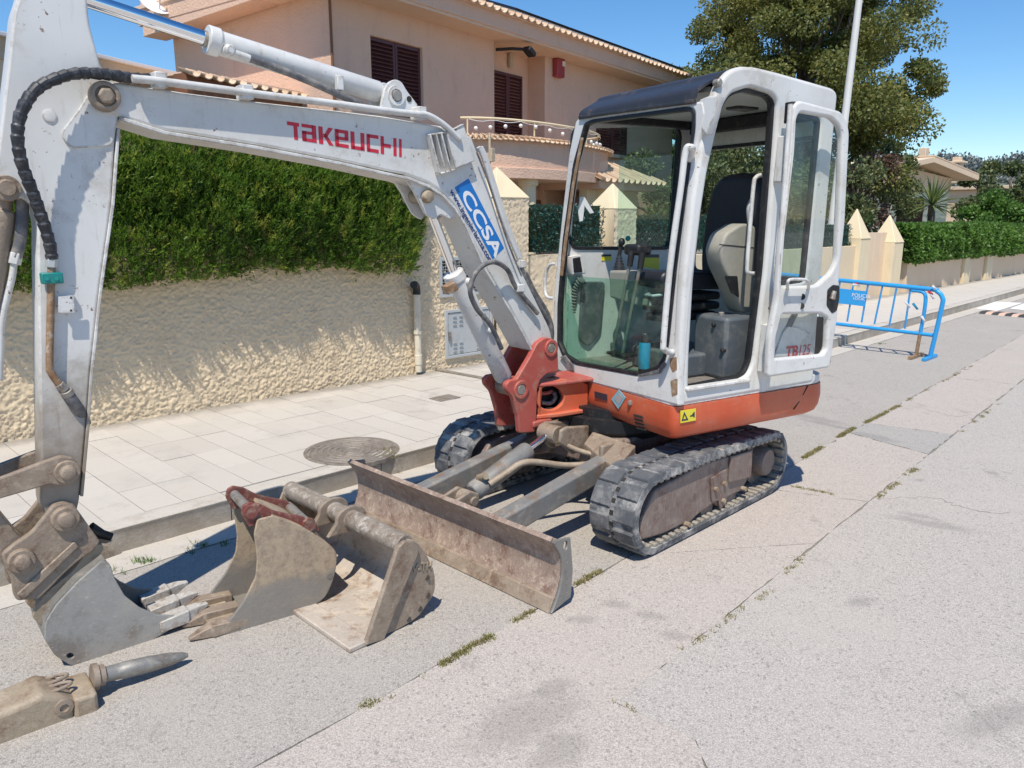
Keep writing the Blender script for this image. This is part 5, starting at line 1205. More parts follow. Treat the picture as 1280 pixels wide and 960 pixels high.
s_, z_ = BM.xy(531.5, 246, .06); MB()._lathe(BM.pt(s_, z_, -.10), BM.n, [(0, .030), (.185, .030), (.20, .024), (.205, .003)], 20).build('pin', M['dust'], bm_)
# tip boss
s_, z_ = BM.xy(132, 120, .10)
for sg in (1, -1): MB()._lathe(BM.pt(s_, z_, sg*(HB-.005)), BM.n*sg, [(0, .052), (.030, .050), (.034, .044), (.034, .034), (.026, .033), (.026, .003)], 32).build('tip_boss', M['mud'], bm_, .002)
MB()._lathe(BM.pt(s_, z_, HB+.02), BM.n, [(0, .030), (.016, .029), (.022, .022), (.022, .002)], 6).build('nut', M['mud'], bm_, .003)
sh_ = rnd(BM.poly([(150, 106), (232, 121), (238, 135), (226, 150), (205, 155), (160, 140), (146, 128)], HB), .02, 3)
# lettering on the boom
TB_, BB_ = (BM.at(358.5, 151.5, HB), BM.at(514.5, 176, HB)), (BM.at(360, 173, HB), BM.at(514.5, 198.5, HB))
GL = {'T': [(0, .78, 1, 1), (.52, 0, .84, .79)],
      'a': [(0, .80, .80, 1), (.70, 0, 1, 1), (0, 0, .30, .58), (0, .42, .75, .60), (0, 0, .75, .18)],
      'K': [(0, 0, .30, 1)], 'e': [(0, 0, .28, 1), (.1, .80, 1, 1), (.1, .41, 1, .59), (.1, 0, 1, .2), (.72, .5, 1, .9)],
      'u': [(0, 0, .28, 1), (.1, 0, .9, .2), (.72, 0, 1, 1)], 'c': [(0, 0, .28, 1), (.1, .80, 1.0, 1), (.1, 0, 1.0, .2)],
      'H': [(0, 0, .30, 1), (.1, .40, .95, .60)], 'I': [(0, 0, 1, 1)]}
mb = MB()
def bil(u, v): return (TB_[0]*(1-u)+TB_[1]*u)*v+(BB_[0]*(1-u)+BB_[1]*u)*(1-v)
def quad(c): 
    t = BM.n*.0012; mb.add([bil(*p)+BM.n*.0002 for p in c]+[bil(*p)+t for p in c], [(3, 2, 1, 0), (4, 5, 6, 7), (0, 1, 5, 4), (1, 2, 6, 5), (2, 3, 7, 6), (3, 0, 4, 7)])
x0 = 0
for ch, w in (('T', .105), ('a', .125), ('K', .125), ('e', .125), ('u', .13), ('c', .118), ('H', .110), ('I', .045), ('I', .04)):
    ww = w-.018
    if ch == 'H' : pass
    for a, b, c, d in GL[ch]: quad([(x0+a*ww, b), (x0+c*ww, b), (x0+c*ww, d), (x0+a*ww, d)])
    if ch == 'K':
        quad([(x0+.28*ww, .40), (x0+.55*ww, .40), (x0+ww*1.05, 1), (x0+.72*ww, 1)]); quad([(x0+.28*ww, .60), (x0+.72*ww, 0), (x0+ww*1.05, 0), (x0+.55*ww, .60)])
    if ch == 'I' and w == .045: x0 += .005
    x0 += w
mb.build('lettering', M['decalred'], bm_, ang=20)
stq = [(568, 234.5), (585.5, 223), (630, 310), (615.5, 324)]
plate('blue_sticker', BM, rnd(BM.poly(stq, HB), .006, 3), HB, HB+.0014, M['decalblue'], bm_, .0003)
def along_text(body, p0, p1, q, size_px, m, bold=0, spx=1.0):
    O, E_, Q_ = BM.at(*p0, HB+.0018), BM.at(*p1, HB+.0018), BM.at(*q, HB+.0018)
    exv = (E_-O); L_ = np.linalg.norm(exv); exv /= L_; eyv = Q_-O; eyv -= exv*(eyv@exv); hgt = np.linalg.norm(eyv); eyv /= hgt
    cu = bpy.data.curves.new('t', 'FONT'); cu.body = body; cu.size = 1; ob = bpy.data.objects.new('t', cu); me = bpy.data.meshes.new_from_object(ob)
    xs_ = [v.co.x for v in me.vertices]; ys_ = [v.co.y for v in me.vertices]; wd = max(xs_)-min(xs_); hh = max(ys_)
    bpy.data.objects.remove(ob); bpy.data.curves.remove(cu)
    size = hgt/hh*size_px; text('lettering', body, O, exv, eyv, BM.n, m, bm_, size, .0008, 0, bold, 1, L_/(wd*size))
along_text('CCSA', (575.5, 243), (618.5, 321), (584.5, 232), 1.0, M['decalwhite'], .025)
along_text('www.ingenieriaccsa.com', (562, 239.5), (612.5, 329.5), (566.5, 236.2), 1.0, M['decalnavy'], .012)
# pipes along the boom
pa = [(165, 98), (198, 101), (260, 109), (320, 117), (420, 129.5), (474, 137), (517, 142), (532, 143), (545, 149), (560, 160), (575, 175)]
pb = [(598, 186), (606, 205), (628, 275), (648, 325)]
for i, (o, r) in enumerate(((.116, .0135), (.098, .0130))):
    dz = 0 if i == 0 else .018
    MB().tube(cr([BM.at(x, y+dz*60, o) for x, y in pa], 5), r, 12).build('pipe', M['white'], bm_)
for o, dx in ((.05, 0), (.0, 5), (-.04, 9)): MB().tube(cr([BM.at(x+dx*.4, y-2, o) for x, y in pb], 5), .011, 10).build('pipe', M['white'], bm_)
MB().tube(cr([BM.at(*p, .105) for p in ((596, 190), (612, 232), (634, 300), (652, 345))], 5), .005, 8).build('cable', M['hosegrey'], bm_)
for px, py in ((198, 101), (306, 116), (523, 142)):
    c = BM.at(px, py, .085); MB().box(c, BM.u, BM.n, Z1, .045, .075, .055).build('pipe_clamp', M['white'], bm_, .005)
for px, py, o in ((650, 330, .04), (648, 360, .09)): MB().box(BM.at(px, py, o), BM.u, BM.n, Z1, .05, .05, .04).build('hose_clamp', M['white'], bm_, .004)
for i, pts in enumerate(([(650, 328), (657, 350), (676, 385), (688, 408), (688, 430)], [(656, 340), (668, 365), (684, 392), (690, 415), (686, 440)])):
    MB().tube(cr([BM.at(*p, .05-.05*i) for p in pts], 7), .014, 12).build('hose', M['hosegrey'], ex)
MB().tube(cr([BM.at(x, y, .10+o) for x, y, o in ((672, 392, 0), (645, 359, .0), (634, 337, .02), (616, 327.5, .05), (597, 338, .06), (587.5, 362, .05), (596, 386, .03), (613, 406, .02), (627, 436, .0))], 8), .0125, 12).build('hose', M['hosegrey'], ex)
# knee box with open ribbed side
kq = BM.poly([(538, 166.5), (579, 154), (593.5, 200), (551, 216)], .12)
kb = MB(); 
K = [BM.at(*p, .115) for p in ((558, 164), (580, 154.5), (594.5, 201), (570, 211))]
kb.prism([p-BM.n*.004 for p in K], -BM.n*.02)
Kf = [BM.at(*p, .115) for p in ((537, 167.5), (559, 164), (570.5, 211), (549.5, 216.5))]
kb.prism([K[0], K[1], BM.at(580, 154.5, -.10), BM.at(558, 163, -.10)], A3(0, 0, -.008))
kn = kb.build('knee_guard', M['white'], bm_, .006)
Rb = lambda t: (Kf[0]*(1-t)+Kf[1]*t, Kf[3]*(1-t)+Kf[2]*t)
for t, m_ in ((0.03, 'white'), (.36, 'white'), (.66, 'white'), (.98, 'white')):
    a, b = Rb(t); d = (b-a)/np.linalg.norm(b-a); MB().box((a+b)/2-BM.n*.02, d, np.cross(d, BM.n), BM.n, np.linalg.norm(b-a), .008, .045).build('rib', M[m_], kn, .002)
MB().prism([Kf[0], Kf[1], Kf[1]-BM.n*.04, Kf[0]-BM.n*.04], A3(0, 0, -.007)).build('guard_edge', M['white'], kn, .002)
MB().prism([Kf[3], Kf[2], Kf[2]-BM.n*.04, Kf[3]-BM.n*.04], A3(0, 0, -.007)).build('guard_edge', M['white'], kn, .002)
MB().box(BM.at(562, 190, .085), BM.u, A3(0, 0, 1), BM.n, .035, .07, .012).build('guard_slot', M['darkin'], kn)
plate('rust_patch', BM, rnd(BM.poly([(564, 160), (575, 156.5), (571, 163), (566, 170)], .1151), .004, 2), .1112, .1122, M['rust'], kn, .0003)
# arm cylinder
ck = rnd(BM.poly([(475, 139), (479, 115), (485, 103), (493, 99), (501, 102), (508, 114), (522, 132), (520, 141)], .055), .012, 3)
for o in (.040, -.062): plate('cylinder_lug', BM, ck, o, o+.022, M['white'], bm_, .004)
s_, z_ = BM.xy(496, 119.5, .07); MB()._lathe(BM.pt(s_, z_, -.075), BM.n, [(0, .026), (.142, .026), (.152, .022), (.152, .003)], 20).build('pin', M['pin'], bm_)
MB()._lathe(BM.pt(s_, z_, .060), BM.n, [(0, .044), (.012, .042), (.012, .027), (0, .027)], 24).build('pin_boss', M['white'], bm_)
s2, z2 = BM.xy(511, 124, .06); MB().cyl(BM.pt(s2, z2, .055), BM.pt(s2, z2, .065), .013).build('lug_hole', M['darkin'], bm_)
q0, q1, q2, q3 = BM.at(478, 116, 0), BM.at(258, 49, 0), BM.at(302, 62, 0), BM.at(56, -18, 0)
q0 = BM.at(476, 116, 0); ax = (q1-q0)/np.linalg.norm(q1-q0)
ac = MB().tube([q0-ax*.03, q0, q0+ax*.02, q1-ax*.05, q1-ax*.045, q1], [.036, .036, .046, .046, .054, .054], 26).build('arm_cylinder', M['white'], ex, .004, ang=30)
MB().cyl(q1, q1+ax*.012, .030, n=20).build('seal', M['pin'], ac)
MB().cyl(q1-ax*.1, q3+ax*.1, .026, n=24).build('rod', M['rod'], ac)
MB().cyl(q0-ax*.0, q0-ax*.09, .034, n=18).build('eye', M['mud'], ac)
pz = [BM.at(x, y, .055) for x, y in ((285, 63), (292, 66), (312, 73), (340, 83), (385, 101), (425, 119), (452, 131))]
MB().tube(cr(pz[:3], 5), .014, 12).build('pipe', M['white'], ac)
MB().tube(cr(pz[2:], 6), .015, 12).build('hose', M['hosegrey'], ac)
MB()._lathe(BM.at(284, 64, .03), BM.n, [(0, .024), (.035, .022), (.042, .014), (.042, .002)], 14).build('port', M['white'], ac)
MB().box(BM.at(424, 104, .05), BM.u, A3(0, 0, 1), BM.n, .03, .06, .03).build('clamp', M['white'], ac, .004)
# boom cylinder
d0, d1, d2 = BM.at(640, 487, 0), BM.at(566, 341, 0), BM.at(531.5, 246, 0)
d0 = BM.pt(*BM.xy(651, 487, .108), 0); ax = (d1-d0)/np.linalg.norm(d1-d0)
boc = MB().tube([d0+ax*.05, d0+ax*.07, d1-ax*.05, d1-ax*.045, d1], [.040, .050, .050, .056, .056], 26).build('boom_cylinder', M['white'], ex, .004, ang=30)
MB().cyl(d1-ax*.1, d2, .024, n=22).build('rod', M['rod'], boc)
MB().cyl(d0-BM.n*.06, d0+BM.n*.06, .048).build('eye', M['mud'], boc, .004)
MB().cyl(d2-BM.n*.04, d2+BM.n*.04, .04).build('eye', M['mud'], boc, .004)
rb_ = BM.at(562, 360, .045); MB().box(rb_, BM.u*.7-A3(0, 0, .25), np.cross(BM.n, BM.u*.7-A3(0, 0, .25)), BM.n, .085, .06, .05).build('guard', M['rust'], boc, .004)
MB().tube(cr([BM.at(*p, .055) for p in ((586, 350), (594, 372), (606, 400), (612, 412))], 5), .010, 10).build('pipe', M['white'], boc)
for p in ((584, 352), (610, 412)): MB()._lathe(BM.at(*p, .04), BM.n, [(0, .02), (.03, .018), (.036, .01), (.036, .002)], 12).build('port', M['white'], boc)
# ---- dipper arm
HA = .062
at_ = [(40, -60), (85, -60), (104, -28), (109, 0), (112, 30), (127, 86), (147, 104), (151, 128), (146, 160), (143, 185), (139, 255), (124, 360), (112, 470), (107, 541), (99, 628), (92, 652), (80, 660), (62, 652), (52, 632), (50, 500), (47, 320), (47, 275), (40, 256), (26, 246), (8, 252), (-8, 245), (-6, 215), (1, 160), (11, 75), (17, 15), (24, -5), (30, -35)]
am = plate('dipper_arm', BM, rnd(BM.poly(at_, HA), .02, 3), -HA, HA, M['armwhite'], ex, .008, br=2)
ov = rnd(BM.poly([(116, 108), (96, 140), (74, 168), (88, 186), (140, 182), (147, 150), (148, 120), (130, 100)], HA), .02, 3)
plate('doubler_plate', BM, ov, HA-.002, HA+.008, M['white'], am, .003)
for px, py, r in ((9, 235, .044),):
    s_, z_ = BM.xy(px, py, HA+.02); MB()._lathe(BM.pt(s_, z_, HA-.01), BM.n, [(0, r), (.03, r*.94), (.03, r*.62), (.04, r*.58), (.04, .003)], 24).build('pin_boss', M['mud'], am, .002)
strip = [(146, 160), (139, 255), (124, 360), (112, 470), (107, 541), (100, 620)]
F2 = [A3(*p, 0) for p in BM.poly(strip, HA)]; F3 = nrm2(F2, .010)
MB().loft([[BM.pt(a[0], a[1], HA+.008), BM.pt(a[0], a[1], -HA-.006), BM.pt(b[0], b[1], -HA-.006), BM.pt(b[0], b[1], HA+.008)] for a, b in zip(F2, F3)]).build('edge_flange', M['armwhite'], am, .002, ang=30)
MB()._lathe(BM.at(62, 145, HA), BM.n, [(-.003, .022), (.003, .022), (.004, .019), (.004, .002)], 18).build('plug', M['white'], am)
hp = [(186, 99, .06), (160, 97, .085), (132, 93, .105), (100, 91.5, .12), (74, 97, .135), (46, 111, .15), (28, 137, .16), (22, 168, .16), (27, 203, .15), (40, 238, .13), (53, 274, .11), (62, 304, .095), (65, 324, .088)]
hpts = cr([BM.at(x, y, o) for x, y, o in hp], 14); 
lens = np.r_[0, np.cumsum([np.linalg.norm(b-a) for a, b in zip(hpts[:-1], hpts[1:])])]
ss = np.arange(0, lens[-1], .0065); H3 = np.stack([np.interp(ss, lens, [p[i] for p in hpts]) for i in range(3)], 1)
MB().tube(H3, [.0212-.0042*((s/.036) % 1.0) for s in ss], 14).build('spiral_hose', M['hose'], am, ang=25)
MB().tube([BM.at(64.5, 322, .088), BM.at(64.5, 334, .086)], .020, 6).build('hose_nut', M['galv'], am, .002)
MB().tube(cr([BM.at(x, y, .085) for x, y in ((64.5, 332), (64, 348), (63, 400), (62, 456), (64, 466), (72, 478), (78, 484))], 5), .0125, 12).build('pipe', M['rust'], am)
MB().box(BM.at(64.5, 347.5, .090), BM.u, A3(0, 0, 1), BM.n, .066, .038, .038).build('pipe_clamp', M['teal'], am, .004)
for dx in (-6, 6): MB().cyl(BM.at(64.5+dx, 348, .10), BM.at(64.5+dx, 348, .1125), .008, n=10).build('bolt', M['teal'], am)
MB().tube([BM.at(74, 480, .09), BM.at(82, 488, .09)], .018, 6).tube([BM.at(82, 488, .09), BM.at(86, 494, .085)], .022, 12).build('fitting', M['pin'], am, .002)
MB().tube(cr([BM.at(84, 492, .085), BM.at(92, 503, .08), BM.at(101, 516, .05), BM.at(106, 528, .0)], 5), [.021]*16, 14).build('hose', M['hosegrey'], am)
plate('tab', BM, BM.poly([(73, 371), (93, 369), (93, 391), (73, 391)], .098), .094, .099, M['white'], am, .001)
MB().box(BM.at(80, 381, .08), BM.u, A3(0, 0, 1), BM.n, .02, .04, .035).build('tab_stem', M['white'], am)
for p in ((88.5, 372), (88.5, 388)): MB().cyl(BM.at(*p, .098), BM.at(*p, .0995), .0045, n=8).build('tab_hole', M['darkin'], am)
for p in ((86, 246), (66, 170)): pass
# bucket cylinder and its hose in the arm's fork
e0_, e1_ = BM.at(5, 240, 0), BM.at(-30, 470, 0); ax = (e1_-e0_)/np.linalg.norm(e1_-e0_)
bcy = MB().tube([e0_, e0_+ax*.06, e0_+ax*.065, e0_+ax*.62], [.03, .03, .044, .044], 24).build('bucket_cylinder', M['mud'], ex, .004, ang=30)
MB().cyl(e0_+ax*.6, BM.at(-48, 585, 0), .024, n=18).build('rod', M['rod'], bcy)
MB().tube(cr([BM.at(*p, .02) for p in ((28, 250), (27, 280), (24, 305), (19, 322))], 6), .020, 12).build('hose', M['hosegrey'], ex)
MB().tube([BM.at(20, 316, .02), BM.at(17, 330, .02)], .022, 6).build('hose_nut', M['white'], ex, .002)
MB().tube(cr([BM.at(*p, .02) for p in ((17, 330), (14, 350), (5, 385), (1, 410), (0, 440), (-1, 475))], 6), .012, 12).build('pipe', M['white'], ex)
# links
lk = rnd(BM.poly([(-60, 612), (0, 598), (52, 578), (76, 570), (92, 572), (102, 588), (98, 600), (84, 608), (62, 606), (0, 624), (-60, 640)], .095), .012, 3)
plate('tipping_link', BM, lk, .068, .094, M['mud'], ex, .006); plate('tipping_link', BM, lk, -.094, -.068, M['mud'], ex, .006)
s_, z_ = BM.xy(84, 590, .1); MB()._lathe(BM.pt(s_, z_, -.10), BM.n, [(0, .026), (.20, .026)], 20)._lathe(BM.pt(s_, z_, .094), BM.n, [(0, .044), (.014, .042), (.014, .026), (.03, .026), (.034, .018), (.034, .002)], 20).build('pin', M['mud'], ex, .002)
pk = rnd(BM.poly([(-60, 600), (-30, 605), (22, 668), (48, 690), (44, 712), (20, 722), (-2, 700), (-40, 650)], .05), .012, 3)
for o in (.03, -.055): plate('push_link', BM, pk, o, o+.025, M['mud'], ex, .005)
# quick hitch
hq = [(58, 643), (66, 632), (80, 628), (93, 632), (104, 647), (113, 660), (126, 678), (116, 690), (98, 702), (80, 718), (62, 737), (48, 750), (36, 750), (22, 752), (17, 745), (15, 727), (8, 712), (2, 694), (16, 682), (41, 665)]
hx = rnd(BM.poly(hq, .10), .012, 3)
hi = plate('quick_hitch', BM, hx, .070, .098, M['mud'], ex, .006); plate('hitch_plate', BM, hx, -.098, -.070, M['mud'], hi, .006)
cr0, cr1 = BM.xy(60, 712, .1), BM.xy(98, 675, .1)
MB().prism([BM.at(*p, .098) for p in ((20, 742), (92, 676), (98, 682), (30, 748))], BM.n*.012).build('stiffener', M['mud'], hi, .004)
for px, py, r in ((83, 650, .036), (28, 703, .034)):
    s_, z_ = BM.xy(px, py, .12); MB()._lathe(BM.pt(s_, z_, -.12), BM.n, [(0, r*.7), (.24, r*.7)], 20)._lathe(BM.pt(s_, z_, .096), BM.n, [(0, r*1.35), (.022, r*1.25), (.022, r*.8), (.034, r*.78), (.038, r*.6), (.038, .002)], 24).build('pin', M['mud'], hi, .002)
MB().tube([BM.at(112, 662, .0), BM.at(128, 668, .0), BM.at(139, 671, .0)], [.03, .018, .016], 10).build('lock_lever', M['black'], hi)
# attached bucket
WB = .15
sp0 = [(127.5, 701), (137, 704), (143, 722), (156, 745), (175, 760), (196, 769), (224, 770), (232, 776), (193, 799), (157, 817), (112, 831.5), (88, 832), (68, 819), (56, 800), (57, 778), (70, 757), (97, 728)]
sxy = rnd(BM.poly(sp0, WB), .01, 2)
hl = [BM.xy(88+4.5*math.cos(t), 820+3.4*math.sin(t), WB) for t in np.linspace(0, 2*math.pi, 14, endpoint=False)]
bk = thing_bucket = plate('bucket', BM, [sxy, hl], WB-.014, WB, M['steel'], ex, .003)
plate('side_plate', BM, [sxy], -WB, -WB+.014, M['worn'], bk, .003)
shp = [A3(*p, 0) for p in BM.poly([(132, 700), (97, 726), (70, 755), (57, 777), (56, 800), (68, 818.5), (88, 831.5), (112, 831), (157, 816.5), (193, 798.5), (230, 777)], WB)]
shp = [A3(*p, 0) for p in cr([(p[0], p[1], 0) for p in shp], 4)] if False else shp
F3 = nrm2(shp, .014) if nrm2(shp, .01)[5][1] > shp[5][1] else nrm2(shp, -.014)
MB().loft([[BM.pt(a[0], a[1], WB-.01), BM.pt(a[0], a[1], -WB+.01), BM.pt(b[0], b[1], -WB+.01), BM.pt(b[0], b[1], WB-.01)] for a, b in zip(shp, F3)]).build('shell', M['worn'], bk, ang=40)
he = rnd(BM.poly([(137, 683), (156, 693), (128, 703), (99, 727), (76, 750), (62, 770), (54, 786), (41, 774), (46, 757), (62, 740), (92, 716), (108, 694), (122, 682)], .10), .01, 2)
for o in (.062, -.085): plate('hanger_plate', BM, he, o, o+.022, M['dust'], bk, .004)
lipa, lipb = BM.at(205, 772, 0), BM.at(232, 776, 0)
for o, t0, t1 in ((WB-.025, (205, 775), (262, 757)), (0, None, None), (-WB+.025, None, None)):
    a, b = BM.at(200, 784, WB), BM.at(236, 770, WB); tip = BM.at(262, 757, WB)
    sh3 = BM.n*(o-WB); a, b, tip = a+sh3, b+sh3, tip+sh3; d = tip-b
    MB().loft([[p+BM.n*w*x+A3(0, 0, 1)*h_*y for x, y in ((-1, -1), (1, -1), (1, 1), (-1, 1))] for p, w, h_ in ((a, .034, .022), (b-d*.0, .034, .026), (b+d*.05, .026, .022), (b+d*.45, .022, .019), (tip, .012, .005))]).build('tooth', M['tooth'], bk, .004)

# ---- cab
# side frame with door opening and rear quarter window
so = [(849, 507), (850, 440), (855, 350), (866, 250), (877, 185), (888, 138), (900, 103), (912, 88), (926, 82.5), (945, 83.5), (975, 91), (1010, 101), (1043, 110.5), (1048, 118), (1045, 144), (1026, 357), (1017, 478)]
sh = [(857, 488), (857, 470), (864.5, 370), (878, 260), (885, 215), (896, 166), (905, 131), (915, 116), (937, 108.5), (965, 117), (973, 126), (968.5, 191), (957, 341), (943, 452), (936, 469), (926, 474)]
rw = [(989, 137), (1027, 147), (1007, 352), (972, 357)]
OS = .73
hr = rnd(UP.poly(sh, OS), [.0, .0]+[.03]*12+[.03, .0], 3)
sf = plate('cab_side', UP, [rnd(UP.poly(so, OS), .03, 4), hr, rnd(UP.poly(rw, OS), .04, 4)], OS-.055, OS, M['white'], ex, .018, br=3)
def inset(pts, d):
    P_ = np.array([p[:2] for p in pts]); c = P_.mean(0); out = []
    m_ = len(P_)
    for i in range(m_):
        t = P_[(i+1) % m_]-P_[i-1]; t /= np.linalg.norm(t)+1e-9; n_ = np.array([-t[1], t[0]])
        if n_@(c-P_[i]) < 0: n_ = -n_
        out.append(tuple(P_[i]+n_*d))
    return out
plate('door_seal', UP, [inset(hr, -.004), inset(hr, .014)], OS-.058, OS-.022, M['black'], sf, .004)
rq = rnd(UP.poly(rw, OS), .04, 4); plate('window_seal', UP, [inset(rq, -.003), inset(rq, .022)], OS-.03, OS-.005, M['black'], sf, .003)
plate('quarter_glass', UP, inset(rq, .012), OS-.022, OS-.017, M['glassdark'], sf, .001)
sl0 = UP.poly([(857, 488), (936, 472)], OS); MB().box(UP.pt((sl0[0][0]+sl0[1][0])/2, sl0[0][1]+.005, OS-.02), UP.u, UP.n, Z1, abs(sl0[0][0]-sl0[1][0]), .075, .02).build('door_sill', M['white'], sf, .006)
# front frame
fo_ = [(847.5, 508), (846.5, 440), (851, 350), (861, 250), (871, 178), (881, 142), (878, 126), (724, 146), (719, 152), (711, 191), (702, 270), (692.5, 360), (690, 440), (693, 458), (698, 464), (735, 478)]
fh_ = [(731, 154), (741, 150), (860, 134), (868, 138), (868, 160), (857.5, 240), (845.5, 330), (835, 430), (831, 449), (822, 461), (797, 469), (720, 455), (704, 445), (697, 428), (697.5, 380), (704, 300), (717, 205)]
fr2 = UFR.poly(fo_); fh2 = rnd(UFR.poly(fh_), .02, 3)
ff = plate('cab_front', UFR, [rnd(fr2, .012, 3), fh2], -.05, 0, M['white'], ex, .012, br=2)
plate('windscreen_seal', UFR, [inset(fh2, -.004), inset(fh2, .016)], -.03, .004, M['black'], ff, .004)
lg = [(699, 343), (843, 353), (835, 430), (831, 449), (822, 461), (797, 469), (720, 455), (704, 445), (697, 428), (697.5, 380)]
plate('lower_glass', UFR, inset(rnd(UFR.poly(lg), .015, 3), .004), -.020, -.014, M['glassgreen'], ff, .001)
plate('lifting_strap', UFR, UFR.poly([(700.5, 344), (715, 235), (727, 172), (730, 172), (718, 236), (704, 345)]), .0, .008, M['rust'], ff, .002)
for pts in ([(700, 446), (713, 463), (717, 463), (716, 456), (706, 444)], [(797, 468.5), (822, 462), (829, 452), (832, 455), (824, 467), (797, 471)]): plate('loose_seal', UFR, UFR.poly(pts, .012), .004, .014, M['hosegrey'], ff, .003)
plate('rust_patch', UFR, rnd(UFR.poly([(837, 448), (846, 446), (846.5, 462), (841, 466), (838, 459)]), .006, 2), 0.0005, .0012, M['rust'], ff, .0002)
plate('rust_patch', UFR, rnd(UFR.poly([(838, 476), (847, 473), (847, 493), (840, 496)]), .006, 2), 0.0005, .0012, M['rust'], ff, .0002)
MB().tube([UP.at(x, y, OS-.034) for x, y in ((851.5, 500), (853, 440), (858, 350), (869, 250), (880, 185), (890, 142), (899, 113), (910, 98), (924, 92))], [.030]*9, 14).build('corner_post', M['white'], ex)
plate('corner_gusset', UFR, UFR.poly([(869, 152), (869, 136), (874, 124), (884, 120), (897, 120), (891, 146), (882, 168)]), -.045, -.004, M['white'], ff, .006)
# roof
tu = UP.poly([(912, 88), (926, 82.5), (945, 83.5), (975, 91), (1010, 101), (1043, 110.5)], OS)
L1, L0 = OS-.03, -.28
def prof_loft(name, pr, m, la_, lb_, th=.02, bevel=0):
    low = [(a, b-th) for a, b in pr][::-1]
    return MB().loft([[UP.pt(a, b, l) for a, b in pr+low] for l in (la_, lb_)]).build(name, m, ex, bevel, ang=40)
prof_loft('cab_roof', [(p[0]+.0, p[1]-.006) for p in tu], M['white'], L1, L0, .04, .008)
vf, vz = UFR.xy(880, 121); z_front = UFR.O[2]+UFR.v[2]*vf if False else None
fv = UFR.at(876, 124)-UC; ff0, zz0 = float(fv@UF), float(fv[2])
vp_ = cr([(ff0+.012, zz0+.018), (ff0-.005, zz0+.055), (tu[0][0]+.055, tu[0][1]-.03), (tu[0][0]+.01, tu[0][1]+.0), (tu[1][0]-.04, tu[1][1]+.004)], 6)
vis = prof_loft('roof_visor', [(p[0], p[1]) for p in vp_], M['visor'], OS-.032, -.245, .014, .004)
a, b = UFR.at(724, 148), UFR.at(872, 128); MB().box((a+b)/2+UF*.006+A3(0, 0, .006), b-a, UF, Z1, .97, .022, .016).build('visor_rail', M['visor'], ex, .004)
MB()._lathe(UP.at(894, 104, OS-.02), UP.n, [(0, .018), (.03, .018), (.035, .012), (.035, .002)], 12).build('visor_bolt', M['pin'], ex)
# right wall, rear wall, floor, headliner
RW = -.345
top_z = min(p[1] for p in tu)-.06
rwo = [(.12, .72), (.10, 1.5), (.06, zz0-.02), (-.85, top_z), (-.85, .72)]
rwh = rnd(UP.poly([(718, 165), (709, 292), (716, 311), (835, 311), (841, 303), (851, 168), (845, 156), (730, 150)], RW), .03, 3)
rwp = plate('cab_wall', UP, [rwo, rwh], RW-.04, RW, M['white'], ex, .008)
plate('window_seal', UP, [inset(rwh, -.006), inset(rwh, .014)], RW-.03, RW+.008, M['black'], rwp, .003)
u_lo, u_hi = min(p[0] for p in rwh), max(p[0] for p in rwh); v_lo, v_hi = min(p[1] for p in rwh), max(p[1] for p in rwh)
um_ = UP.xy(776, 240, RW)[0]
plate('side_glass', UP, [(u_lo, v_lo), (um_, v_lo), (um_, v_hi), (u_lo, v_hi)], RW-.024, RW-.019, M['glassdark'], rwp, .001)
plate('side_glass', UP, [(um_-.03, v_lo), (u_hi, v_lo), (u_hi, v_hi), (um_-.03, v_hi)], RW-.013, RW-.008, M['glass'], rwp, .001)
RP = Plane(UC-UF*.84, UL, UF)
rwin = rnd([(-.29, 1.28), (.66, 1.28), (.66, 2.06), (-.29, 2.06)], .06, 4)
rp_ = plate('cab_rear', RP, [[(RW, .72), (OS-.06, .72), (OS-.06, top_z), (RW, top_z)], rwin], -.04, 0, M['white'], ex, .008)
plate('window_seal', RP, [inset(rwin, -.006), inset(rwin, .016)], -.03, .008, M['black'], rp_, .003)
plate('rear_glass', RP, inset(rwin, .005), -.02, -.015, M['glass'], rp_, .001)
MB().prism([pl2(f, l, .735) for f, l in ((.15, RW), (.15, OS-.06), (-.82, OS-.06), (-.82, RW))], (0, 0, .03)).build('cab_floor', M['tan'], ex)
MB().prism([pl2(f, l, top_z-.01) for f, l in ((.02, RW+.01), (.02, OS-.06), (-.82, OS-.06), (-.82, RW+.01))], (0, 0, .02)).build('headliner', M['headliner'], ex)
MB().box(pl2(-.42, RW+.04, top_z-.03), UF, UL, Z1, .76, .06, .05).box(pl2(-.80, .18, top_z-.05), UF, UL, Z1, .05, .95, .08).build('header_rail', M['black'], ex, .01)
MB().box(UP.at(928, 132, .35), UF, UL, Z1, .16, .10, .05).build('cab_lamp', M['black'], ex, .01)
MB().tube(cr([UP.at(*p, -.2) for p in ((918, 138), (919, 160), (914, 168), (895, 170))], 6), .007, 8).build('cable', M['black'], ex)
# seat
sbk = UFV.poly([(874, 350), (873, 320), (880, 262), (888, 232), (903, 218), (928, 215), (946, 221), (952, 236), (949, 270), (944, 350)], -.50)
st_ = plate('seat_back', UFV, rnd(sbk, .05, 4), -.62, -.50, M['seat'], ex, .045, br=4)
c = [p[0] for p in sbk]; sl_, sr_ = min(c), max(c); szb = min(p[1] for p in sbk)
MB().loft([[pl2(f, l, z_) for f, z_ in rnd([(-.54, szb-.04), (-.05, szb-.02), (-.0, szb+.03), (-.03, szb+.08), (-.54, szb+.05)], .03, 4)] for l in (sl_+.0, sl_+.03, .33, .36)]).build('seat_cushion', M['seat'], ex, .015)
for k in range(3): MB().box(pl2(-.27, (sl_+.36)/2, szb-.075-k*.055), UF, UL, Z1, .44-.02*k, .36-sl_-.06+.02*(k % 2), .045).build('seat_bellows', M['black'], ex, .015)
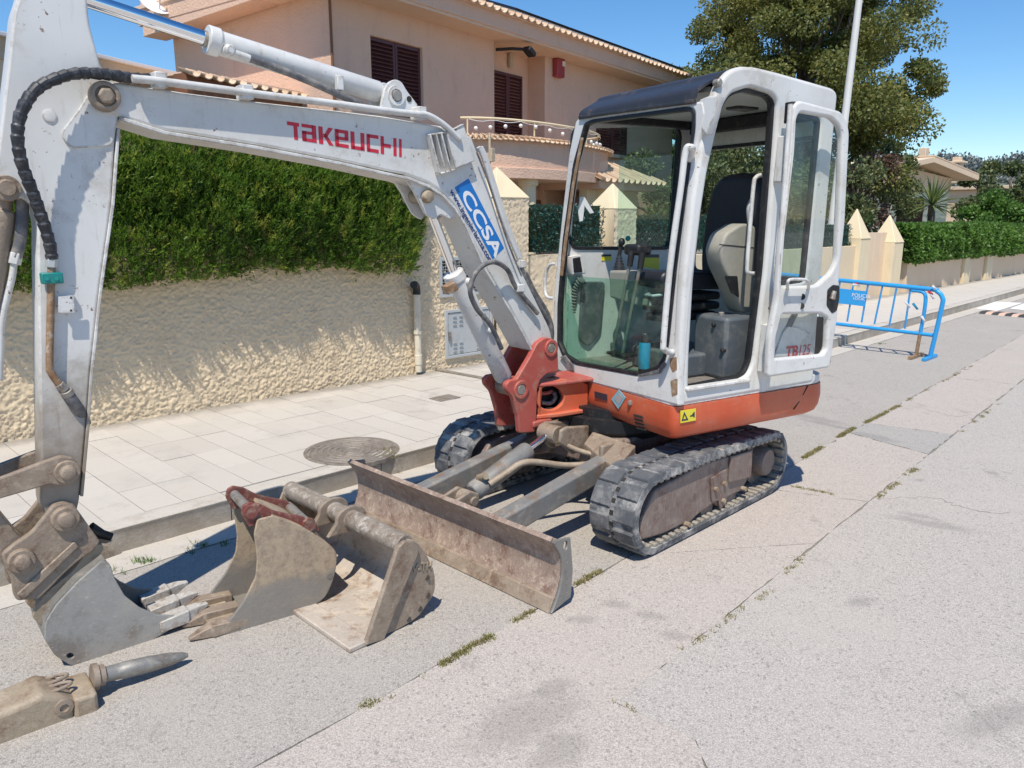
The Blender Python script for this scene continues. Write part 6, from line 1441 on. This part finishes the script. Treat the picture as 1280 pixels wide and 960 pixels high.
MB().tube([pl2(-.05, sl_+.1, szb-.05), pl2(.0, sl_+.12, szb-.055), pl2(.0, .30, szb-.055), pl2(-.05, .32, szb-.05)], .008, 8).build('seat_lever', M['galv'], ex)
MB().box(pl2(-.30, .24, .83), UF, UL, Z1, .40, .44, .13).build('seat_base', M['grey'], ex, .015)
# grey locker by the door
lkz = UP.xy(905, 398, .60)[1]
lf0, lf1 = UP.xy(907, 430, .60)[0], UP.xy(941, 430, .60)[0]; ll0 = UFV.xy(866, 430, lf0)[0]
lo_ = MB().box(pl2((lf0+lf1)/2, (.60+ll0)/2, (.765+lkz)/2), UF, UL, Z1, lf0-lf1, .60-ll0, lkz-.765).build('locker', M['grey'], ex, .02)
for px, py in ((893, 406), (904, 438)): MB()._lathe(UFV.at(px, py, lf0), UF, [(-.01, .013), (.012, .012), (.016, .008), (.016, .002)], 12).build('knob', M['black'], lo_)
MB()._lathe(pl2(lf0-.06, .5, lkz-.005), A3(0, 0, 1), [(0, .016), (.02, .016), (.024, .01), (.024, .002)], 12).build('cap', M['pin'], lo_)
# left console, grab rails
cq = UP.poly([(897, 312), (904, 292), (925, 279), (941, 281), (945, 302), (940, 388), (926, 392), (914, 362), (900, 332)], .52)
co = plate('side_console', UP, rnd(cq, .03, 4), .42, .54, M['beige'], ex, .015, br=3)
plate('console_grip', UP, rnd(UP.poly([(906, 345), (922, 345), (924, 372), (914, 366)], .545), .008, 3), .54, .546, M['black'], co, .002)
plate('console_split', UP, UP.poly([(900, 305), (943, 309), (943, 310.5), (900, 306.5)], .545), .5395, .542, M['darkin'], co, .0005)
MB().tube(cr([UP.at(x, y, .63) for x, y in ((944, 342), (936, 341), (934, 334), (937, 290), (942, 232), (945, 222), (951, 219), (962, 219))], 6), .011, 12).build('grab_rail', M['white'], ex)
MB().tube(cr([UP.at(x, y, .5) for x, y in ((938, 282), (936, 262), (940, 250))], 5), .014, 10).build('lever', M['galv'], co)
hrp = [(862, 200, .0), (866, 187, .03), (863, 184, .06), (857, 189, .075), (851, 235, .08), (838, 330, .08), (829.5, 425, .08), (830.5, 436, .07), (836, 440, .03), (842, 440, .0)]
MB().tube(cr([UFR.at(x, y, o) for x, y, o in hrp], 7), .0155, 14).build('hand_rail', M['white'], ex)
gp = [UFR.at(*p, .02) for p in ((695, 330), (688, 331), (683, 340), (681, 360), (684, 371), (692, 373))]
MB().tube(cr([p-UL*.0 for p in gp], 6), .010, 12).build('grab_handle', M['white'], ex)
# controls
def F_(px, py, f=.0): return UFV.at(px, py, f)
rc = UFV.poly([(761, 338), (806, 340), (813, 384), (796, 383), (762, 372)], -.05)
plate('control_console', UFV, rnd(rc, .015, 3), -.28, -.05, M['beige'], ex, .012)
js = MB()
for k in range(6): js.tube([F_(774, 339-k*3.6, -.12), F_(774, 336-k*3.6, -.12)], [.040-.005*k, .037-.005*k], 16)
js.tube([F_(774, 320, -.12), F_(776, 306, -.12)], [.010, .015], 12); jo = js.build('joystick', M['black'], ex)
MB()._lathe(F_(777, 303, -.12)-A3(0, 0, .022), A3(0, 0, 1), [(.024-.024*math.cos(math.pi*q/8), .021*math.sin(math.pi*q/8)) for q in range(9)], 16).build('knob', M['black'], jo)
MB()._lathe(F_(785, 298, -.16)-A3(0, 0, .016), A3(0, 0, 1), [(.016-.016*math.cos(math.pi*q/8), .016*math.sin(math.pi*q/8)) for q in range(9)], 16).build('green_knob', M['teal'], jo)
for p, q in (((787, 330), (766, 440)), ((800, 333), (778, 443))):
    lv_ = MB().tube([F_(*p, .04), F_(*q, .07)], .010, 12).build('travel_lever', M['bluegrey'], ex)
    MB().tube([F_(p[0], p[1]+3, .04), F_(p[0]+3, p[1]-17, .03)], [.016, .019], 12).build('grip', M['black'], lv_)
    MB().box(F_(q[0]+5, q[1]+1, .08), UL, UF, Z1, .075, .10, .018).build('pedal', M['black'], lv_, .006)
MB().box(F_(797, 312, -.02), UL, UF, Z1, .13, .10, .06).build('monitor', M['black'], ex, .015)
MB().box(F_(735, 322, -.28), UL, UF, Z1, .05, .05, .05).build('bracket', M['black'], ex, .01)
plate('speaker_panel', UP, rnd(UP.poly([(713, 321), (727, 318), (733, 342), (715, 344)], RW+.05), .01, 2), RW, RW+.05, M['white'], ex, .006)
plate('speaker', UP, rnd(UP.poly([(716, 323), (725, 321), (728, 340), (717.5, 341)], RW+.053), .006, 2), RW+.05, RW+.055, M['black'], ex, .001)
for q in ([(752, 318), (764, 318), (764, 326), (752, 326)], [(806, 318), (824, 318), (824, 337), (804, 334)]): plate('caution_label', UP, UP.poly(q, RW+.002), RW, RW+.003, M['decalyellow'], rwp, .0005)
for q in ([(752, 318), (764, 318), (764, 320.5), (752, 320.5)], [(806, 318), (824, 318), (824, 322), (806, 322)]): plate('caution_label', UP, UP.poly(q, RW+.005), RW+.003, RW+.005, M['decalgrey'], rwp, .0005)
plate('inner_panel', UP, rnd(UP.poly([(728, 352), (757, 352), (752, 415), (736, 434), (724, 425)], RW+.02), .03, 3), RW, RW+.02, M['grey'], rwp, .008)
hs_ = cr([F_(727, 349, .05), F_(719, 362, .06), F_(715, 390, .06), F_(713.5, 428, .05)], 16)
lens = np.r_[0, np.cumsum([np.linalg.norm(b-a) for a, b in zip(hs_[:-1], hs_[1:])])]; ss = np.arange(0, lens[-1], .004)
MB().tube(np.stack([np.interp(ss, lens, [p[i] for p in hs_]) for i in range(3)], 1), [.024+.004*math.sin(s*2*math.pi/.02) for s in ss], 14).build('corrugated_duct', M['hosegrey'], ex)
plate('tape_strip', UP, UP.poly([(726, 246), (731, 246), (741, 263), (743, 266), (738, 267), (731, 257), (729, 276), (725, 277), (723, 262)], RW+.02), RW+.012, RW+.018, M['tape'], rwp, .001)
# ---- door, folded back along the cab side
DO = .80
dq = [(1000, 125), (1052, 139), (1060, 152), (1062.5, 166), (1057, 278), (1049.5, 349), (1047.5, 397), (1041.6, 437), (1037.6, 460), (960.5, 472), (962.5, 421), (972, 373), (978, 294), (990, 191), (993, 132)]
du = [(1000, 140), (1040, 147), (1051, 158), (1053.5, 172), (1050, 258), (1047, 325), (1040, 341), (1022, 357), (976.5, 358), (978.5, 318), (990, 219), (996, 150)]
dl = [(978, 393), (1026, 392), (1036, 398), (1034, 436), (1030, 443), (968, 448.5), (970, 425)]
dor = thing_door = plate('door', UP, [rnd(UP.poly(dq, DO+.04), .025, 4), rnd(UP.poly(du, DO+.04), .03, 4), rnd(UP.poly(dl, DO+.04), .015, 4)], DO, DO+.04, M['white'], ex, .014, br=3)
d2_ = rnd(UP.poly(du, DO+.04), .03, 4)
plate('door_glass', UP, inset(d2_, -.006), DO+.012, DO+.017, M['glass'], dor, .001)
plate('lower_door_glass', UP, inset(rnd(UP.poly(dl, DO+.04), .015, 4), -.006), DO+.012, DO+.017, M['glass'], dor, .001)
MB().tube(cr([UP.at(*p, DO+.04+o) for *p, o in ((984.5, 361, 0), (984.5, 354, .04), (988, 349.5, .045), (1006, 349.5, .045), (1010, 353, .04), (1010.5, 361, 0))], 5), .008, 10).build('door_handle', M['white'], dor)
lo2 = rnd(UP.poly([(1034, 362), (1041, 356), (1049, 357), (1049, 372), (1046, 388), (1040, 392), (1033, 382)], DO+.04), .012, 4)
lkk = plate('lock_recess', UP, lo2, DO+.035, DO+.043, M['black'], dor, .002)
MB().tube([UP.at(1040, 374, DO+.05), UP.at(1043, 364, DO+.05)], [.016, .012], 10).build('latch', M['pin'], lkk)
for p in ((1002.5, 371), (1001.5, 382.5)): MB().cyl(UP.at(*p, DO+.036), UP.at(*p, DO+.0415), .017, n=16).build('door_hole', M['darkin'], dor)  # dark discs in place of holes, shade included in their colour
for (x0_, y0_), (x1_, y1_) in (((983, 170), (977, 228)), ((962, 405), (956, 465))):
    a, b = UP.at(x0_, y0_, OS+.03), UP.at(x1_, y1_, OS+.03); h_ = MB().box((a+b)/2, UF, UL, b-a, .06, .06, 1).build('hinge', M['white'], ex, .006)
    for t in (.2, .5, .8): MB().cyl(a+(b-a)*t+UL*.028, a+(b-a)*t+UL*.036, .008, n=10).build('bolt', M['mud'], h_)
MB().tube([UP.at(988, 130, DO+.02), UP.at(963, 470, DO+.02)], .012, 10).build('hinge_bar', M['white'], ex)
MB().box(UP.at(989, 141, DO), UF, UL, Z1, .045, .05, .10).build('hinge_stop', M['black'], ex, .005)
# lettering behind the lower door window
bq = UP.poly([(986, 447), (1000, 392), (1014, 402), (1016, 444)], OS)
plate('side_panel', UP, rnd(UP.poly([(968, 447), (980, 415), (985, 408), (1000, 410), (1014, 418), (1018, 446)], OS+.012), .01, 3), OS+.001, OS+.010, M['white'], ex, .002)
plate('side_stripe', UP, UP.poly([(972, 446), (966, 446), (990, 392), (998, 392)], OS+.004), OS+.0005, OS+.004, M['grey'], ex, .001)
O_, E_, Q_ = UP.at(981.5, 447, OS+.012), UP.at(1014, 442.5, OS+.012), UP.at(983, 433, OS+.012)
exv = E_-O_; wd_ = np.linalg.norm(exv); exv /= wd_; hgt = (Q_-O_)[2]
text('lettering', 'TB', O_, exv, A3(0, 0, 1)+exv*.12, UL, M['decalred'], ex, hgt*1.38, .001, 0, .032, 1, 1.0)
text('lettering', '125', O_+exv*wd_*.46, exv, A3(0, 0, 1)+exv*.12, UL, M['decalred'], ex, hgt*1.38, .001, 0, -.008, .95, .86)
# engine cover behind the cab
MB().loft([[pl2(f, l, z_) for f, l in rnd([(-.85, .66, 0), (-.97, .60, 0), (-1.03, 0, 0), (-.95, -.4, 0), (-.85, -.5, 0)], .06, 4) for f, l in [(f, l)]] if False else [pl2(p[0], p[1], z_) for p in rnd([(-.85, .70, 0), (-.955, .64, 0), (-1.03, 0, 0), (-.95, -.42, 0), (-.85, -.5, 0)], .05, 4)] for z_ in (.75, 1.17, 1.20)]).build('engine_cover', M['white'], ex, .012)
MB().box(UP.at(1028, 425, .70), UF, UL, Z1, .05, .10, .26).build('rear_grille', M['black'], ex, .006)

# ================================================================== LOOSE THINGS
cnp = UFV.at(805, 461, -.06); can = thing('spray_can', 'small bright blue can with dark top standing on the cab floor behind the lower windscreen', 'can', cnp)
ch_ = UFV.at(805, 416, -.06)[2]-cnp[2]
MB()._lathe(cnp, A3(0, 0, 1), [(0, .030), (.004, .034), (ch_*.68, .034), (ch_*.74, .030)], 24).build('body', M['can'], can)
MB()._lathe(cnp+A3(0, 0, ch_*.74), A3(0, 0, 1), [(0, .027), (ch_*.2, .026), (ch_*.26, .018), (ch_*.26, .002)], 20).build('cap', M['canclear'], can)
# --- toothed digging bucket
ga_, gb_ = g0(274, 796), g0(383, 764); du_ = gb_-ga_; du_ /= np.linalg.norm(du_); dn_ = A3(du_[1], -du_[0], 0); dn_ = dn_ if dn_@A3(0, -1, 0) > 0 else -dn_
D1 = Plane(ga_, du_, dn_)
b1 = thing('digging_bucket', 'toothed digging bucket with red hanger ears lying sideways on its base nearest the dozer blade bucket', 'bucket', ga_)
b1['label'] = 'narrow dusty digging bucket with teeth and red hanger ears resting on the road'
W1 = .30
p1 = [(318, 668), (322, 650), (342, 645), (375, 657), (407, 677), (420, 690), (421, 704), (417, 724), (407, 746), (384, 764), (345, 776), (300, 789), (272, 796), (284, 780), (305, 752), (320, 722), (322, 700)]
x1 = rnd(D1.poly(p1, 0), .012, 3)
plate('side_plate', D1, x1, -.014, 0, M['dig'], b1, .003); plate('side_plate', D1, x1, -W1, -W1+.014, M['dig'], b1, .003)
s1 = D1.poly([(342, 645), (375, 657), (407, 677), (420, 690), (421, 704), (417, 724), (407, 746), (384, 764), (345, 776), (300, 789), (272, 796)], 0); s1 = [A3(*p, 0) for p in s1]; s1 = [A3(*p) for p in cr([tuple(p) for p in s1], 4)]
i1 = nrm2(s1, .014) if nrm2(s1, .014)[12][0] < s1[12][0] else nrm2(s1, -.014)
MB().loft([[D1.pt(a[0], a[1], -.004), D1.pt(a[0], a[1], -W1+.004), D1.pt(b[0], b[1], -W1+.004), D1.pt(b[0], b[1], -.004)] for a, b in zip(s1, i1)]).build('shell', M['dig'], b1, ang=40)
ear = rnd(D1.poly([(299, 640), (301, 630), (308, 625), (322, 627), (340, 636), (358, 640), (375, 643), (393, 652), (397, 660), (385, 664), (368, 660), (350, 650), (322, 652), (308, 656)], -.06), .008, 3)
for o in (-.045, -W1+.025): plate('hanger_ear', D1, ear, o, o+.020, M['oldred'], b1, .004)
e1_ = D1.xy(311, 637, -.05); e2_ = D1.xy(383, 653, -.05)
for e_ in (e1_, e2_):
    MB().cyl(D1.pt(*e_, -W1+.02), D1.pt(*e_, -.02), .020, n=16).build('hanger_pin', M['pin'], b1)
    MB()._lathe(D1.pt(*e_, -.026), D1.n, [(0, .03), (.012, .028), (.012, .002)], 16).build('pin_boss', M['oldred'], b1)
hd = D1.xy(412, 720, 0); MB().cyl(D1.pt(*hd, -.002), D1.pt(*hd, .003), .013, n=14).build('drain_hole', M['tan'], b1)
lip = MB().box(D1.at(285, 790, 0)-D1.n*W1/2+A3(0, 0, .004), D1.u, D1.n, Z1, .11, W1, .022).build('lip', M['dust'], b1, .005)
for o in (-.03, -.15, -.27):
    a, b, tp_ = D1.at(312, 787, 0)+D1.n*o, D1.at(268, 797, 0)+D1.n*o, D1.at(238, 804, 0)+D1.n*o
    a[2] = b[2] = .028; tp_[2] = .012; d = tp_-b
    MB().loft([[p+D1.n*w*x+A3(0, 0, 1)*h_*y for x, y in ((-1, -1), (1, -1), (1, 1), (-1, 1))] for p, w, h_ in ((a, .030, .018), (b, .032, .026), (b+d*.06, .026, .024), (b+d*.5, .020, .016), (tp_, .012, .005))]).build('tooth', M['mud'], b1, .004)
# --- wide grading bucket
b2 = thing('grading_bucket', 'wide toothless bucket lying open with scraped pale floor beside the dozer blade', 'bucket', Wm(-.45, -.05, 0))
E2 = Plane(Wm(-.45, .40, 0), MB_, ML_)
pr_ = E2.poly([(500, 684), (512, 676), (522, 678), (533, 693), (543, 715), (543.5, 740), (533, 757), (523, 771), (503, 784), (478, 796), (456, 806)], 0)
prz = [(max(-.27, x), max(.0, z_)) for x, z_ in pr_]
L2 = .93
ends = rnd(prz, .02, 3)
en = plate('end_plate', E2, ends, -.014, 0, M['mud'], b2, .003)
plate('end_plate', E2, ends, -L2, -L2+.014, M['dust'], b2, .003)
shl = [A3(*p, 0) for p in prz[1:]]; shl = [A3(*p) for p in cr([tuple(p) for p in shl], 4)]
ish = nrm2(shl, .014) if nrm2(shl, .014)[14][0] < shl[14][0] else nrm2(shl, -.014)
MB().loft([[E2.pt(a[0], a[1], -.004), E2.pt(a[0], a[1], -L2+.004), E2.pt(b[0], b[1], -L2+.004), E2.pt(b[0], b[1], -.004)] for a, b in zip(shl, ish)]).build('shell', M['shine'], b2, ang=40)
tz = E2.xy(510, 683, 0); MB().cyl(E2.pt(tz[0], tz[1], -L2), E2.pt(tz[0], tz[1], -.02), .042, n=22).build('top_tube', M['peel'], b2, .004)
br2 = [E2.at(*p, .006) for p in ((505, 676), (521, 678), (522, 690), (479, 800), (462, 806))]
plate('edge_bar', E2, rnd(E2.poly([(497, 683), (506, 676), (520, 677), (522, 690), (479, 799), (456, 806)], .012), .006, 2), -.004, .020, M['mud'], b2, .004)
la_, lb__ = E2.pt(-.265, .012, .01), E2.pt(-.265, .012, -L2)
MB().box((la_+lb__)/2, lb__-la_, MB_, Z1, 1, .10, .022).build('lip', M['shine'], b2, .005)
for px, py in ((534, 722), (535, 744), (525, 761), (511, 774)): MB().cyl(E2.at(px, py, -.001), E2.at(px, py, .003), .011, n=12).build('bolt_hole', M['darkin'], en)
O_ = E2.at(514, 716, .0005); e_ = E2.at(541, 711, .0005)-O_; wd2 = np.linalg.norm(e_); e_ /= wd2; u2 = A3(0, 0, 1)-e_*(e_[2]); u2 /= np.linalg.norm(u2)
text('lettering', 'V-TH', O_, e_, u2, ML_, M['dust'], en, .052, .008, 0, .012, 1, wd2/.125)
er = rnd(E2.poly([(497, 690), (500, 672), (520, 668), (530, 685), (520, 700)], -.3), .02, 3)
for o in (-.42, -.56):
    ctr = E2.pt(tz[0], tz[1], o); ang_ = np.linspace(-.3, 3.3, 12)
    pts = [(tz[0]+.075*math.cos(t), tz[1]+.05*math.sin(t)+.01) for t in ang_]+[(tz[0]-.12, tz[1]-.05), (tz[0]+.1, tz[1]-.06)]
    plate('hanger_ear', E2, pts, o, o+.022, M['mud'], b2, .004)
# --- hydraulic breaker
hb0 = A3(-1.34, 2.36, .085); hd_ = g0(235, 832)-g0(0, 916); hd_ /= np.linalg.norm(hd_); hn_ = A3(hd_[1], -hd_[0], 0)
hbk = thing('hydraulic_breaker', 'dusty brown hydraulic breaker with its pointed chisel lying on the road', 'breaker', A3(-1.45, 2.25, 0))
HP = Plane(g0(0, 930), hd_, hn_ if hn_@A3(0, -1, 0) > 0 else -hn_)
HW = .155
def hx_(pts, o0, o1, nm, m, bv=.012, par=hbk, r=.01): return plate(nm, HP, rnd(HP.poly(pts, 0), r, 3), o0, o1, m, par, bv, br=2)
body = hx_([(-190, 950), (-60, 910), (0, 892), (38, 876), (52, 868), (76, 870), (96, 876), (94, 908), (60, 921), (0, 946), (-190, 1030)], -HW, 0, 'body', M['dust'], .02)
hx_([(92, 873), (121, 864), (124, 890), (120, 893), (94, 909)], -HW-.008, .012, 'front_head', M['dust'], .012)
tc = HP.xy(130, 862, -HW/2); tcz = tc[1]
ax_ = HP.u; s0_ = HP.xy(118, 872, -HW/2)
t0_ = HP.pt(s0_[0], .075, -HW/2); tipx = HP.xy(236, 831, -HW/2)[0]; tip_ = HP.pt(tipx, .035, -HW/2); ad = (tip_-t0_); AL = np.linalg.norm(ad); ad /= AL
MB()._lathe(t0_, ad, [(0, .046), (AL*.055, .046), (AL*.06, .038), (AL*.12, .036), (AL*.125, .03)], 24).build('retainer', M['mud'], hbk)
MB()._lathe(t0_, ad, [(AL*.1, .027), (AL*.22, .027), (AL*.30, .028), (AL*.31, .030), (AL*.55, .029), (AL*.80, .024), (AL*.94, .015), (AL, .007), (AL*1.003, .002)], 24).build('chisel', M['worn'], hbk)
for k in range(2):
    c = HP.at(58+k*8, 842+k*9, -.06-.06*0)+HP.n*(-.03+k*.05); zc_ = HP.xy(60, 868)[1]
    oc = HP.pt(HP.xy(62, 850)[0]-.01, zc_-.014, -.11+k*.06)
    pts = [oc+HP.u*(.045*math.cos(t)+(.03 if math.cos(t) > 0 else -.03))+HP.n*.018*math.sin(t) for t in np.linspace(0, 2*math.pi, 20, endpoint=False)]
    MB().tube(pts+[pts[0]], .006, 8).build('clip', M['mud'], body)
bo_ = HP.xy(80, 884, .0); MB()._lathe(HP.pt(*bo_, -.002), HP.n, [(0, .03), (.008, .028), (.010, .014), (.004, .012), (.004, .002)], 18).build('bolt', M['mud'], body)
